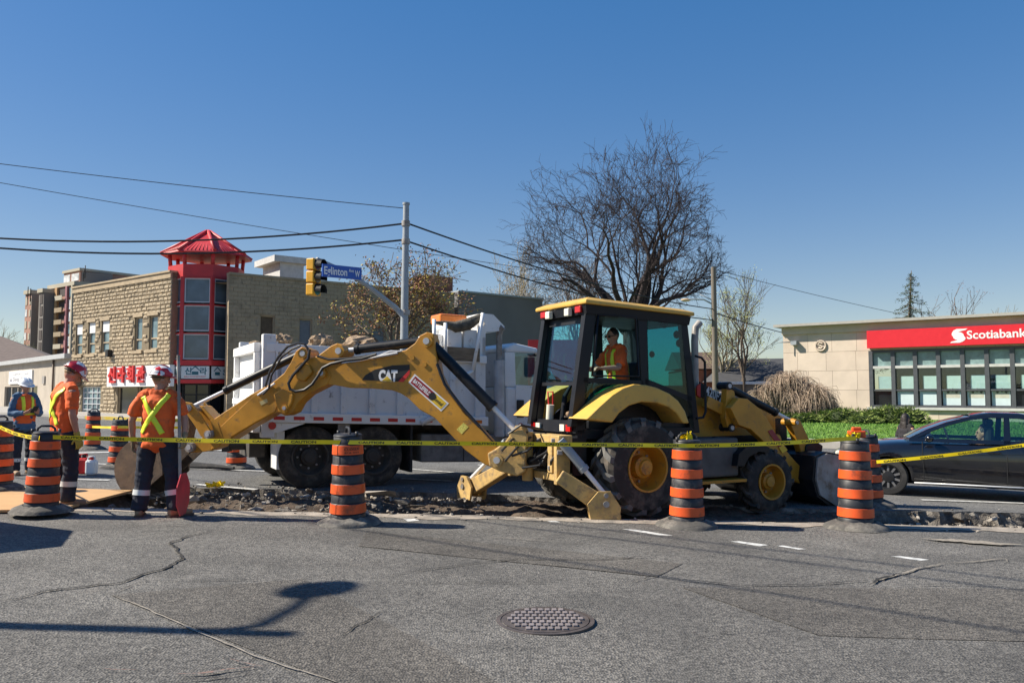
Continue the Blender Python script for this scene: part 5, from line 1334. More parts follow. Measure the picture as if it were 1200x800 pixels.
def dump_truck():
    fr = Fr((-3.85, 12.7), (math.cos(R(27)), math.sin(R(27)))); W = 2.45
    tl = math.tan(R(1.9))                 # nose-down slope of the street
    t = thing('dump_truck', 'white dump truck loaded with broken rubble behind the backhoe boom', 'truck', fr.pt(2.5, gz(-1.5), -1.2))
    class TF:                              # plane tilted with the street
        def pt(s, u, z, n=0.0): return fr.pt(u, z - tl * u, n)
        def uv(s, x, y, n=0.0):
            u, z = fr.uv(x, y, n); return u, z + tl * u
        n = fr.n; e = fr.e
    T = TF()
    wht, dirty = M['truck_white'], M['truck_dirty']
    z0, z1, UL = 1.20, 2.36, 3.75
    # --- dump body
    b = MB(); b.rect(T, 0.1, UL, z0 + 0.05, z1, -0.08, -0.04); b.rect(T, 0.1, UL, z0 + 0.05, z1, -W, -W + 0.05); b.rect(T, 0.1, UL, z0 + 0.02, z0 + 0.09, -W + 0.05, -0.08); b.rect(T, UL, UL + 0.06, z0 + 0.02, z1 + 0.35, -W, -0.04)
    body = b.build('dump_body', dirty, t)
    for i in range(8):
        u = 0.28 + i * 0.48; q = MB(); q.prism(T, [(u - 0.05, z0 + 0.1), (u + 0.05, z0 + 0.1), (u + 0.05, z1 - 0.12), (u - 0.05, z1 - 0.12)], -0.038, 0.02); q.build('side_rib', dirty, body, bevel=0.01)
    q = MB(); q.rect(T, 0.0, UL + 0.05, z1 - 0.118, z1 + 0.02, -0.12, 0.04); q.rect(T, 0.0, UL + 0.05, z1 - 0.118, z1 + 0.02, -W - 0.02, -W + 0.1); q.build('top_rail', wht, body, bevel=0.01)
    q = MB(); q.rect(T, 0.0, UL + 0.08, z0 - 0.06, z0 + 0.098, -0.1, 0.045); q.build('bottom_rail', wht, body, bevel=0.01)
    for i in range(12):
        u = 0.12 + i * 0.31; q = MB(); q.rect(T, u, u + 0.17, z0 - 0.015, z0 + 0.04, 0.046, 0.05); q.build('reflector', M['red'], body)
    q = MB(); q.rect(T, UL - 0.2, UL - 0.05, z0 - 0.015, z0 + 0.04, 0.046, 0.06); q.build('marker_lamp', M['amber_lens'], body)
    # rear corner posts, tailgate
    for n0, n1 in ((-0.14, 0.03), (-W, -W + 0.14)):
        q = MB(); q.rect(T, -0.06, 0.14, z0 - 0.3, z1 + 0.16, n0, n1); q.build('corner_post', dirty, body, bevel=0.015)
    q = MB(); q.rect(T, 0.14, 0.17, z0, z1 + 0.05, 0.032, 0.045); q.build('post_trim', wht, body)
    q = MB(); q.prism(T, [(-0.06, 0.98), (0.18, 0.98), (0.62, z0 - 0.065), (-0.06, z0 - 0.065)], -0.1, 0.028); q.build('rear_gusset', wht, body)
    lp = T.pt(0.1, 1.09, 0.03); nn = Vector((fr.n.x, fr.n.y, 0)); q = MB(); q.cyl(lp, lp + nn * 0.02, 0.06, seg=16); q.build('tail_lamp', M['red_lens'], body)
    rf = Fr(fr.pt(-0.07, 0, 0).to_2d(), (-fr.n.x, -fr.n.y)); rf.n = -fr.e   # rear plane: u runs away from the viewer
    g = MB(); g.rect(rf, 0.14, W - 0.12, z0 - 0.05, z1 + 0.02, -0.04, 0.0)
    tg = g.build('tailgate', wht, t)
    g = MB()
    for za, zb in ((z1 - 0.12, z1 + 0.03), (z1 - 0.60, z1 - 0.50), (z0 + .2, z0 + .3), (z0 - 0.06, z0 + 0.06)): g.rect(rf, 0.13, W - 0.11, za, zb, 0.002, 0.10)
    for ua in (0.13, W - 0.25): g.rect(rf, ua, ua + 0.12, z0 + 0.062, z1 - 0.122, 0.001, 0.09)
    g.build('gate_frame', wht, tg, bevel=0.01)
    g = MB(); g.rect(rf, 0.0, W, 0.98, z0 - 0.07, 0.0, 0.12); g.build('rear_sill', wht, t, bevel=0.02)
    g = MB(); g.rect(rf, 0.7, 1.7, 0.55, 0.97, -0.2, 0.05); g.cyl(rf.pt(1.1, 0.72, 0.05), rf.pt(1.1, 0.72, 0.3), 0.07); g.box(rf.pt(1.1, 0.72, 0.34), (0.12, 0.16, 0.18)); g.build('tow_hitch', M['truck_under'], t)
    # --- chassis
    q = MB(); q.rect(T, 0.1, 7.0, 0.78, 1.03, -0.95, -0.85); q.rect(T, 0.1, 7.0, 0.78, 1.03, -W + 0.85, -W + 0.95); q.rect(T, 0.05, UL, 1.04, z0 + 0.01, -W + 0.5, -0.5); q.build('chassis', M['truck_under'], t)
    for u in (0.85, 2.05 - 0.02): pass
    g0 = lambda u: gz(fr.pt(u, 0, 0).x)
    r = 0.5
    for u in (0.72, 1.78):
        zc = g0(u) + r
        for n_ in (-0.04,): road_wheel(t, fr, u, zc, n_, r, 0.27, 0.29, M['tyre'], M['truck_under'])
        road_wheel(t, fr, u, zc, -0.34, r, 0.27, 0.29, M['tyre'], M['truck_under'])
        road_wheel(t, fr, u, zc, -W + 0.04, r, 0.27, 0.29, M['tyre'], M['truck_under'], out=-1)
        q = MB(); q.cyl(fr.pt(u, zc, -0.2), fr.pt(u, zc, -W + 0.2), 0.11); q.build('axle', M['truck_under'], t)
    zc = g0(5.7) + r
    road_wheel(t, fr, 5.7, zc, -0.04, r, 0.28, 0.29, M['tyre'], M['truck_white']); road_wheel(t, fr, 5.7, zc, -W + 0.04, r, 0.28, 0.29, M['tyre'], M['truck_white'], out=-1)
    for u in (1.25, 2.42):       # flaps hang behind the wheels
        q = MB(); q.rect(T, u - 0.02, u + 0.02, 0.34, 1.13, -0.58, -0.02); q.build('mud_flap', M['black_rubber'] if u > 2 else M['tank'], t)
    q = MB(); q.rect(T, 1.15, 1.35, 0.42, 1.13, -0.015, 0.0); q.build('flap_bracket', M['tank'], t)
    q = MB(); q.rect(T, 0.2, 0.32, 0.4, 1.0, -0.6, -0.1); q.build('mud_flap', dirty, t)
    # --- tank box, steps
    q = MB(); q.rect(T, 2.62, 4.2, 0.5, 0.98, -0.62, -0.08); tk = q.build('tool_box', M['tank'], t, bevel=0.03)
    q = MB(); q.rect(T, 3.40, 3.412, 0.52, 0.96, -0.079, -0.07); cpt = T.pt(3.6, 0.78, -0.079); q.cyl(cpt, cpt + nn * 0.03, 0.08, seg=16); q.build('box_latch', M['black'], tk)
    q = MB(); q.rect(T, 4.3, 4.9, 0.42, 0.5, -0.6, -0.1); q.rect(T, 4.32, 4.88, 0.75, 0.8, -0.6, -0.12); q.build('step', M['steel'], t)
    # --- cab
    def C(x, y, n=-0.1): return T.uv(x, y, n)
    c0, c1 = 4.25, 5.2; zr = 2.62; zw = 1.86; zt = 2.48
    cb = MB()
    cb.prism(T, [(c0, 0.95), (c1 + 0.35, 0.95), (c1 + 0.35, 1.78), (c1 + 0.22, zw), (c0, zw)], -W + 0.12, -0.12)
    cab = cb.build('cab', wht, t, bevel=0.05)
    cb = MB(); cb.prism(T, [(c0, zt), (c1 - 0.18, zt), (c1 - 0.28, zr - 0.03), (c0 + 0.2, zr + 0.04), (c0, zr - 0.06)], -W + 0.14, -0.14); cb.build('cab_roof', wht, cab, bevel=0.06)
    for n_ in (-0.2, -W + 0.14):
        for a in ([(c0, zw), (c0 + 0.22, zw), (c0 + 0.20, zt), (c0, zt)], [(c1 + 0.1, zw), (c1 + 0.22, zw), (c1 - 0.18, zt), (c1 - 0.28, zt)]):
            q = MB(); q.prism(T, a, n_, n_ + 0.06); q.build('cab_pillar', wht, cab)
    q = MB(); q.rect(T, c0, c0 + 0.05, zw, zt, -W + 0.2, -0.2); q.build('cab_back', M['truck_dirty'], cab)
    q = MB(); q.prism(T, [(c0 + 0.22, zw), (c1 + 0.1, zw), (c1 - 0.28, zt), (c0 + 0.20, zt)], -0.16, -0.15); q.build('window', M['truck_glass'], cab)
    q = MB(); q.prism(T, [(c0 + 0.22, zw), (c1 + 0.1, zw), (c1 - 0.28, zt), (c0 + 0.20, zt)], -W + 0.16, -W + 0.17); q.build('window', M['truck_glass'], cab)
    A_ = [T.pt(c1 + 0.22, zw, -0.16), T.pt(c1 + 0.22, zw, -W + 0.16), T.pt(c1 - 0.18, zt, -W + 0.16), T.pt(c1 - 0.18, zt, -0.16)]; q = MB(); q.add(A_, [(0, 1, 2, 3)]); q.build('windscreen', M['car_glass'], cab)
    q = MB(); q.rect(T, c0 + 0.2, c1 + 0.22, 1.02, zw + 0.03, -0.118, -0.10); dr = q.build('door', wht, cab, bevel=0.015)
    q = MB(); q.rect(T, c0 + 0.21, c0 + 0.36, 1.30, 1.62, -0.099, -0.07); q.build('door_handle', M['black'], dr, bevel=0.02)
    q = MB(); text_on(q, 'ACI', lambda x, y: T.pt(c0 + 0.48 + x + y * 0.2, 1.56 + y, -0.095), None, 0.14, 0.04); q.build('door_lettering', M['red'], dr, fix=False)
    cpt = T.pt(c0 + 0.3, 1.15, -0.099); q = MB(); q.cyl(cpt, cpt + nn * 0.004, 0.055, seg=18); q.build('round_decal', mat('decal_pink', (0.5, 0.2, 0.2), 0.5), dr)
    q = MB(); q.rect(T, c0 + 0.62, c0 + 0.72, zw + 0.2, zt - 0.05, 0.0, 0.3); mir = q.build('mirror', M['black'], t, bevel=0.03)
    q = MB(); q.tube([T.pt(c0 + 0.6, zt - 0.02, -0.12), T.pt(c0 + 0.66, zt, 0.15)], 0.03); q.build('mirror_arm', M['black'], mir)
    # bonnet in front of the cab
    q = MB(); q.prism(T, [(c1 + 0.36, 0.9), (7.0, 0.9), (7.05, 1.35), (6.9, 1.62), (c1 + 0.36, 1.76)], -W + 0.45, -0.45); q.build('bonnet', wht, t, bevel=0.08)
    q = MB(); q.prism(T, [(5.0 + .02, 0.8), (5.12, 1.05), (5.35, 1.2), (6.05, 1.2), (6.3, 1.05), (6.38, 0.8), (6.9, 0.75), (6.95, 1.1), (6.6, 1.32), (5.72, 1.36), (5.0, 1.3)], -0.6, -0.02); q.build('wing', wht, t, bevel=0.03)
    q = MB(); q.rect(T, 6.95, 7.1, 0.5, 0.8, -W + 0.05, -0.05); q.build('bumper', M['chrome'], t)
    # exhaust stack behind the cab
    ex = T.pt(4.0, 0.9, -0.1); q = MB(); q.tube([T.pt(4.12, 0.95, -0.12), T.pt(4.12, 2.32, -0.12)], 0.10, 16); st = q.build('exhaust_stack', M['steel'], t)
    q = MB(); q.tube([T.pt(4.12, 2.322, -0.12), T.pt(4.12, 2.78, -0.12), T.pt(4.13, 2.88, -0.10), T.pt(4.17, 2.93, -0.06)], [0.055, 0.055, 0.06, 0.06], 12); q.build('stack_pipe', M['worn_steel'], st)
    # cab shield, boxes, tarp roll, beacon above the front of the body
    ux = UL
    q = MB(); q.rect(T, ux - 0.05, ux + 0.06, z1 + 0.02, z1 + 0.56, -0.2, -0.04); q.rect(T, ux - 0.05, ux + 0.06, z1 + 0.02, z1 + 0.56, -W, -W + 0.16); q.rect(T, ux - 0.04, ux + 0.05, z1 + 0.2, z1 + 0.54, -W + 0.16, -0.2); q.build('headboard', wht, body)
    q = MB(); q.prism(T, [(ux + 0.062, z1 + 0.45), (ux + 0.43, z1 + 0.50), (ux + 0.45, z1 + 0.58), (ux + 0.22, z1 + 0.78), (ux - 0.02, z1 + 0.78), (ux - 0.02, z1 + 0.64), (ux + 0.062, z1 + 0.62)], -W, -0.06); q.build('cab_shield', wht, body)
    for a, b_, n0, n1, zz in ((2.92, 3.1, -1.1, -0.3, .38), (3.1, 3.38, -0.5, -0.1, .46), (3.12, 3.36, -1.3, -0.55, .40), (3.42, 3.68, -0.9, -0.1, .48)):
        q = MB(); q.rect(T, a, b_, z1 - 0.25, z1 + zz - 0.0, n0, n1); q.build('white_side_panel', wht, body, bevel=0.02)
    q = MB(); pts = [T.pt(2.84, z1 + 0.56, -0.1), T.pt(3.05, z1 + 0.55, -0.12), T.pt(3.25, z1 + 0.50, -0.12), T.pt(3.5, z1 + 0.57, -0.12), T.pt(3.78, z1 + 0.74, -0.12)]
    q.tube(pts, [0.02, 0.05, 0.10, 0.11, 0.06], 12); q.build('tarp_roll', mat('tarp', (0.10, 0.09, 0.07), 0.9, var=0.4, scale=12, bump=0.7, bscale=40), body)
    for a, c_ in (((2.79, z1 + 0.02), (2.81, z1 + 0.6)), ((3.0, z1 + 0.02), (3.02, z1 + 0.55)), ((3.52, z1 - 0.25), (3.74, z1 + 0.78))):
        q = MB(); q.tube([T.pt(*a, 0.06), T.pt(*c_, 0.0)], 0.035, 6); q.build('tarp_arm', wht, body)
    q = MB(); q.tube([T.pt(3.52, z1 - 0.26, 0.06), T.pt(3.2, z1 - 0.42, 0.08)], 0.03, 6); q.build('tarp_arm', wht, body)
    q = MB(); q.rect(T, 3.2, 3.75, z1 + 0.62, z1 + 0.8, -1.2, -0.7); q.build('beacon', M['amber_lens'], body, bevel=0.04)
    q = MB(); q.tube([T.pt(2.55, z0 - 0.03, 0.10), T.pt(3.15, z0 + 0.26, 0.10)], 0.05, 8); q.build('chute_pole', M['truck_dirty'], body)
    # wooden side board
    q = MB(); q.rect(T, 2.95, 3.66, z1 - 0.1, z1 + 0.14, -0.09, 0.045); q.build('side_board', mat('old_board', (0.2, 0.15, 0.1), 0.9, var=0.3, stretch=(1, 1, 6)), body)
    # load: one heap plus lumps that stick up
    hp = MB(); nu, nn_ = 26, 16; v = []
    for j in range(nn_ + 1):
        for i in range(nu + 1):
            u = 0.12 + (UL - 0.15) * i / nu; n_ = -0.1 - (W - 0.2) * j / nn_; h = 0.2 * abs(math.sin(math.pi * i / nu)) ** .6 * abs(math.sin(math.pi * j / nn_)) ** .6
            v.append(T.pt(u, z1 - 0.42 + h * 1.2 + 0.12 * noise.fractal(Vector((u * 2.4, n_ * 2.4, 1)), 1, 2, 4), n_))
    hp.add(v, [(j * (nu + 1) + i, j * (nu + 1) + i + 1, (j + 1) * (nu + 1) + i + 1, (j + 1) * (nu + 1) + i) for j in range(nn_) for i in range(nu)])
    ho = hp.build('rubble_load', M['rubble'], None, origin=T.pt(2, z1 - 0.2, -1.2)); tag(ho, 'heap of brown rubble filling the dump truck bed', 'rubble', kind='stuff')
    tanb = mat('tan_rubble', (0.40, 0.29, 0.19), 0.95, var=0.35, scale=8, bump=0.9, bscale=30, c2=(0.15, 0.1, 0.07), c2amt=0.45, c2scale=7)
    rb = lambda s, fl, lab, u, z, n_: lump(s, fl, lab, T.pt(u, z, n_), tanb)
    rb((.24, .24, .17), 3, 'tan clod of earth on truck load near the boom elbow', 0.93, z1 + 0.06, -0.4)
    rb((.30, .28, .15), 5, 'long pale tan concrete lump on truck load behind boom cylinder', 1.62, z1 + 0.10, -0.4)
    rb((.13, .13, .10), 7, 'small grey lump at the rear corner of the truck load', 0.3, z1 + 0.1, -0.3)
    rb((.16, .14, .1), 2, 'little grey stone on the tailgate end of the load', 0.15, z1 + 0.06, -1.9)
    return fr
def lump(s, seed, lab, p, m):
    bm = bmesh.new(); bmesh.ops.create_icosphere(bm, subdivisions=3, radius=1)
    for v in bm.verts: v.co *= 1 + 0.42 * noise.fractal(v.co * 1.9 + Vector((seed, 0, 0)), .7, 2.2, 6) + 0.08 * noise.cell(v.co * 4)
    me = bpy.data.meshes.new('lump'); bm.to_mesh(me); bm.free(); me.materials.append(m)
    o = link('rubble_lump', me, None, p); o.scale = s; tag(o, lab, 'rubble', 'lumps on the truck load'); return o
dump_truck()
# ================================================================ backhoe loader
BH = Fr((1.82, 10.9), (math.cos(R(28)), math.sin(R(28))))
def bpt(u, n, z): return BH.pt(u, z, n)
def rear_plane(u):
    f = Fr(BH.pt(u, 0).to_2d(), (BH.n.x, BH.n.y)); f.n = -BH.e; return f
BO = Fr((0.05, 11.2), (math.cos(R(-12)), math.sin(R(-12))))
UPV = Vector((0, 0, 1))
def beam(mb, A, B, w, h0, h1=None, side=None, mi=0):
    """box from A to B, w across (along side), heights h0 -> h1"""
    h1 = h0 if h1 is None else h1; d = (B - A).normalized(); s = (side or d.cross(UPV)).normalized() * w / 2; n = s.cross(d).normalized()
    p = [A - s - n * h0 / 2, A + s - n * h0 / 2, B + s - n * h1 / 2, B - s - n * h1 / 2, A - s + n * h0 / 2, A + s + n * h0 / 2, B + s + n * h1 / 2, B - s + n * h1 / 2]
    return mb.hull8(p, mi)
def cylinder_ram(parent, A, B, r, frac, name='hydraulic_ram', rod=0.5, m=None):
    """barrel from A for frac of the way, bright rod to B"""
    q = MB(); mid = A.lerp(B, frac); q.tube([A, mid], r, 14); d = (B - A).normalized(); q.tube([mid - d * 0.05, mid + d * 0.01], r * 1.15, 14)
    o = q.build(name, m or M['black_paint'], parent); q = MB(); q.tube([mid + d * 0.01, B], r * rod, 12); q.build('piston_rod', M['chrome'], o); return o
def pin(parent, fr, x, y, n0, n1, r, name='pin', m=None):
    u, z = fr.uv(x, y, n1); q = MB(); q.cyl(fr.pt(u, z, n0), fr.pt(u, z, n1), r, seg=18); o = q.build(name, m or M['yellow'], parent)
    q = MB(); q.cyl(fr.pt(u, z, n1), fr.pt(u, z, n1 + 0.012), r * 0.55, seg=14); q.build('pin_cap', M['steel'], o); return o

def backhoe():
    Y, YD, BK = M['yellow'], M['yellow_dirty'], M['black_paint']
    t = thing('backhoe_loader', 'yellow backhoe loader digging with black cab and boom stretched over the trench', 'backhoe', bpt(1.0, -1.05, gz(2.5)))
    # ---------------- wheels
    w1 = road_wheel(t, BH, 0.0, 0.60, 0.0, 0.62, 0.48, 0.315, M['tyre'], Y, lugs=15, lm=M['tyre_dusty'])
    road_wheel(t, BH, 0.0, 0.60, -2.1, 0.62, 0.48, 0.315, M['tyre_dusty'], Y, lugs=15, out=-1)
    road_wheel(t, BH, 2.25, 0.30, 0.0, 0.445, 0.32, 0.25, M['tyre'], Y, lugs=14)
    road_wheel(t, BH, 2.25, 0.30, -2.05, 0.445, 0.32, 0.25, M['tyre'], Y, lugs=14, out=-1)
    q = MB(); q.cyl(bpt(0, -0.3, 0.6), bpt(0, -1.8, 0.6), 0.17); q.cyl(bpt(2.25, -0.3, 0.32), bpt(2.25, -1.75, 0.32), 0.12); q.build('axle', BK, t)
    # ---------------- chassis
    q = MB(); q.rect(BH, -1.0, 3.0, 0.48, 0.86, -1.45, -0.7); q.rect(BH, 1.0, 2.9, 0.5, 0.95, -1.4, -0.55); q.build('chassis', BK, t)
    q = MB(); q.rect(BH, 0.82, 1.72, 0.40, 0.95, -0.55, -0.12); q.build('battery_box', mat('grey_box', (0.09, 0.085, 0.08), 0.7, var=0.3), t, bevel=0.03)
    q = MB(); q.rect(BH, 0.9, 1.75, 0.33, 0.37, -0.5, 0.0); q.build('step', Y, t)
    # ---------------- rear fender
    outer = [(687.5, 491), (702, 477), (717.5, 463), (730, 455), (744, 450), (758, 451), (770, 454), (785, 461), (795, 469), (803, 481), (808, 496), (801, 496), (793, 484), (784, 477), (770, 472), (752, 471), (738, 475), (726, 484), (718, 495)]
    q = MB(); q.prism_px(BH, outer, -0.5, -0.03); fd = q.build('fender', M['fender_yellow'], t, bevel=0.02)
    q = MB(); q.prism_px(BH, outer, -2.07, -1.6, nt=-0.03); q.build('fender', M['fender_yellow'], t, bevel=0.02)
    inner = [(690, 494), (720, 466), (744, 453), (770, 457), (795, 474), (808, 500), (806, 512), (690, 512)]
    q = MB(); q.prism_px(BH, inner, -0.56, -0.505, nt=-0.5); q.prism_px(BH, inner, -1.58, -1.54, nt=-0.5); q.build('fender_liner', BK, t)
    # ---------------- cab
    N0, N1 = -0.42, -1.62
    cab = thing_part('cab', t)
    def side_poly(name, pxs, th, m, both=True, n=N0):
        q = MB(); uv = [BH.uv(x, y, N0) for x, y in pxs]; q.prism(BH, uv, n - th, n); o = q.build(name, m, cab)
        if both: q = MB(); q.prism(BH, uv, N1, N1 + th); q.build(name, M['cab_glass'] if m is M['cab_glass_dark'] else m, cab)
        return o
    fp = mat('cab_frame', (0.009, 0.010, 0.014), 0.45, var=0.2, spec=0.3)
    side_poly('rear_post', [(669, 500), (683, 498), (699, 364), (687, 362)], 0.10, fp)
    side_poly('middle_post', [(747, 362), (758, 363), (761, 470), (752, 452)], 0.08, fp)
    side_poly('front_post', [(797, 364), (804, 365), (820, 507), (809, 507)], 0.08, fp)
    side_poly('top_rail', [(689, 353), (806, 366), (806, 373), (690, 365)], 0.14, fp)
    side_poly('sill_rail', [(684, 442), (754, 446), (754, 451), (684, 448)], 0.05, fp)
    side_poly('door_rail', [(756, 443), (811, 465), (811, 471), (756, 450)], 0.05, fp)
    side_poly('window', [(686, 449), (752, 451), (722, 463), (703, 476), (684, 497)], 0.01, M['cab_glass_dark'])
    side_poly('window', [(759, 365), (797, 367), (808, 464), (759, 444)], 0.01, M['cab_glass_dark'])
    side_poly('window', [(764, 452), (810, 471), (814, 504), (808, 498), (800, 475), (786, 461)], 0.01, M['cab_glass_dark'])
    q = MB(); q.prism(BH, [BH.uv(x, y, N0) for x, y in ((699, 366), (747, 368), (752, 445), (690, 442))], N1 + 0.03, N1 + 0.04); q.build('window', M['cab_glass'], cab)
    # open side window swung frame
    q = MB(); P = [BH.px(x, y, N0 + 0.01) for x, y in ((701, 369), (745, 371), (749, 441), (694, 440), (701, 369))]; q.tube(P, 0.02, 6); q.build('window_frame', fp, cab)
    # roof
    ur0, ur1 = -0.76, 1.12
    q = MB(); zA, zB = 2.80, 2.71
    ring = lambda du, dn, dz: [bpt(ur0 + du, N0 + 0.09 - dn, zA + dz), bpt(ur1 - du, N0 + 0.09 - dn, zB + dz), bpt(ur1 - du, N1 - 0.09 + dn, zB + dz), bpt(ur0 + du, N1 - 0.09 + dn, zA + dz)]
    a_, b_, c_ = ring(0, 0, 0), ring(0, 0, 0.05), ring(0.12, 0.12, 0.10)
    q.add(a_ + b_ + c_, [(3, 2, 1, 0)] + [(i, (i + 1) % 4, (i + 1) % 4 + 4, i + 4) for i in range(4)] + [(i + 4, (i + 1) % 4 + 4, (i + 1) % 4 + 8, i + 8) for i in range(4)] + [(8, 9, 10, 11)])
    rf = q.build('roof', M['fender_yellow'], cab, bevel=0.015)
    q = MB(); d_ = ring(0.03, 0.05, -0.005); e_ = ring(0.05, 0.07, -0.13)
    q.add(d_ + e_, [(0, 1, 2, 3), (7, 6, 5, 4)] + [(i, i + 4, (i + 1) % 4 + 4, (i + 1) % 4) for i in range(4)]); q.build('roof_lining', fp, cab)
    rp = rear_plane(ur0 + 0.04); za = zA - 0.12
    nu = lambda n: n          # rear plane u equals n
    for u0, u1, m in ((-1.56, -1.42, 'red_lens'), (-0.62, -0.48, 'red_lens')):
        q = MB(); q.rect(rp, u0, u1, za + 0.01, za + 0.10, 0.0, 0.04); q.build('tail_lamp', M[m], cab, bevel=0.01)
    for u0 in (-1.36, -0.84):
        q = MB(); q.rect(rp, u0, u0 + 0.12, za - 0.02, za + 0.09, 0.01, 0.08); q.build('work_lamp', M['clear_lens'], cab, bevel=0.015)
    # rear frame: leans forward
    def rz(n, z): return bpt(-0.86 + 0.23 * (z - 1.18) / 1.5, n, z)
    def rquad(name, n0, n1, z0, z1, th, m):
        q = MB(); P = [rz(n0, z0), rz(n1, z0), rz(n1, z1), rz(n0, z1)]; d = Vector((BH.e.x, BH.e.y, 0)) * th; q.hull8(P + [p + d for p in P]); return q.build(name, m, cab)
    rquad('rear_header', N1 + 0.1, N0 - 0.1, 2.56, 2.66, 0.08, fp); rquad('rear_sill', N1, N0, 1.06, 1.22, 0.14, fp)
    rquad('rear_window', N1 + 0.1, N0 - 0.1, 1.75, 2.56, 0.008, M['cab_glass']); rquad('rear_rail', N1 + 0.1, N0 - 0.1, 1.70, 1.75, 0.05, fp)
    for n_ in (N0 - 0.12, N1 + 0.02): rquad('rear_post', n_, n_ + 0.1, 1.2, 2.62, 0.10, fp)
    for a0, m in ((-1.58, 'red_lens'), (-1.44, 'clear_lens'), (-0.78, 'clear_lens'), (-0.62, 'red_lens')):
        q = MB(); q.rect(rear_plane(-0.88), a0, a0 + 0.11, 1.08, 1.17, 0.0, 0.03); q.build('rear_lamp', M[m], cab)
    # front screen and far side
    q = MB(); u0, z0 = BH.uv(800, 366, N0); u1, z1 = BH.uv(813, 470, N0); q.add([bpt(u0, N0 - .08, z0), bpt(u0, N1 + .08, z0), bpt(u1, N1 + .08, z1), bpt(u1, N0 - .08, z1)], [(0, 1, 2, 3)]); q.build('windscreen', M['cab_glass'], cab)
    q = MB(); q.rect(BH, 0.7, 1.15, 1.1, 1.62, N1 + 0.1, N0 - 0.1); q.build('dashboard', fp, cab, bevel=0.04)
    q = MB(); q.rect(BH, -0.85, 1.1, 0.98, 1.1, N1, N0); q.build('cab_floor', fp, cab)
    c = bpt(0.55, -1.0, 1.72); q = MB(); Mx = Matrix.Translation(c) @ Matrix.Rotation(R(28), 4, 'Z') @ Matrix.Rotation(R(-30), 4, 'Y')
    q.tube([Mx @ Vector((0.19 * math.cos(k * .3142), 0.19 * math.sin(k * .3142), 0)) for k in range(21)], 0.015, 6); q.tube([c, bpt(0.8, -1.0, 1.4)], 0.03, 6); q.build('steering_wheel', fp, cab)
    # seat (turned to the rear), levers
    q = MB(); q.rect(BH, -0.05, 0.42, 1.12, 1.42, -1.20, -0.68); q.rect(BH, -0.15, 0.42, 1.42, 1.62, -1.20, -0.68); q.build('seat', M['seat'], cab, bevel=0.04)
    q = MB(); q.prism(BH, [(0.32, 1.5), (0.46, 1.5), (0.58, 2.05), (0.46, 2.05)], -1.26, -0.82); q.build('seat_back', M['seat'], cab, bevel=0.05)
    q = MB(); q.rect(BH, 0.05, 0.4, 1.68, 1.75, -0.76, -0.66); q.build('armrest', M['seat'], cab, bevel=0.02)
    for n_ in (-1.3, -0.76):
        q = MB(); q.tube([bpt(-0.55, n_, 1.1), bpt(-0.5, n_, 1.55), bpt(-0.35, n_, 1.78)], [0.05, 0.035, 0.015], 8); q.ball(bpt(-0.34, n_, 1.80), 0.035); q.build('control_lever', fp, cab)
    P = [BH.px(x, y, -0.9) for x, y in ((660, 468), (664, 438), (668, 430))]
    ex = rear_plane(-0.74); p0 = ex.px(644, 492, 0); p1 = ex.px(645, 474, 0)
    q = MB(); q.cyl(p0, p1, 0.055, seg=14); feo = q.build('extinguisher_base', M['clear_lens'], cab); q = MB(); a1, a2, a3, a4 = ex.px(643, 474, 0), ex.px(642, 459, 0), ex.px(648, 459, 0), ex.px(648, 474, 0); q.tube([a1, a2, a3, a4], 0.012, 6); q.build('red_bracket', M['red'], feo)
    # mirror parts inside the front glass and hand rail
    q = MB(); P = [BH.px(x, y, -0.3) for x, y in ((815, 417), (822, 419), (826, 424), (827, 482), (824, 489), (816, 490))]; q.tube(P, 0.018, 8); q.build('hand_rail', fp, cab)
    for x, y, rr in ((778, 378, .07), (793, 392, .05), (796, 402, .05), (764, 415, .04)):
        q = MB(); q.ball(BH.px(x, y, -0.5), (rr, rr, rr * 1.2), seg=10, rings=6); q.build('mirror', fp, cab)
    # ---------------- engine hood and front
    q = MB(); q.prism(BH, [(1.16, 0.86), (3.1, 0.80), (3.12, 1.28), (2.7, 1.40), (1.9, 1.56), (1.16, 1.72)], -1.5, -0.6); hd = q.build('hood', Y, t, bevel=0.05)
    q = MB(); pl = [(820, 447), (857, 470), (859, 486), (820, 464)]; q.prism_px(BH, pl, -0.598, -0.58); q.build('hood_decal', BK, hd)
    q = MB(); (ua, za_), (ub, zb_) = BH.uv(827, 462, -0.575), BH.uv(846, 472, -0.575)
    sl_ = (zb_ - za_) / (ub - ua); text_on(q, '420F2', lambda x, y: BH.pt(ua + x + 0.12 * y, za_ - 0.0 + x * sl_ + y, -0.576), (ub - ua), 0.14, 0.03)
    text_on(q, 'IT', lambda x, y: BH.pt(ub + 0.05 + x, zb_ + x * sl_ + y, -0.576), 0.10, 0.14, 0.0); q.build('hood_lettering', M['white'], hd, fix=False)
    q = MB(); q.prism_px(BH, [(817, 452), (821, 449), (821, 466), (817, 463)], -0.595, -0.57); q.build('red_mark', M['red'], hd)
    q = MB(); P = [BH.px(x, y, -0.7) for x, y in ((815, 470), (814, 400), (815, 384), (820, 378))]; q.tube(P, [0.055, 0.055, 0.055, 0.055], 12); q.build('exhaust_stack', M['worn_steel'], t)
    q = MB(); q.rect(BH, 2.95, 3.2, 0.55, 1.2, -1.5, -0.6); q.build('grille', BK, t)
    q = MB(); q.prism_px(BH, [(864, 546), (866, 532), (876, 522), (892, 520), (902, 524), (902, 530), (889, 529), (878, 535), (872, 546)], -0.34, 0.0); q.build('front_mudguard', BK, t)
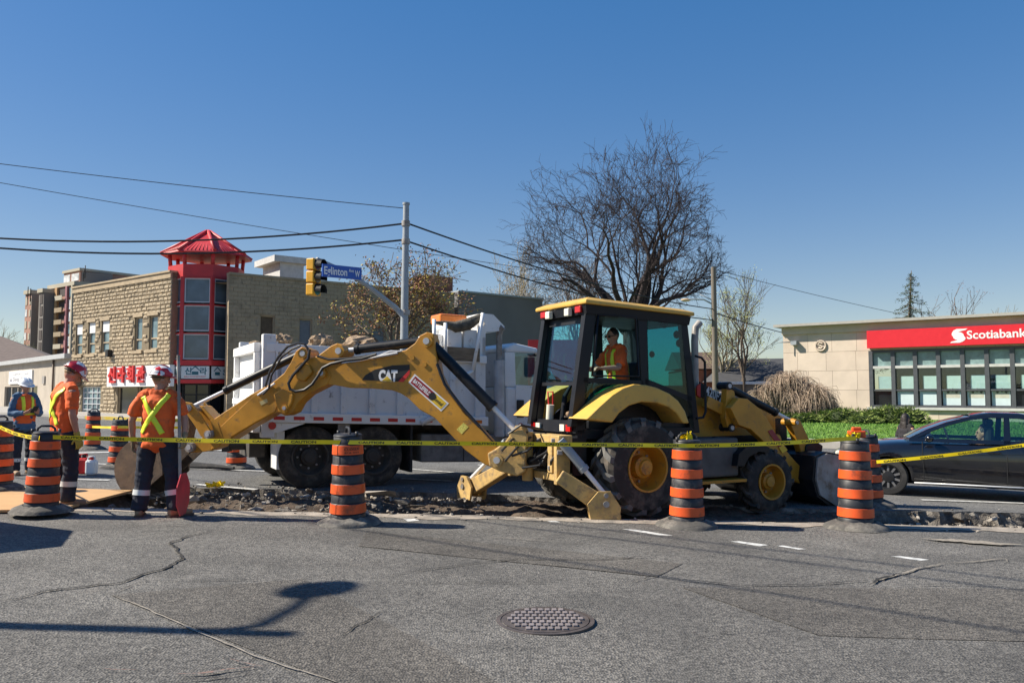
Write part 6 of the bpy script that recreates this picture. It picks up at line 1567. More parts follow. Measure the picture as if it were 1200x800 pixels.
    # ---------------- loader arms
    for n0, n1 in ((-0.42, -0.30), (-1.80, -1.68)):
        q = MB(); q.prism_px(BH, [(852, 451), (860, 453), (864, 480), (866, 500), (855, 506), (850, 490)], n0, n1, nt=-0.3); tw = q.build('loader_tower', Y, t, bevel=0.01)
        q = MB(); q.prism_px(BH, [(856, 478), (866, 466), (876, 467), (892, 480), (905, 500), (915, 520), (932, 540), (947, 555), (941, 568), (926, 561), (906, 540), (894, 516), (880, 503), (866, 498)], n0 + 0.13, n1 + 0.13, nt=-0.17); la = q.build('loader_arm', Y, t, bevel=0.01)
        q = MB(); q.prism_px(BH, [(926, 495), (931, 490), (938, 492), (950, 518), (959, 534), (953, 552), (944, 546), (936, 520)], n0 + 0.02, n1 + 0.02, nt=-0.28); q.build('bell_crank', Y, t, bevel=0.01)
        A, B, C_ = BH.uv(856, 454, -0.3), BH.uv(912, 484, -0.3), BH.uv(932, 494, -0.3)
        nm = (n0 + n1) / 2 + 0.01
        cylinder_ram(t, BH.pt(*A, nm), BH.pt(*C_, nm), 0.055, 0.72)
        A, B = BH.uv(822, 470, -0.5), BH.uv(862, 490, -0.5); q = MB(); beam(q, BH.pt(*A, n0 + 0.0), BH.pt(*B, n0 + 0.0), 0.1, 0.16); q.build('tower_brace', Y, tw)
        A, B = BH.uv(838, 516, -0.3), BH.uv(905, 536, -0.3); cylinder_ram(t, BH.pt(*A, nm), BH.pt(*B, nm), 0.06, 0.6)
    q = MB(); q.prism_px(BH, [(900, 505), (905, 503), (922, 525), (917, 530)], -0.168, -0.160); s1 = q.build('sticker', M['maroon'], t); q = MB(); q.prism_px(BH, [(913, 524), (918, 521), (923, 527), (917, 531)], -0.158, -0.155); q.build('sticker_print', M['decal_yellow'], s1)
    for x, y in ((855, 452), (858, 478), (858, 501)): pin(t, BH, x, y, -0.5, -0.28, 0.06, m=BK)
    for x, y in ((934, 495), (944, 562)): pin(t, BH, x, y, -0.4, -0.12, 0.05)
    q = MB(); u, z = BH.uv(905, 515, -0.4); q.cyl(bpt(u, -0.3, z), bpt(u, -1.8, z), 0.09); q.build('cross_tube', Y, t)
    # quick coupler and loader bucket
    q = MB(); q.prism_px(BH, [(945, 522), (955, 515), (965, 522), (963, 533), (955, 540), (951, 558), (945, 568), (937, 566), (944, 545)], -1.7, -0.25, nt=-0.25); q.build('quick_coupler', BK, t, bevel=0.02)
    prof = [(955, 534), (968, 529), (985, 532), (990, 537), (972, 545), (966, 558), (968, 575), (980, 588), (1012, 590), (1012, 597), (975, 595), (958, 582), (952, 562)]
    uv = [BH.uv(x, y, 0.1) for x, y in prof]
    bk = MB(); k = len(uv)
    bk.prism(BH, uv, -2.2, 0.1); bo = bk.build('loader_bucket', BK, t)
    full = [BH.uv(x, y, 0.1) for x, y in ((957, 536), (968, 531), (985, 534), (1000, 560), (1012, 594), (978, 592), (960, 580), (955, 562))]
    for n0, n1 in ((0.1, 0.13), (-2.23, -2.2)):
        q = MB(); q.prism(BH, full, n0, n1); q.build('bucket_side', M['worn_steel'], bo)
    q = MB(); q.prism(BH, [BH.uv(x, y, 0.1) for x, y in ((1008, 589), (1034, 592), (1034, 597), (1008, 598))], -2.25, 0.15); q.build('cutting_edge', M['worn_steel'], bo)
    # ---------------- rear frame, swing post, stabilisers
    q = MB(); fr = rear_plane(-1.12)
    def rr(n0, n1, z0, z1, d0, d1): q.rect(fr, n0, n1, z0, z1, d0, d1)
    rr(-1.75, -0.35, 0.92, 1.04, -0.15, 0.06); rr(-1.75, -0.35, 0.44, 0.54, -0.15, 0.06)
    rr(-0.62, -0.50, 0.54, 0.92, -0.12, 0.08); rr(-1.62, -1.50, 0.54, 0.92, -0.12, 0.08); rr(-0.44, -0.36, 0.40, 0.92, -0.12, 0.09); rr(-1.74, -1.66, 0.40, 0.92, -0.12, 0.09)
    rfm = q.build('rear_frame', YD, t, bevel=0.012)
    q = MB(); q.rect(fr, -1.7, -0.4, 0.5, 1.0, -0.4, -0.18); q.build('rear_frame_back', BK, t)
    q = MB()
    for k in range(6):
        a = fr.pt(-1.5 + 0.2 * k, 0.9 - 0.04 * (k % 3), -0.02); b = fr.pt(-1.42 + 0.17 * k, 0.62, 0.05); q.tube([a, a.lerp(b, .5) + Vector((-.05, -.08, -.02)), b], 0.02, 6)
    q.build('hydraulic_hose', M['hose'], t)
    for k, (a, m1, b) in enumerate((((618, 506), (600, 515), (588, 528)), ((622, 512), (606, 524), (592, 540)), ((640, 508), (618, 528), (600, 534)), ((650, 520), (632, 545), (612, 548)), ((636, 503), (610, 498), (596, 508)), ((655, 510), (640, 530), (622, 540)))):
        q = MB(); q.tube([BO.px(*a, 0.0 - .02 * k), BO.px(*m1, 0.24), BO.px(*b, 0.2)], 0.017, 7); q.build('hydraulic_hose', M['hose'], t)
    for x, y in ((632, 516), (640, 520), (649, 516), (656, 530), (626, 546), (645, 548)):
        c = fr.px(x, y, 0.06); q = MB(); q.box(c, (.07, .06, .06)); q.build('valve_block', M['worn_steel'], t, bevel=.01)
    q = MB(); q.cyl(fr.pt(-1.05, 0.40, 0.14), fr.pt(-1.05, 1.06, 0.14), 0.075); q.build('king_pin', YD, t)
    q = MB(); q.prism_px(BO, [(571, 531), (580, 526), (592, 517), (600, 506), (604, 498), (612, 500), (616, 510), (616, 552), (606, 558), (585, 552), (573, 546)], -0.17, 0.15); cast = q.build('swing_casting', YD, t, bevel=0.02)
    q = MB(); q.prism_px(BO, [(596, 507), (612, 503), (618, 512), (615, 540), (606, 530)], 0.15, 0.22); q.build('casting_web', YD, cast, bevel=0.015)
    A = fr.pt(-0.66, 0.68, 0.08); B = fr.pt(-1.25, 0.66, 0.26); cylinder_ram(t, A, B, 0.055, 0.45); cylinder_ram(t, fr.pt(-1.66, 0.6, 0.02), fr.pt(-1.2, 0.6, 0.24), 0.05, 0.5)
    def stab(hinge, foot, ramtop, frac, nm):
        a = (foot - hinge); a.z = 0; a.normalize(); sd = Vector((-a.y, a.x, 0))
        top = foot + Vector((0, 0, 0.17)) - a * 0.04
        q = MB(); beam(q, hinge, top, 0.15, 0.18, 0.24, sd); arm = q.build('stabiliser_arm', YD, t, bevel=0.015)
        # yoke with two cheeks round the pad
        for s_ in (-1, 1):
            c = foot + sd * 0.13 * s_; q = MB(); f = Fr(c.to_2d(), a.to_2d()); f.n = sd.to_2d() * s_
            q.prism(f, [(-0.20, foot.z + 0.01), (0.17, foot.z + 0.01), (0.19, foot.z + 0.16), (0.06, foot.z + 0.36), (-0.10, foot.z + 0.36), (-0.24, foot.z + 0.2)], -0.015, 0.02); q.build('yoke_cheek', YD, arm)
        q = MB(); f = Fr(foot.to_2d(), a.to_2d()); f.n = sd.to_2d(); q.rect(f, -0.2, 0.19, foot.z, foot.z + 0.06, -0.13, 0.13); q.rect(f, 0.15, 0.185, foot.z + 0.05, foot.z + 0.17, -0.12, 0.12); q.build('foot_pad', YD, arm)
        q = MB(); q.cyl(foot + sd * 0.17 + Vector((0, 0, .2)), foot - sd * 0.17 + Vector((0, 0, .2)), 0.04); q.cyl(foot + sd * 0.17 + Vector((0, 0, .31)) , foot - sd * 0.17 + Vector((0, 0, .31)), 0.03); q.build('pivot_pin', M['worn_steel'], arm)
        cylinder_ram(t, ramtop, foot + Vector((0, 0, 0.31)), 0.06, frac, 'stabiliser_ram', 0.55, M['galv'])
    fn = ground(709, 607, 0.0); fn.z = gz(fn.x)
    stab(fr.pt(-0.35, 0.52, 0.06), fn, fr.pt(-0.32, 0.98, 0.06), 0.55, 'near')
    ff = ground(552, 584, -0.06)
    stab(fr.pt(-1.78, 0.52, 0.06), ff, fr.pt(-1.7, 0.9, 0.12), 0.5, 'far')
    # ---------------- boom
    bm_px = [(508, 391), (510, 410), (515, 438), (524, 457), (545, 485), (566, 506), (590, 533), (589, 541), (583, 547), (575, 547), (566, 543), (545, 527), (528, 509), (510, 490), (492, 480), (478, 466), (470, 461), (459, 457), (436, 455), (411, 454.5), (392, 451), (378, 450), (370, 452), (366, 445), (367, 434), (374, 428), (398, 426), (422, 423), (442, 419), (457, 415), (475, 410), (486, 402), (492, 393), (500, 389)]
    q = MB(); q.prism_px(BO, bm_px, -0.11, 0.11); boom = q.build('boom', Y, t, bevel=0.012)
    badge = [(424, 445.2), (428, 439.5), (439, 433), (459.6, 428), (480, 427), (480, 433), (466.5, 447)]
    q = MB(); q.prism_px(BO, badge, 0.111, 0.114); bd = q.build('boom_badge', M['black'], boom)
    q = MB(); q.prism_px(BO, [(480, 433), (480, 438), (472.5, 447.6), (466.5, 447)], 0.111, 0.115); q.build('badge_stripe', M['red'], boom)
    def bo_text(s_, x0, y0, x1, y1, hpx, n, m, bold=0.03, name='lettering', wmul=1.0):
        """text along the pixel line (x0,y0)->(x1,y1), cap height hpx pixels"""
        A, B = BO.uv(x0, y0, n), BO.uv(x1, y1, n); d = Vector((B[0] - A[0], B[1] - A[1])); L = d.length; d.normalize(); p = Vector((-d.y, d.x)); h = hpx * 11.6 / F
        q = MB(); text_on(q, s_, lambda x, y: BO.pt(A[0] + d.x * x + p.x * y, A[1] + d.y * x + p.y * y, n), L, h, bold); q.build(name, m, boom, fix=False)
    bo_text('CAT', 443.5, 445.6, 465.5, 446.2, 12.5, 0.1155, M['white'], 0.06)
    q = MB(); q.prism_px(BO, [(447, 446.4), (460, 446.8), (453.5, 440.5)], 0.1157, 0.1165); q.build('badge_triangle', M['decal_yellow'], boom)
    st = [(486, 438), (526, 472.5), (517, 482), (478.5, 448)]
    q = MB(); q.prism_px(BO, st, 0.111, 0.113); sk = q.build('sticker', M['white'], boom)
    L_ = lambda a, b, f: (a[0] + (b[0] - a[0]) * f, a[1] + (b[1] - a[1]) * f)
    def inset(f0, f1, g0, g1): return [L_(L_(st[0], st[1], f0), L_(st[3], st[2], f0), g0), L_(L_(st[0], st[1], f1), L_(st[3], st[2], f1), g0), L_(L_(st[0], st[1], f1), L_(st[3], st[2], f1), g1), L_(L_(st[0], st[1], f0), L_(st[3], st[2], f0), g1)]
    q = MB(); q.prism_px(BO, inset(.04, .62, .12, .88), 0.1135, 0.115); q.build('sticker_field', M['maroon'], sk)
    q = MB(); q.prism_px(BO, inset(.62, .96, .12, .88), 0.1135, 0.115); q.build('sticker_field', M['decal_yellow'], sk)
    a, b = inset(.07, .55, .68, .7)[:2]; bo_text('BATTLEFIELD', a[0], a[1], b[0], b[1], 4.6, 0.116, M['white'], 0.03)
    a, b = inset(.68, .92, .64, .7)[:2]; bo_text('Rental', a[0], a[1], b[0], b[1], 4.2, 0.116, M['black'], 0.02)
    c = inset(.62, .63, .5, .5)[0]; uu, zz = BO.uv(*c, 0.1165); q = MB(); q.add([BO.pt(uu + 0.055 * math.cos(k * .5236), zz + 0.055 * math.sin(k * .5236), 0.1168) for k in range(12)], [list(range(12))]); q.build('sticker_dot', M['black'], sk, fix=False)
    lb = [(543, 495), (549, 500), (541, 508.5), (535, 503)]; q = MB(); q.prism_px(BO, lb, 0.111, 0.113); q.build('warning_label', mat('label_yellow', (0.7, 0.6, 0.12), 0.5, var=0.4, scale=60), boom)
    for x, y in ((483, 419), (497.5, 427)):
        u, z = BO.uv(x, y, 0.11); q = MB(); q.cyl(BO.pt(u, z, 0.11), BO.pt(u, z, 0.125), 0.035, seg=14); q.build('boss', Y, boom)
    pin(t, BO, 499.5, 399.5, -0.2, 0.16, 0.085); pin(t, BO, 582, 539, -0.2, 0.18, 0.085, m=YD)
    # ---------------- stick
    sk_px = [(395, 402), (401, 404), (405, 411), (402, 418), (392, 424), (384, 430), (388, 440), (384, 450), (372, 456), (360, 462), (349, 472), (343, 483), (334, 487), (326, 483), (319, 485), (296, 498), (266, 517), (256, 511), (246, 494), (262, 483), (294, 462), (318, 449), (333, 437), (341, 424), (347, 411), (354, 406), (361, 410), (364, 420), (372, 417), (388, 405)]
    q = MB(); q.prism_px(BO, sk_px, -0.16, -0.005 + 0.13, nt=0.12); stick = q.build('stick', Y, t, bevel=0.012)
    q = MB(); q.prism_px(BO, [(299, 462), (318, 451), (330, 462), (322, 482), (300, 494), (270, 512), (258, 500)], 0.125, 0.135); q.build('stick_plate', Y, stick, bevel=0.006)
    q = MB(); q.prism_px(BO, [(304, 470.5), (312.5, 467), (314, 471), (306, 475)], 0.136, 0.139); q.build('label', mat('label_pale', (0.6, 0.48, 0.2), 0.5), stick)
    q = MB(); q.prism_px(BO, [(345, 430), (352, 424), (362, 428), (366, 436), (356, 447), (347, 444)], 0.125, 0.18); q.build('stick_bracket', Y, stick, bevel=0.02)
    q = MB(); q.prism_px(BO, [(320, 462), (330, 455), (344, 462), (342, 472), (334, 486), (326, 483)], 0.125, 0.165); q.build('stick_bracket', Y, stick, bevel=0.02)
    for x, y, r_ in ((354.5, 414, .075), (396.5, 411, .085), (376, 437, .07), (333, 478, .05)): pin(t, BO, x, y, -0.2, 0.19, r_)
    # crowd ram along the boom top, bucket ram above the stick, boom lift ram
    cylinder_ram(t, BO.pt(*BO.uv(497, 400, 0), 0), BO.pt(*BO.uv(398, 411.5, 0), 0), 0.068, 0.80, 'crowd_ram')
    cylinder_ram(t, BO.pt(*BO.uv(354, 414, 0), 0), BO.pt(*BO.uv(220, 479, 0), 0), 0.058, 0.66, 'bucket_ram')
    cylinder_ram(t, BO.pt(*BO.uv(505, 402, 0.0), 0.0), BO.pt(*BO.uv(604, 504, 0), 0.0), 0.075, 0.74, 'boom_ram', m=M['black_paint'])
    q = MB(); P = [BO.px(x, y, 0.06) for x, y in ((514, 436), (522, 455), (540, 478), (556, 496), (570, 512), (577, 520))]; q.tube(P, 0.035, 8); P = [BO.px(x, y, 0.13) for x, y in ((512, 426), (521, 450), (538, 473), (562, 500))]; q.tube(P, 0.022, 8); q.build('hydraulic_hose', M['hose'], boom)
    for pts, r_ in ((((311, 453), (316, 436), (326, 418), (337, 406), (349, 402), (357, 403), (361, 409)), .018), (((308, 462), (315, 455), (318, 440), (330, 418), (342, 409), (352, 405)), .016), (((363, 409), (361, 420), (352, 430), (343, 440), (338, 449), (340, 456), (347, 458.5), (357, 456.5), (366, 450), (373, 440), (378, 431), (388, 426), (405, 422), (424, 420), (441, 415)), .022), (((372, 417), (385, 421), (410, 420), (432, 417)), .018)):
        q = MB(); q.tube([BO.px(x, y, 0.2) for x, y in pts], r_, 8); q.build('hydraulic_hose', M['hose'], stick)
    q = MB(); q.tube([BO.px(x, y, 0.12) for x, y in ((420, 421.5), (440, 418.5), (456, 412), (470, 411.5))], 0.014, 6); q.tube([BO.px(x, y, 0.14) for x, y in ((437, 419), (452, 416), (466, 413.5))], 0.02, 6); q.build('steel_pipe', M['steel'], boom)
    q = MB(); q.tube([BO.px(x, y, 0.15) for x, y in ((302, 463), (312, 456), (322, 449))], 0.016, 6); q.build('steel_pipe', M['chrome'], stick)
    # ---------------- bucket linkage and bucket
    for n0, n1 in ((0.14, 0.18), (-0.2, -0.16)):
        q = MB(); q.prism_px(BO, [(212, 475), (217, 470.5), (225, 472), (236, 487), (247, 504), (248, 510), (243, 514), (236, 511), (230, 500), (221, 487), (213, 482)], n0, n1, nt=0.16); q.build('bucket_link', Y, t, bevel=0.006)
    q = MB(); q.prism_px(BO, [(233, 475), (237, 476), (256, 496), (262, 514), (256, 524), (247, 527), (252, 512), (246, 492)], -0.13, 0.13); q.build('stick_nose', Y, t, bevel=0.01)
    q = MB(); q.prism_px(BO, [(244, 505), (258, 512), (262, 518), (248, 528), (232, 530), (222, 530), (216, 524), (222, 517), (234, 515)], -0.12, 0.12); q.build('stick_nose', Y, t, bevel=0.01)
    for x, y, r_ in ((219.5, 478, .055), (243, 509, .06), (221, 524, .07)): pin(t, BO, x, y, -0.24, 0.21, r_, m=M['worn_steel'])
    q = MB(); q.prism_px(BO, [(214, 476), (219, 474), (222, 500), (219, 514), (212, 512)], -0.09, 0.09); q.build('bucket_lever', M['rusty'], t)
    cx, cz = BO.uv(166, 549, 0.3); arc = []
    for k in range(19):
        a = R(35 + 12.5 * k); arc.append((cx + 0.44 * math.cos(a), cz + 0.44 * math.sin(a)))
    sh = MB(); 
    outer_ = arc; inn = [(cx + (u - cx) * 0.93, cz + (z - cz) * 0.93) for u, z in arc]
    sh.prism(BO, outer_ + inn[::-1], -0.32, 0.30); bk = sh.build('digging_bucket', M['rusty'], t)
    for n0, n1 in ((0.30, 0.33), (-0.35, -0.32)):
        q = MB(); q.prism(BO, arc + [(cx + 0.36, cz - 0.08)], n0, n1); q.build('bucket_side', M['rusty'], bk)
    for k in range(5):
        q = MB(); a = arc[-1]; n_ = -0.28 + 0.14 * k; q.prism(BO, [(a[0] - 0.02, a[1] - 0.03), (a[0] + 0.02, a[1] + 0.03), (a[0] + 0.2, a[1] - 0.02)], n_ - 0.035, n_ + 0.035); q.build('bucket_tooth', M['worn_steel'], bk)
    ears = [BO.uv(x, y, 0.15) for x, y in ((226, 520), (224, 530), (205, 545), (180, 530), (190, 515), (212, 508), (222, 474))]
    for n0, n1 in ((0.13, 0.17), (-0.19, -0.15)):
        q = MB(); q.prism(BO, [BO.uv(x, y, 0.15) for x, y in ((226, 521), (222, 531), (200, 552), (182, 532), (190, 518), (210, 512))], n0, n1); q.build('bucket_ear', M['rusty'], bk)
    return t
def thing_part(name, parent):
    """an Empty part that carries sub-parts"""
    o = bpy.data.objects.new(name, None); col.objects.link(o); o.parent = parent; return o
MACHINE = backhoe()
# ================================================================ people
def loft(mb, st, seg=14):
    """closed tube through stations (centre, half width, half depth, width axis)"""
    n = len(st); vs = []
    for i, (c, a, b, ax) in enumerate(st):
        t = (st[min(i + 1, n - 1)][0] - st[max(i - 1, 0)][0]).normalized()
        x = ax - t * ax.dot(t); x = x.normalized() if x.length > 1e-5 else t.orthogonal().normalized(); y = t.cross(x)
        for j in range(seg):
            q = 2 * math.pi * j / seg; vs.append(c + x * a * math.cos(q) + y * b * math.sin(q))
    t0 = (st[0][0] - st[1][0]).normalized(); t1 = (st[-1][0] - st[-2][0]).normalized()
    vs += [st[0][0] + t0 * min(st[0][1], st[0][2]) * 0.55, st[-1][0] + t1 * min(st[-1][1], st[-1][2]) * 0.55]; k = n * seg
    fs = [(i * seg + j, i * seg + (j + 1) % seg, (i + 1) * seg + (j + 1) % seg, (i + 1) * seg + j) for i in range(n - 1) for j in range(seg)]
    fs += [(k, (j + 1) % seg, j) for j in range(seg)] + [(k + 1, (n - 1) * seg + j, (n - 1) * seg + (j + 1) % seg) for j in range(seg)]
    mb.add(vs, fs, 0, True)
def limb(mb, pts, rs, seg=12, ax=None, flat=1.0, sub=3):
    P = [Vector(p) for p in pts]; st = []
    for i in range(len(P) - 1):
        for k in range(sub):
            f = k / sub; st.append((P[i].lerp(P[i + 1], f), rs[i] + (rs[i + 1] - rs[i]) * f))
    st.append((P[-1], rs[-1])); ax = ax or Vector((1, 0, 0)); loft(mb, [(p, r, r * flat, ax) for p, r in st], seg)
def skinned(mb, m, voxel, wrinkle=0.0, seed=0, smooth=3):
    me = mb.mesh('raw'); r = evaluated(me, [('REMESH', dict(mode='VOXEL', voxel_size=voxel)), ('SMOOTH', dict(iterations=smooth, factor=0.5))]); bpy.data.meshes.remove(me)
    if wrinkle:
        import numpy as np
        n = len(r.vertices); co = np.empty(n * 3, 'f'); no = np.empty(n * 3, 'f'); r.vertices.foreach_get('co', co); r.vertices.foreach_get('normal', no); co.shape = no.shape = (n, 3)
        for i in range(n):
            p = Vector(co[i]); f = noise.noise(Vector((p.x * 9, p.y * 9, p.z * 5 + seed))) + 0.6 * noise.noise(Vector((p.x * 20, p.y * 20, p.z * 12 + seed)))
            co[i] += no[i] * wrinkle * (f + 0.8 * noise.noise(Vector((p.x * 6 + p.z * 9, p.y * 6 - p.z * 5, p.z * 16 + seed))))
        r.vertices.foreach_set('co', co.ravel())
    r.materials.clear(); r.materials.append(m)
    r.polygons.foreach_set('use_smooth', [True] * len(r.polygons)); r.update(); return r
DEF = dict(pel=(0, 0, .95), chest=(0, 0.0, 1.30), neck=(0, -.01, 1.50), head=(0, .015, 1.635),
           hipR=(.10, 0, .93), hipL=(-.10, 0, .93), kneeR=(.12, .03, .50), kneeL=(-.12, .03, .50), ankR=(.13, 0, .09), ankL=(-.13, 0, .09),
           shR=(.19, 0, 1.43), shL=(-.19, 0, 1.43), elR=(.26, -.02, 1.14), elL=(-.26, -.02, 1.14), wrR=(.27, .07, .90), wrL=(-.27, .07, .90),
           footR=0.15, footL=-0.15, headyaw=0.0, headpitch=0.0, curlR=.7, curlL=.7)
def hand(mb, wr, d, pn, curl, s=1.0):
    """palm and five fingers: d points along the hand, pn out of the palm"""
    d = d.normalized(); pn = (pn - d * pn.dot(d)).normalized(); sd = d.cross(pn)
    loft(mb, [(wr - d * .02, .026 * s, .02 * s, sd), (wr + d * .03 * s, .036 * s, .018 * s, sd), (wr + d * .085 * s, .043 * s, .015 * s, sd)], 10)
    for i, (o, L) in enumerate(((-.031, .070), (-.010, .080), (.011, .076), (.031, .060))):
        p = wr + d * .085 * s + sd * o * s; q = Quaternion(sd, 0); dd = d.copy(); pts = [p - d * .012, p]
        for k, f in enumerate((.45, .32, .25)):
            dd = (dd * math.cos(curl * (.5 + .3 * k)) + pn * math.sin(curl * (.5 + .3 * k))).normalized(); pn2 = pn
            p = p + dd * L * f * s; pts.append(p)
        limb(mb, pts, [.0095 * s, .0095 * s, .009 * s, .0085 * s, .0075 * s], 8, sub=1)
    p = wr + d * .028 * s - sd * .032 * s; q1 = p + (d * .6 - sd * .6 + pn * .35).normalized() * .036 * s; q2 = q1 + (d * .8 - sd * .1 + pn * .6 * (0.4 + curl)).normalized() * .032 * s
    limb(mb, [wr + d * .02 * s - sd * .012 * s, p, q1, q2], [.014 * s, .0125 * s, .0105 * s, .0085 * s], 8, sub=1)

def person(label, loc, yaw, pose=None, scale=1.0, shirt='hivis', sleeve='short', trousers='navy', boots='boot', hat=None, hair='hair_dark', gloves=None, stripes=None, vest=None, bands=True, voxel=0.010, skinm='skin', long_hair=False, group=None, glasses=False, flare=1.0):
    J = dict(DEF); J.update(pose or {}); V = {k: Vector(v) for k, v in J.items() if isinstance(v, tuple)}
    t = thing('person', label, 'person', loc, group, yaw); t.scale = (scale,) * 3; X = Vector((1, 0, 0))
    up = (V['neck'] - V['pel']).normalized()
    fwd = Vector((0, 1, 0)); sdv = (V['shR'] - V['shL']).normalized()
    def local(me, name, parent=None):
        o = bpy.data.objects.new(name, me); col.objects.link(o); o.parent = parent or t; return o
    # head direction
    hq = Quaternion((0, 0, 1), J['headyaw']) @ Quaternion((1, 0, 0), J['headpitch']); hf = hq @ Vector((0, 1, 0)); hx = hq @ Vector((1, 0, 0)); hu = hq @ Vector((0, 0, 1)); hc = V['head']
    # ---- body
    b = MB()
    tor = [(V['pel'] - up * .06, .155, .11), (V['pel'] + up * .04, .16, .115), (V['pel'].lerp(V['chest'], .45), .145, .10), (V['chest'], .165, .115), (V['chest'] + up * .10, .165, .105), (V['neck'] - up * .04, .10, .07)]
    loft(b, [(c, a, d, sdv) for c, a, d in tor], 18)
    limb(b, [V['neck'] - up * .05, V['neck'] + (hc - V['neck']) * .5, hc - hu * .04], [.062, .055, .052], 12)
    Mh = Matrix((hx, hf, hu)).transposed()
    b.ball(hc + hu * .012 - hf * .008, (.076, .095, .108), Mh, 18, 14); loft(b, [(hc + hf * .02 - hu * .02, .062, .07, hx), (hc + hf * .035 - hu * .075, .05, .055, hx), (hc + hf * .05 - hu * .105, .03, .035, hx)], 12)
    loft(b, [(hc + hf * .085 + hu * .015, .012, .012, hx), (hc + hf * .108 - hu * .022, .016, .014, hx), (hc + hf * .095 - hu * .034, .014, .012, hx)], 8)
    for s_ in (-1, 1): b.ball(hc + hx * .078 * s_ - hu * .005 - hf * .008, (.014, .026, .034), Mh, 8, 6)
    b.ball(hc + hf * .088 + hu * .030, (.055, .016, .013), Mh, 10, 6); b.ball(hc + hf * .094 - hu * .062, (.026, .012, .008), Mh, 8, 6)
    for S in 'RL':
        limb(b, [V['sh' + S] - up * .02, V['sh' + S].lerp(V['el' + S], .5), V['el' + S], V['el' + S].lerp(V['wr' + S], .35), V['wr' + S]], [.058, .05, .042, .041, .028], 12)
        limb(b, [V['hip' + S], V['hip' + S].lerp(V['knee' + S], .4), V['knee' + S], V['knee' + S].lerp(V['ank' + S], .35), V['ank' + S]], [.092, .082, .058, .06, .04], 14)
        an = V['ank' + S]; fx = J['foot' + S]; fd = Vector((math.sin(fx), math.cos(fx), 0)); 
        loft(b, [(an - fd * .05 - UPV * .05, .035, .035, Vector((fd.y, -fd.x, 0))), (an + fd * .10 - UPV * .055, .042, .03, Vector((fd.y, -fd.x, 0))), (an + fd * .17 - UPV * .06, .035, .022, Vector((fd.y, -fd.x, 0)))], 10)
        d = V['wr' + S] - V['el' + S]; pn = -X if S == 'R' else X; pn = J.get('palm' + S) and Vector(J['palm' + S]) or pn
        hd = Vector(J['hand' + S]) if J.get('hand' + S) else d
        if not gloves: hand(b, V['wr' + S], hd, pn, J['curl' + S])
    body = local(skinned(b, M[skinm], 0.0075), 'body')
    if gloves:
        for S in 'RL':
            g = MB(); d = V['wr' + S] - V['el' + S]; pn = Vector(J['palm' + S]) if J.get('palm' + S) else (-X if S == 'R' else X); hd = Vector(J['hand' + S]) if J.get('hand' + S) else d
            hand(g, V['wr' + S], hd, pn, J['curl' + S], 1.14); limb(g, [V['wr' + S] - d.normalized() * .05, V['wr' + S]], [.037, .034], 10); local(skinned(g, M[gloves], 0.007, smooth=1), 'glove', body)
    # eyes
    e = MB()
    for s_ in (-1, 1): e.ball(hc + hx * .031 * s_ + hf * .086 + hu * .012, (.011, .006, .007), Mh, 8, 6)
    local(e.mesh('eyes', [M['black']]), 'eyes', body)
    if glasses:
        e = MB(); 
        for s_ in (-1, 1): e.ball(hc + hx * .034 * s_ + hf * .096 + hu * .012, (.03, .008, .02), Mh, 10, 6); e.tube([hc + hx * .06 * s_ + hf * .09 + hu * .015, hc + hx * .082 * s_ + hf * .0 + hu * .015], .006, 5)
        local(e.mesh('glasses', [M['black']]), 'glasses')
    # hair
    h = MB()
    if long_hair:
        h.ball(hc + hu * .03 - hf * .018, (.092, .108, .112), Mh, 18, 12); loft(h, [(hc + hu * .02 - hf * .05, .095, .075, hx), (hc - hu * .12 - hf * .075, .105, .06, hx), (hc - hu * .28 - hf * .085, .11, .05, hx), (hc - hu * .36 - hf * .08, .07, .03, hx)], 14)
    else:
        h.ball(hc + hu * .028 - hf * .022, (.082, .092, .100), Mh, 18, 12)
    local(skinned(h, M[hair], 0.010, 0.004, smooth=1), 'hair', body)
    # ---- shirt
    s = MB(); gr = .018
    tor2 = [(V['pel'] - up * .12, .20, .145), (V['pel'] + up * .05, .196, .14), (V['pel'].lerp(V['chest'], .45), .192, .136), (V['chest'], .202, .138), (V['chest'] + up * .09, .192, .124), (V['neck'] - up * .045, .115, .085)]
    loft(s, [(c, a, d, sdv) for c, a, d in tor2], 20)
    limb(s, [V['neck'] - up * .05, V['neck'] + up * .005], [.078, .066], 14)
    limb(s, [V['shL'] - up * .015, V['shL'].lerp(V['neck'], .5) + up * .004, V['neck'] - up * .035, V['shR'].lerp(V['neck'], .5) + up * .004, V['shR'] - up * .015], [.074, .068, .07, .068, .074], 14)
    for S in 'RL':
        a, e_, w_ = V['sh' + S], V['el' + S], V['wr' + S]
        if sleeve == 'short': limb(s, [a - up * .02 - sdv * .03 * (1 if S == 'R' else -1), a.lerp(e_, .4), a.lerp(e_, .78)], [.078, .076, .076], 14)
        else: limb(s, [a - up * .02 - sdv * .03 * (1 if S == 'R' else -1), a.lerp(e_, .5), e_, e_.lerp(w_, .5), e_.lerp(w_, .93)], [.070, .066, .062, .055, .046], 14)
    sm = skinned(s, M[shirt], voxel, 0.013, 3); so_ = local(sm, 'shirt', body)
    # ---- trousers
    p = MB(); loft(p, [(V['pel'] - up * .10, .165, .125, sdv), (V['pel'], .172, .13, sdv), (V['pel'] + up * .10, .165, .122, sdv)], 18)
    for S in 'RL':
        hp, kn, an = V['hip' + S], V['knee' + S], V['ank' + S]
        limb(p, [hp - UPV * .02, hp.lerp(kn, .45), kn, kn.lerp(an, .5), an + UPV * .0], [.108 * flare, .100 * flare, .088 * flare, .086 * flare, .088 * flare], 16)
    pm = skinned(p, M[trousers], voxel, 0.013, 7); po = local(pm, 'trousers', body)
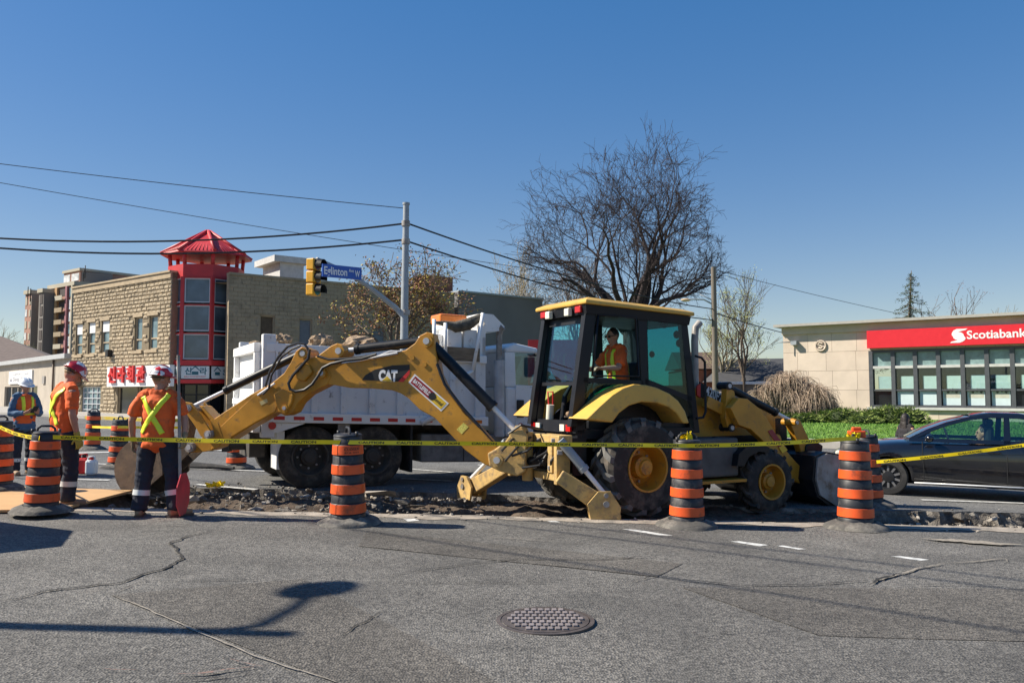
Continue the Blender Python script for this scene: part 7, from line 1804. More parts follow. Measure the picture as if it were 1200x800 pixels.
    # ---- boots
    for S in 'RL':
        an = V['ank' + S]; fx = J['foot' + S]; fd = Vector((math.sin(fx), math.cos(fx), 0)); fs = Vector((fd.y, -fd.x, 0)); k = MB(); z0 = an.z - .09
        loft(k, [(an + UPV * .09, .056, .056, fs), (an, .054, .06, fs), (an - UPV * .03 + fd * .01, .054, .07, fs)], 12)
        loft(k, [(Vector((an.x, an.y, z0 + .05)) - fd * .08, .042, .046, fs), (Vector((an.x, an.y, z0 + .055)), .048, .052, fs), (Vector((an.x, an.y, z0 + .05)) + fd * .12, .054, .046, fs), (Vector((an.x, an.y, z0 + .042)) + fd * .20, .044, .038, fs)], 14)
        bo_ = local(skinned(k, M[boots], 0.008, smooth=2), 'boot', body)
        k = MB(); out = [(-.115, .02), (-.10, .046), (0, .05), (.12, .058), (.20, .05), (.235, .02)]; pts = [Vector((an.x, an.y, 0)) + fd * a + fs * w for a, w in out] + [Vector((an.x, an.y, 0)) + fd * a - fs * w for a, w in out[::-1]]
        n_ = len(pts); k.add([q + UPV * z0 for q in pts] + [q + UPV * (z0 + .022) for q in pts], [list(range(n_)), list(range(n_, 2 * n_))] + [(i, (i + 1) % n_, (i + 1) % n_ + n_, i + n_) for i in range(n_)]); local(k.mesh('sole', [M['boot_dark']]), 'sole', bo_)
    # ---- reflective strips laid on the clothes
    bs = BVHTree.FromPolygons([v.co for v in sm.vertices], [tuple(q.vertices) for q in sm.polygons]); bt = BVHTree.FromPolygons([v.co for v in pm.vertices], [tuple(q.vertices) for q in pm.polygons])
    def strip(a, b_, w, m, face, off=.006, name='reflective_strip', tree=None, n=24, parent=None):
        """a, b_: (x, z) on the front (face=1) or back (face=-1)"""
        tree = tree or bs; A, B = Vector((a[0], a[1])), Vector((b_[0], b_[1])); d = (B - A).normalized(); pr = Vector((-d.y, d.x)) * w / 2; vs = []
        for i in range(n + 1):
            for k in (-1, -.33, .33, 1):
                c = A.lerp(B, i / n) + pr * k; org = Vector((c.x, face * 1.0 + V['chest'].y, c.y)); hit = tree.ray_cast(org, Vector((0, -face, 0)))
                vs.append((hit[0] + Vector((0, face * off, 0))) if hit[0] is not None else None)
        mb = MB(); idx = {}; 
        fs = []
        for i in range(n):
            for k in range(3):
                q = [i * 4 + k, i * 4 + k + 1, (i + 1) * 4 + k + 1, (i + 1) * 4 + k]
                if all(vs[j] is not None for j in q): fs.append(q)
        rows = [i for i in range(n) if all(vs[i * 4 + k] is not None for k in range(8))]; best = run = []
        for i in rows:
            run = run + [i] if run and run[-1] == i - 1 else [i]; best = run if len(run) > len(best) else best
        fs = [[i * 4 + k, i * 4 + k + 1, (i + 1) * 4 + k + 1, (i + 1) * 4 + k] for i in best for k in range(3)]
        if fs: mb.add([v or Vector((0, 0, 0)) for v in vs], fs, 0, True); me = mb.mesh(name, [M[m]]); o = local(me, name, parent or so_); sd_ = o.modifiers.new('s', 'SOLIDIFY'); sd_.thickness = .003; sd_.offset = 0
    for st_ in (stripes or []): strip(*st_)
    if bands:
        for S in 'RL':
            kn, an = V['knee' + S], V['ank' + S]; c = kn.lerp(an, .52); ax = (an - kn).normalized(); x = ax.orthogonal().normalized(); y = ax.cross(x); vs = []; n = 24; ok = True
            for z_ in (-.032, .032):
                for j in range(n):
                    q = 2 * math.pi * j / n; dr = x * math.cos(q) + y * math.sin(q); hit = bt.ray_cast(c + ax * z_, dr, .2)
                    vs.append((hit[0] if hit[0] is not None else c + ax * z_ + dr * .09) + dr * .006)
            mb = MB(); mb.add(vs, [(j, (j + 1) % n, n + (j + 1) % n, n + j) for j in range(n)], 0, True); local(mb.mesh('reflective_band', [M['reflective']]), 'reflective_band', po)
    # ---- vest
    if vest:
        s = MB(); tv = [(V['pel'] + up * .0, .192, .15), (V['pel'].lerp(V['chest'], .45), .190, .146), (V['chest'], .202, .150), (V['chest'] + up * .08, .185, .138), (V['neck'] - up * .035, .128, .098)]
        loft(s, [(c, a, d, sdv) for c, a, d in tv], 20); vm = skinned(s, M[vest], voxel, .006, 9)
        vo = local(vm, 'vest', body); tv_ = BVHTree.FromPolygons([v.co for v in vm.vertices], [tuple(q.vertices) for q in vm.polygons])
        for f in (1, -1):
            for x in (-.085, .085): strip((x, V['neck'].z - .06), (x * .9, V['chest'].z - .12), .055, 'lime', f, .006, 'vest_stripe', tv_, parent=vo)
            strip((-.19, V['chest'].z - .17), (.19, V['chest'].z - .17), .055, 'lime', f, .009, 'vest_stripe', tv_, parent=vo)
    # ---- hard hat
    if hat:
        k = MB(); c = hc + hu * .045 - hf * .005; n = 26; vs = []
        for i in range(9):
            th = math.pi / 2 * i / 8
            for j in range(n):
                a = 2 * math.pi * j / n; vs.append(c + hx * .112 * math.sin(math.pi / 2 - th) * math.cos(a) + hf * .135 * math.cos(th) * math.sin(a) + hu * .118 * math.sin(th))
        k.add(vs, [(i * n + j, i * n + (j + 1) % n, (i + 1) * n + (j + 1) % n, (i + 1) * n + j) for i in range(8) for j in range(n)], 0, True)
        ho = local(k.mesh('hard_hat', [M[hat]]), 'hard_hat', body)
        k = MB(); vs = []
        for j in range(n):
            a = 2 * math.pi * j / n; ex = .018 + .045 * max(0, math.sin(a)) ** 2
            for r_, z_ in ((0, .006), (ex, -.006), (ex, -.012), (0, -.004)): vs.append(c + hx * (.112 + r_) * math.cos(a) + hf * (.135 + r_) * math.sin(a) + hu * z_)
        k.add(vs, [(j * 4 + q, j * 4 + (q + 1) % 4, ((j + 1) % n) * 4 + (q + 1) % 4, ((j + 1) % n) * 4 + q) for j in range(n) for q in range(4)], 0, True); local(k.mesh('brim', [M[hat]]), 'brim', ho)
        k = MB(); k.tube([c + hf * (.13 * math.cos(a)) + hu * (.122 * math.sin(a)) for a in [math.pi * i / 14 for i in range(15)]], .012, 6); local(k.mesh('ridge', [M[hat]]), 'ridge', ho)
        k = MB(); k.tube([c + hx * .098 * math.cos(a) + hf * .118 * math.sin(a) - hu * .035 for a in [math.pi + math.pi * i / 10 for i in range(11)]], .007, 6); local(k.mesh('head_band', [M['black']]), 'head_band', ho)
    return t

def checker_hat(name, a, b):
    m = bpy.data.materials.new(name); m.use_nodes = True; nt = m.node_tree; bs = nt.nodes['Principled BSDF']; bs.inputs['Roughness'].default_value = .3
    tc = nt.nodes.new('ShaderNodeTexCoord'); v = nt.nodes.new('ShaderNodeTexVoronoi'); v.inputs['Scale'].default_value = 14; nt.links.new(tc.outputs['Object'], v.inputs['Vector'])
    sp = nt.nodes.new('ShaderNodeSeparateColor'); nt.links.new(v.outputs['Color'], sp.inputs[0]); r = nt.nodes.new('ShaderNodeMath'); r.operation = 'GREATER_THAN'; r.inputs[1].default_value = .58; nt.links.new(sp.outputs[0], r.inputs[0])
    mx = nt.nodes.new('ShaderNodeMix'); mx.data_type = 'RGBA'; mx.inputs[6].default_value = (*a, 1); mx.inputs[7].default_value = (*b, 1); nt.links.new(r.outputs[0], mx.inputs[0]); nt.links.new(mx.outputs[2], bs.inputs['Base Color']); return m
M['hat_red'] = checker_hat('hat_red_white', (0.5, 0.02, 0.03), (0.75, 0.72, 0.72)); M['hat_white'] = mat('hat_white', (0.75, 0.77, 0.8), 0.3, var=0.05)
M['glove_tan'] = mat('glove_tan', (0.30, 0.22, 0.13), 0.8, var=0.4, scale=14); M['glove_yellow'] = mat('glove_yellow', (0.42, 0.36, 0.07), 0.8, var=0.3, scale=14)

def people():
    # worker seen from behind, sign paddle at his right hand
    g = ground(182, 605)
    person('worker in orange shirt with lime cross holding upturned sign paddle', (g.x, g.y, gz(g.x)), R(2), dict(
        hipR=(.11, 0, .93), hipL=(-.11, 0, .93), kneeR=(.18, .03, .50), kneeL=(-.16, .03, .50), ankR=(.235, .0, .09), ankL=(-.19, .0, .09), footR=.7, footL=-.25,
        shR=(.215, .0, 1.43), shL=(-.215, .0, 1.43), elR=(.31, .02, 1.16), elL=(-.30, -.02, 1.14), wrR=(.335, -.03, .95), wrL=(-.315, .06, .90), headyaw=R(-48), headpitch=R(-8), head=(.02, .02, 1.64), curlR=1.3, curlL=.9),
        scale=1.02, hat='hat_red', gloves='glove_tan', hair='hair_blond', flare=1.08,
        stripes=[((-.155, 1.43), (.105, .99), .06, 'lime', -1, .007), ((.155, 1.46), (-.155, 1.0), .06, 'lime', -1, .011)])
    # paddle
    u0 = ground(209, 602); wx = g.x + .39; pb = Vector((g.x + .40, g.y + .14, gz(g.x)))
    t = thing('sign_paddle', 'traffic sign paddle upside down with grey pole and red board', 'sign', pb)
    top = at_y(204, 416, pb.y); mb = MB(); yy = g.y - .06; mb.tube([at_y(211, 560, yy), at_y(209, 416, yy)], .019, 10); mb.build('pole', M['worn_steel'], t)
    c = at_y(217, 573, yy); c.z = pb.z + .28; ex = Vector((math.cos(R(94)), math.sin(R(94)), 0)); mb = MB(); nrm = Vector((ex.y, -ex.x, 0)); v = []
    for s_ in (0, .012):
        for k in range(8): a = R(22.5 + 45 * k); v.append(c + ex * .25 * math.cos(a) + UPV * (.27 * math.sin(a)) + nrm * (s_ - .03))
    mb.add(v, [list(range(8)), list(range(15, 7, -1))] + [(i, i + 8, (i + 1) % 8 + 8, (i + 1) % 8) for i in range(8)]); mb.build('board', mat('paddle_red', (0.6, 0.04, 0.06), .4, var=.2, scale=6, c2=(.6, .5, .5), c2amt=.15), t)
    # worker looking down to the right
    g = ground(72, 594)
    person('worker in orange shirt looking down beside the trench with yellow gloves', (g.x, g.y, gz(g.x)), R(-38), dict(
        kneeR=(.10, .05, .50), kneeL=(-.10, .02, .50), ankR=(.10, .02, .09), ankL=(-.12, -.04, .09), head=(.0, .085, 1.615), neck=(0, .02, 1.49), chest=(0, -.01, 1.29), headpitch=R(-36), headyaw=R(-12),
        elR=(.25, -.02, 1.13), wrR=(.25, .05, .87), elL=(-.25, .02, 1.13), wrL=(-.22, .14, .92)), scale=1.06, hat='hat_red', hair='hair_blond', gloves='glove_yellow',
        stripes=[((-.14, 1.43), (.10, 1.0), .055, 'lime', -1, .007), ((.14, 1.45), (-.14, 1.0), .055, 'lime', -1, .011)])
    # supervisor in vest with white hard hat
    g = ground(26, 556)
    person('worker in white hard hat and orange vest reading a small device', (g.x, g.y, gz(g.x)), R(-125), dict(
        elR=(.25, .02, 1.13), elL=(-.24, .06, 1.12), wrR=(.12, .27, 1.14), wrL=(-.10, .29, 1.14), handR=(-.5, .6, .3), handL=(.5, .6, .3), palmR=(-.6, -.2, .8), palmL=(.6, -.2, .8), headpitch=R(-18)), scale=.94, hat='hat_white', shirt='denim_blue', sleeve='long', vest='hivis', voxel=.012)
    q = Matrix.Rotation(R(-125), 3, 'Z') @ Vector((0, .36, 1.13)); mb = MB(); c = Vector((g.x, g.y, gz(g.x))) + q; mb.box((0, 0, 0), (.09, .02, .16), Matrix.Translation(c) @ Matrix.Rotation(R(-125), 4, 'Z') @ Matrix.Rotation(R(-50), 4, 'X')); o = mb.build('handheld_device', M['black'], None, origin=c, bevel=.006); tag(o, 'small dark device held by the worker in white hard hat', 'phone')
    # machine operator: sits facing the rear of the machine
    seat = bpt(0.14, -0.92, 1.66 - .88); yw = math.atan2(-BH.e.y, -BH.e.x) - R(90)
    person('backhoe operator in orange shirt with lime braces seated in the cab', seat, yw, dict(
        pel=(0, -.05, .95), hipR=(.10, .0, .92), hipL=(-.10, 0, .92), kneeR=(.16, .44, .95), kneeL=(-.16, .44, .95), ankR=(.17, .52, .56), ankL=(-.17, .52, .56), chest=(0, .0, 1.30), neck=(0, .02, 1.50), head=(0, .06, 1.635),
        elR=(.28, .16, 1.17), elL=(-.28, .16, 1.17), wrR=(.24, .42, 1.16), wrL=(-.24, .42, 1.16), handR=(0, 1, .1), handL=(0, 1, .1), palmR=(0, -.2, -1), palmL=(0, -.2, -1), curlR=1.2, curlL=1.2, headpitch=R(-12), headyaw=R(8)),
        scale=1.0, hat=None, hair='hair_dark', bands=False, glasses=True, stripes=[((-.085, 1.45), (-.085, .98), .05, 'lime', 1, .006), ((.085, 1.45), (.085, .98), .05, 'lime', 1, .006), ((-.085, 1.45), (-.085, .98), .05, 'lime', -1, .006), ((.085, 1.45), (.085, .98), .05, 'lime', -1, .006)])
    # passer-by behind the car
    p = at_y(1061, 484, 19.5); x = p.x
    person('passer by in dark jacket with long dark hair behind the black car', (x, 19.5, p.z - 1.72), R(-70), dict(kneeR=(.1, .10, .5), kneeL=(-.1, -.02, .5), ankR=(.1, .18, .09), ankL=(-.1, -.16, .10)), scale=.97, shirt='dark_cloth', sleeve='long', trousers='dark_cloth', boots='boot_dark', hair='hair_dark', long_hair=True, bands=False, voxel=.013)
people()
# ================================================================ barrels and tape
def make_barrel():
    t = thing('traffic_barrel', '', 'traffic barrel', (0, 0, 0), 'striped traffic barrels round the dug strip')
    rad = lambda z: .212 - .043 * (z - .06) / 1.0
    b = MB(); prof = [(.0, .05), (rad(.06), .05)]
    edges = [(.06, .13, 0), (.13, .26, 1), (.26, .36, 0), (.36, .49, 1), (.49, .59, 0), (.59, .72, 1), (.72, .82, 0), (.82, .95, 1), (.95, 1.04, 0)]
    for a, c, k in edges:
        r0, r1 = rad(a), rad(c); o = .004 if k else -.003
        prof += [(r0 + o - .005, a + .002), (r0 + o, a + .008), (r1 + o, c - .008), (r1 + o - .005, c - .002)]
    prof += [(.172, 1.045), (.165, 1.062), (.14, 1.07), (.0, 1.075)]
    b.lathe(prof, None, 40); b.build('body', M['barrel_black'], t, fix=True)
    for a, c, k in edges:
        if k:
            o = MB(); o.lathe([(rad(a) + .002, a + .009), (rad(a) + .0075, a + .012), (rad(c) + .0075, c - .012), (rad(c) + .002, c - .009)], None, 40); o.build('orange_band', M['barrel_orange'], t)
    h = MB(); h.tube([Vector((-.11, 0, 1.07)), Vector((-.10, 0, 1.11)), Vector((-.06, 0, 1.14)), Vector((.06, 0, 1.14)), Vector((.10, 0, 1.11)), Vector((.11, 0, 1.07))], .016, 8); h.build('handle', M['barrel_black'], t)
    h = MB()
    for a in (0.5, 3.6): h = MB(); h.tube([Vector((.165 * math.cos(a), .165 * math.sin(a), 1.05)), Vector((.165 * math.cos(a), .165 * math.sin(a), 1.10))], .02, 8); h.build('lug', M['barrel_black'], t)
    r = MB(); n = 44; prof = [(.2, .075), (.235, .09), (.26, .08), (.33, .05), (.365, .033), (.375, .015), (.39, .0), (.2, .0)]; vs = []
    for rr, z in prof:
        for j in range(n):
            a = 2 * math.pi * j / n; k = 1 + (.05 * noise.noise(Vector((math.cos(a) * 2, math.sin(a) * 2, 5))) + .03 * math.sin(3 * a)) * (rr - .2) / .2
            vs.append(Vector((rr * k * math.cos(a), rr * k * math.sin(a), max(0.0, z + (.02 * noise.noise(Vector((math.cos(a) * 3, math.sin(a) * 3, 1))) if .01 < z else 0)))))
    k = len(prof); r.add(vs, [(i * n + j, i * n + (j + 1) % n, (i + 1) % k * n + (j + 1) % n, (i + 1) % k * n + j) for i in range(k) for j in range(n)], 0, True); r.build('rubber_base', M['barrel_base'], t)
    return t
proto = make_barrel()
BAR = {}
spots = [('a', 48, 604, .90, 0.3, 'striped barrel standing on the tan plywood in front of the bent worker'),
         ('b', -3, 577, .92, 1.1, 'striped barrel on the plywood beside the white hard hat worker'),
         ('c', 408, 613, 1.0, 2.0, 'striped barrel in front of the dump truck rear wheels'),
         ('d', 805, 616, 1.0, 0.1, 'striped barrel in front of the backhoe rear wheel with knotted tape'),
         ('e', 1003, 618, 1.02, 0.9, 'striped barrel beside the loader bucket with tape tied on top'),
         ('f', 1018, 592, 1.0, 1.6, 'striped barrel half hidden behind another barrel by the black car'),
         ('g', 138, 548, .86, 2.5, 'striped barrel between the two workers behind the trench'),
         ('h', 108, 526, .86, 0.7, 'striped barrel alone out by the corner shop pavement'),
         ('i', 277, 549, .9, 1.9, 'striped barrel under the backhoe stick in the far lane')]
for i, (k, px, py, s, rz, lab) in enumerate(spots):
    o = proto if i == 0 else copy_tree(proto); g = ground(px, py)
    o.location = (g.x, g.y, gz(g.x) + (.05 if k in 'ab' else 0)); o.rotation_euler = (R(1.3) * math.sin(i * 2.3), R(1.5) * math.cos(i * 1.7), rz); o.scale = (s,) * 3; o['label'] = lab; BAR[k] = o
# small printing on two barrels (owner's name, barely legible)
for k, words in (('c', ('CLOSER', '416 555')),):
    o = BAR[k]; c = Vector(o.location); mb = MB(); d = (-c).to_2d().normalized(); base = math.atan2(d.y, d.x) + .25
    for ln, (wd, h, z) in enumerate(zip(words, (.03, .018), (.885, .85))):
        text_on(mb, wd, lambda x, y: c + Vector((.198 * math.cos(base + (x - .09) / .195), .198 * math.sin(base + (x - .09) / .195), z + y)), .18, h, .01)
    me = mb.mesh('print', [M['black']], c); q = bpy.data.objects.new('printing', me); col.objects.link(q); q.parent = o; q.rotation_euler = (0, 0, -o.rotation_euler.z)

def tape(a, b, sag, label, h=.05, text=True, twist=0.0, step=.46, off=0.1):
    mb = MB(); n = 60; d = b - a; L = d.length; side = Vector((d.x, d.y, 0)).normalized(); nr = Vector((side.y, -side.x, 0))
    if nr.dot(-a) < 0: nr = -nr
    def P(s_, v, o=0.0):           # s_ metres along, v metres up
        f = s_ / L; tw = 0.16 * math.sin(s_ * 1.9 + a.x) + twist * math.sin(f * 9); upv = (UPV * math.cos(tw) + nr * math.sin(tw))
        return a.lerp(b, f) - UPV * (sag * 4 * f * (1 - f)) + upv * (v - h / 2) + nr * (o + .004 * math.sin(s_ * 7))
    mb.add([P(L * i / n, v) for i in range(n + 1) for v in (0, h)], [(2 * i, 2 * i + 2, 2 * i + 3, 2 * i + 1) for i in range(n)], 0, True)
    o = mb.build('caution_tape', M['tape'], None, origin=a, fix=False); tag(o, label, 'tape', 'yellow caution tape strung between barrels')
    if text:
        q = MB(); s_ = off
        while s_ + .3 < L:
            v, f, w = text_data('CAUTION', .03); q.add([P(s_ + p.x / w * .30, .012 + p.y * .027, .004) for p in v], f); s_ += step
        if q.v: tag(q.build('tape_lettering', M['black'], o, fix=False), kind='stuff')
    return o
def top(k, px, py):
    """tape height at barrel k, in front of it"""
    o = BAR[k]; c = Vector(o.location); d = Vector((-c.x, -c.y, 0)).normalized() * .2; p = at_y(px, py, (c + d).y); return p
A = top('a', 62, 512); C = top('c', 408, 518); D = top('d', 805, 522); E = top('e', 1003, 513)
tape(A, C, .01, 'caution tape running past the worker with the sign paddle', step=.46)
tape(C, D, .0, 'caution tape crossing in front of the boom and rear wheel', step=.445, off=.12)
tape(D, E, .02, 'caution tape rising from the knotted barrel past the front wheel', step=.45)
F_ = at_y(1027, 541 - 0, Vector(BAR['f'].location).y - .2); G_ = at_y(1260, 512, 11.2)
tape(at_y(1027, 541, Vector(BAR['f'].location).y - .2), G_, .03, 'caution tape stretched across the side of the black car', step=.5)
tape(top('b', 0, 500), top('a', 46, 513), .03, 'slack caution tape between the two barrels on the plywood', text=True)
tape(top('h', 108, 500), top('g', 138, 501), .0, 'far caution tape between the barrels by the shop', text=False)
tape(top('g', 138, 500), at_y(300, 498, 17.5), .03, 'far caution tape passing behind the backhoe stick', text=False)
# knots of tape and an orange ball on the barrels
def knot(k, label, cols, dz=1.1):
    o = BAR[k]; c = Vector(o.location) + Vector((0, 0, dz)); rnd = random.Random(len(label)); mb = MB()
    for i in range(9):
        P = [c + Vector((rnd.uniform(-.08, .08), rnd.uniform(-.06, .06), rnd.uniform(-.03, .05))) for _ in range(3)]
        for p, q in zip(P, P[1:]):
            w_ = Vector((rnd.uniform(-.02, .02), rnd.uniform(-.02, .02), .03)); mb.add([p - w_, q - w_, q + w_, p + w_], [(0, 1, 2, 3)], 0, True)
    x = mb.build('tape_knot', M[cols], None, origin=c, fix=False); tag(x, label, 'tape', None)
knot('d', 'crumpled yellow tape knot on barrel before the rear wheel', 'tape'); knot('e', 'crumpled yellow tape knot on barrel beside loader bucket', 'tape', 1.12)
c = Vector(BAR['e'].location) + Vector((.09, .12, 1.12)); mb = MB(); mb.box((0, 0, .045), (.2, .12, .09), Matrix.Translation(c)); mb.box((.0, 0, .11), (.12, .06, .05), Matrix.Translation(c)); o = mb.build('tape_dispenser', M['barrel_orange'], None, origin=c, bevel=.015); tag(o, 'orange tape dispenser lying on the barrel beside loader bucket', 'dispenser')

# ================================================================ loose things on the far lane
def jug(px, py, Y_, m, s, label, spout):
    g = ground(px, py); t = thing('fuel_can' if spout else 'jug', label, 'can' if spout else 'jug', (g.x, g.y, gz(g.x))); b = MB()
    b.box((g.x, g.y, gz(g.x) + .13 * s), (.19 * s, .14 * s, .26 * s)); bo = b.build('body', m, t, bevel=.04 * s)
    b = MB(); z = gz(g.x) + .26 * s; b.cyl(Vector((g.x, g.y, z - .02)), Vector((g.x, g.y, z + .05 * s)), .03 * s); b.build('cap', M['red'] if not spout else M['black'], t)
    b = MB(); b.tube([Vector((g.x - .07 * s, g.y, z - .03)), Vector((g.x - .06 * s, g.y, z + .05 * s)), Vector((g.x + .04 * s, g.y, z + .06 * s)), Vector((g.x + .07 * s, g.y, z - .02))], .016 * s, 6); b.build('handle', m, t)
    if spout: b = MB(); b.tube([Vector((g.x - .06 * s, g.y, z)), Vector((g.x - .2 * s, g.y - .02, z + .16 * s))], [.022 * s, .014 * s], 8); b.build('spout', M['black'], t)
jug(98, 555, 0, M['red'], 1.1, 'red fuel can with spout standing by the white jug', True)
jug(107, 556, 0, mat('jug_white', (.75, .78, .78), .4, var=.05), 1.0, 'white plastic jug standing by the red fuel can', False)
g = ground(252, 572); mb = MB(); rnd = random.Random(4)
for i in range(10):
    P = [Vector((g.x + rnd.uniform(-.16, .16), g.y + rnd.uniform(-.1, .1), gz(g.x) + rnd.uniform(.01, .1))) for _ in range(3)]
    for p, q in zip(P, P[1:]): w_ = Vector((0, 0, .025)); mb.add([p - w_ * .3, q - w_ * .3, q + w_, p + w_], [(0, 1, 2, 3)], 0, True)
o = mb.build('tape_scrap', M['tape'], None, origin=g, fix=False); tag(o, 'crumpled scrap of yellow tape lying on the far lane', 'tape')
g = ground(232, 549); mb = MB(); mb.tube([Vector((g.x - .15, g.y, gz(g.x) + .05)), Vector((g.x + .3, g.y - .1, gz(g.x) + .06)), Vector((g.x + .8, g.y - .3, gz(g.x) + .04))], [.09, .05, .03], 8); o = mb.build('jackhammer', M['black_rubber'], None, origin=g); tag(o, 'dark tool lying on the far lane behind the stick end', 'tool')

# ================================================================ black saloon car
def saloon():
    a = ground(1036, 573); a = Vector((6.80, 14.75)); yaw = R(180 - 26)       # front points left and away
    ex = Vector((math.cos(yaw), math.sin(yaw))); mid = a - ex * 1.35; z0 = gz(mid.x)
    pitch = math.atan2(gz(a.x) - gz((a - ex * 2.7).x), 2.7)
    t = thing('saloon_car', 'black four door saloon car waiting beyond the trench', 'car', (mid.x, mid.y, z0), None, yaw); t.rotation_euler = (0, -pitch, yaw)
    paint = mat('car_black', (0.006, 0.007, 0.011), 0.16, var=.1, coat=1.0, c2=(0.02, 0.019, 0.018), c2amt=.3, c2scale=4)
    def put(mb, name, m, parent=None, bevel=0, sub=0):
        me = mb.mesh(name, m if isinstance(m, (list, tuple)) else [m]); bm = bmesh.new(); bm.from_mesh(me); bmesh.ops.recalc_face_normals(bm, faces=bm.faces); sharpen(bm); bm.to_mesh(me); bm.free()
        o = bpy.data.objects.new(name, me); col.objects.link(o); o.parent = parent or t
        if bevel: b = o.modifiers.new('b', 'BEVEL'); b.width = bevel; b.segments = 2; b.limit_method = 'ANGLE'
        if sub: s = o.modifiers.new('s', 'SUBSURF'); s.levels = sub; s.render_levels = sub
        return o
    # lower body: sections along x (front +)
    ST = [(-2.22, .62, .45, .80, .96), (-2.12, .78, .30, .86, 1.02), (-1.8, .85, .22, .92, 1.05), (-1.35, .885, .20, .94, 1.04), (-.9, .89, .18, .94, .97), (-.3, .89, .18, .925, .95), (.4, .89, .18, .91, .93), (.9, .885, .18, .895, .96), (1.2, .88, .19, .875, .95), (1.6, .86, .20, .82, .90), (1.95, .80, .22, .74, .82), (2.2, .66, .26, .64, .72), (2.34, .46, .34, .54, .60)]
    mb = MB(); vs = []; n = 0
    for x, w, zb, zs, zt in ST:
        half = [(0, zb), (w * .7, zb), (w * .94, zb + .06), (w * .985, zb + .18), (w, (zb + zs) / 2 + .02), (w * .985, zs - .07), (w * .93, zs), (w * .8, zs + (zt - zs) * .6), (w * .4, zt), (0, zt)]
        sec = half + [(-y, z) for y, z in half[-2:0:-1]]; n = len(sec); vs += [Vector((x, y, z)) for y, z in sec]
    k = len(ST); fs = [(i * n + j, i * n + (j + 1) % n, (i + 1) * n + (j + 1) % n, (i + 1) * n + j) for i in range(k - 1) for j in range(n)] + [list(range(n)), list(range((k - 1) * n, k * n))]
    mb.add(vs, fs, 0, True); me = mb.mesh('raw'); bm = bmesh.new(); bm.from_mesh(me); bmesh.ops.recalc_face_normals(bm, faces=bm.faces); bm.to_mesh(me); bm.free()
    me = evaluated(me, [('SUBSURF', dict(levels=2, render_levels=2))])
    cut = MB()
    for wx in (-1.35, 1.35):
        for s_ in (-1, 1): cut.lathe([(.0, -.2), (.355, -.2), (.355, .2), (0, .2)], Matrix.Translation((wx, s_ * .86, .31)) @ Matrix.Rotation(R(90), 4, 'X'), 32, smooth=False)
    cm = cut.mesh('cut'); bm = bmesh.new(); bm.from_mesh(cm); bmesh.ops.remove_doubles(bm, verts=bm.verts, dist=1e-5); bmesh.ops.recalc_face_normals(bm, faces=bm.faces); bm.to_mesh(cm); bm.free()
    co = bpy.data.objects.new('cut', cm); BENCH.collection.objects.link(co)
    me = evaluated(me, [('BOOLEAN', dict(operation='DIFFERENCE', object=co, solver='EXACT'))]); bpy.data.objects.remove(co)
    me.materials.clear(); me.materials.append(paint); me.polygons.foreach_set('use_smooth', [True] * len(me.polygons))
    body = bpy.data.objects.new('body', me); col.objects.link(body); body.parent = t
    # greenhouse on tumbling sides: y falls from belt to roof
    def Y(z, x=0.0): return .835 - (z - .93) * .42
    def side(pts, s_, o=0.0): return [Vector((x, s_ * (Y(z) + o), z)) for x, z in pts]
    def plate(pts, th, name, m, o=0.0):
        for s_ in (-1, 1):
            q = MB(); P = side(pts, s_, o); Q = [p - Vector((0, s_ * th, 0)) for p in P]; k = len(P); q.add(P + Q, [list(range(k)), list(range(2 * k - 1, k - 1, -1))] + [(i, i + k, (i + 1) % k + k, (i + 1) % k) for i in range(k)]); put(q, name, m, body)
    gl = M['car_glass']; tr = mat('car_trim', (.02, .02, .022), .4)
    roofl = [(1.02, .99), (.75, 1.14), (.45, 1.27), (.1, 1.375), (-.2, 1.42), (-.6, 1.42), (-1.0, 1.36), (-1.4, 1.23), (-1.75, 1.08)]
    inner = [(.92, .98), (.66, 1.11), (.40, 1.22), (.08, 1.315), (-.2, 1.355), (-.58, 1.355), (-.96, 1.30), (-1.28, 1.19), (-1.42, 1.10)]
    plate(roofl + inner[::-1], .05, 'roof_rail', paint)
    plate([(-.36, .92), (-.46, .92), (-.46, 1.36), (-.38, 1.36)], .04, 'pillar', paint); plate([(-1.1, .93), (-1.16, .93), (-1.18, 1.25), (-1.13, 1.25)], .03, 'pillar', tr)
    plate([(-1.42, 1.10), (-1.28, 1.0), (-1.2, .96), (-1.75, .98), (-1.75, 1.08)], .05, 'pillar', paint)
    plate([(1.02, .93), (1.02, .99), (-1.75, 1.0), (-1.75, .93)], .04, 'belt_rail', paint)
    plate([(.92, .97), (.40, 1.22), (.08, 1.315), (-.2, 1.355), (-.37, 1.355), (-.37, .96)], .006, 'window', gl, -.012); plate([(-.46, .96), (-.46, 1.355), (-.58, 1.355), (-.96, 1.30), (-1.12, 1.245), (-1.12, .97)], .006, 'window', gl, -.012); plate([(-1.18, .98), (-1.18, 1.22), (-1.28, 1.19), (-1.42, 1.10), (-1.3, 1.0)], .006, 'window', gl, -.012)
    q = MB(); vs = []
    for x, z in roofl[3:7]:
        for f in (-1, -.6, 0, .6, 1): vs.append(Vector((x, f * Y(z), z + .035 * (1 - f * f))))
    q.add(vs, [(i * 5 + j, i * 5 + j + 1, (i + 1) * 5 + j + 1, (i + 1) * 5 + j) for i in range(3) for j in range(4)], 0, True); ro = put(q, 'roof', paint, body); ro.modifiers.new('s', 'SOLIDIFY').thickness = .03
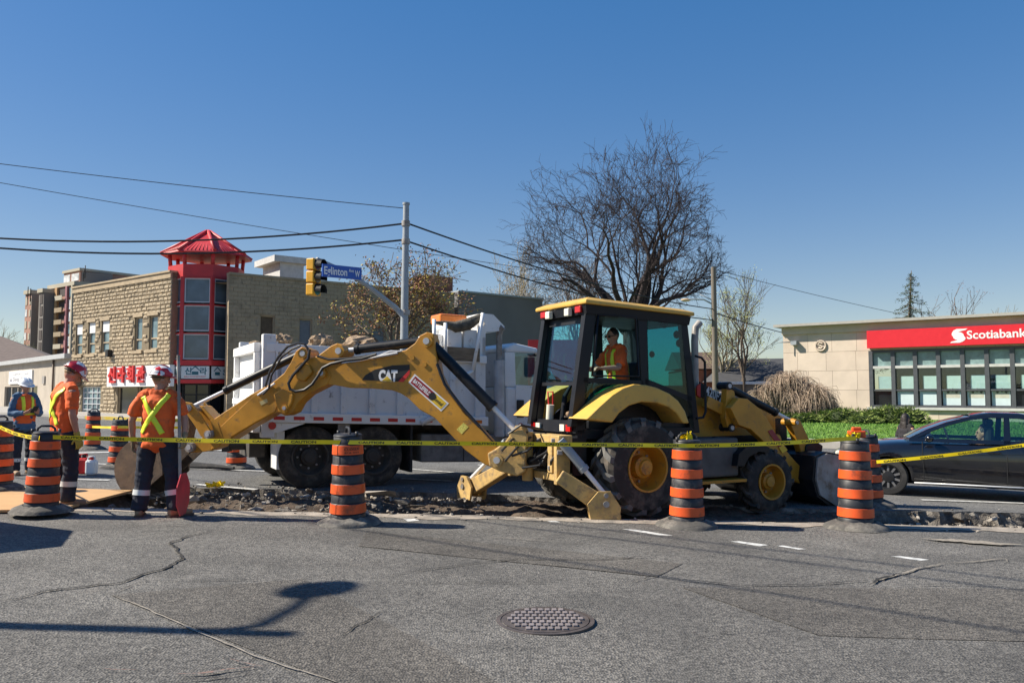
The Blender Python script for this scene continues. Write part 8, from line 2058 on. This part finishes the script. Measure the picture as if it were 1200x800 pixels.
    for lst, nm in ((roofl[:4], 'windscreen'), (roofl[6:], 'rear_window')):
        q = MB(); vs = []
        for x, z in lst:
            for f in (-1, -.5, 0, .5, 1): vs.append(Vector((x + (.10 if nm == 'windscreen' else -.06) * (1 - f * f), f * (Y(z) - .03), z)))
        q.add(vs, [(i * 5 + j, i * 5 + j + 1, (i + 1) * 5 + j + 1, (i + 1) * 5 + j) for i in range(len(lst) - 1) for j in range(4)], 0, True); put(q, nm, gl, body)
    # door lines, handles, sill trim, mirrors, lamps
    for x0, x1 in ((.82, .80), (-.40, -.40), (-1.18, -1.05)):
        for s_ in (-1, 1): q = MB(); q.tube([Vector((x0, s_ * .845, .93)), Vector((x0, s_ * .885, .7)), Vector((x1, s_ * .893, .45)), Vector((x1, s_ * .875, .26))], .006, 4); put(q, 'door_gap', M['black'], body)
    for x in (-.22, -1.0):
        for s_ in (-1, 1): q = MB(); q.box((x, s_ * .895, .80), (.2, .03, .035)); put(q, 'door_handle', paint, body, .01)
    for s_ in (-1, 1):
        q = MB(); q.tube([Vector((.95, s_ * .885, .245)), Vector((-.95, s_ * .888, .265))], .012, 6); put(q, 'sill_trim', M['chrome'], body)
        q = MB(); q.ball((.72, s_ * .98, 1.0), (.07, .11, .07)); put(q, 'mirror', paint, body)
        q = MB(); q.box((2.05, s_ * .62, .66), (.3, .2, .1), Matrix.Rotation(R(-25 * s_), 4, 'Z') if False else None); put(q, 'headlight', M['clear_lens'], body, .03)
        q = MB(); q.box((-2.12, s_ * .66, .85), (.16, .2, .12)); put(q, 'tail_light', M['red_lens'], body, .03)
    # cabin
    q = MB(); q.box((.75, 0, .84), (.5, 1.3, .2)); put(q, 'dashboard', tr, body, .04)
    for x in (.0, -.95):
        for s_ in (-1, 1):
            q = MB(); q.box((x - .18, s_ * .36, 1.0), (.14, .46, .44)); put(q, 'seat_back', M['seat'], body, .05); q = MB(); q.box((x - .2, s_ * .36, 1.27), (.1, .24, .13)); put(q, 'head_rest', M['seat'], body, .04)
    q = MB(); q.tube([Vector((.42 + .06 * math.sin(k * .314), .36 + .18 * math.cos(k * .314), .98 + .18 * math.sin(k * .314))) for k in range(21)], .014, 6); put(q, 'steering_wheel', tr, body)
    # wheels
    steel = mat('wheel_grey', (.16, .16, .165), .35, .6, var=.2)
    for wx in (-1.35, 1.35):
        for s_ in (-1, 1):
            Mx = Matrix.Translation((wx, s_ * .86, .315)) @ (Matrix.Rotation(R(-90 * s_), 4, 'X')); r = .315; w = .2
            q = MB(); q.lathe([(.205, -w), (.29, -w + .005), (.312, -w + .03), (r, -w + .05), (r, -.05), (.312, -.03), (.29, -.005), (.215, .0), (.205, -.02), (.2, -w + .02)], Mx, 36, close=True); wo = put(q, 'wheel', mat('car_tyre', (.035, .034, .033), .85, c2=(.09, .085, .08), c2amt=.5), t)
            q = MB(); q.lathe([(.21, -.03), (.21, -.004), (.195, -.008), (.185, -.05), (.11, -.05), (.09, -.02), (.05, -.015), (0, -.012)], Mx, 32, caps=False); rm = put(q, 'rim', tr, wo)
            q = MB()
            for k in range(10):
                a = k * math.pi / 5; q.box((0, 0, 0), (.035, .10, .012), Mx @ Matrix.Rotation(a, 4, 'Z') @ Matrix.Translation((0, .145, -.035)))
            put(q, 'spokes', steel, rm)
    # driver
    p = Matrix.Rotation(yaw, 4, 'Z') @ Vector((-.02, .36, 0)); 
    person('driver in dark clothes with hands on the wheel of the black car', (mid.x + p.x, mid.y + p.y, z0 - .52), yaw - R(90), dict(pel=(0, -.05, .95), hipR=(.10, 0, .92), hipL=(-.10, 0, .92), kneeR=(.13, .42, 1.02), kneeL=(-.13, .42, 1.02), ankR=(.14, .66, .82), ankL=(-.14, .66, .82), chest=(0, -.10, 1.28), neck=(0, -.13, 1.47), head=(0, -.10, 1.60), shR=(.19, -.12, 1.41), shL=(-.19, -.12, 1.41), elR=(.24, .10, 1.24), elL=(-.24, .10, 1.24), wrR=(.14, .32, 1.38), wrL=(-.14, .32, 1.38), handR=(0, .8, .5), handL=(0, .8, .5), curlR=1.2, curlL=1.2), scale=1.0, shirt='dark_cloth', sleeve='long', trousers='dark_cloth', boots='boot_dark', bands=False, voxel=.014)
saloon()
bpy.data.scenes.remove(BENCH)
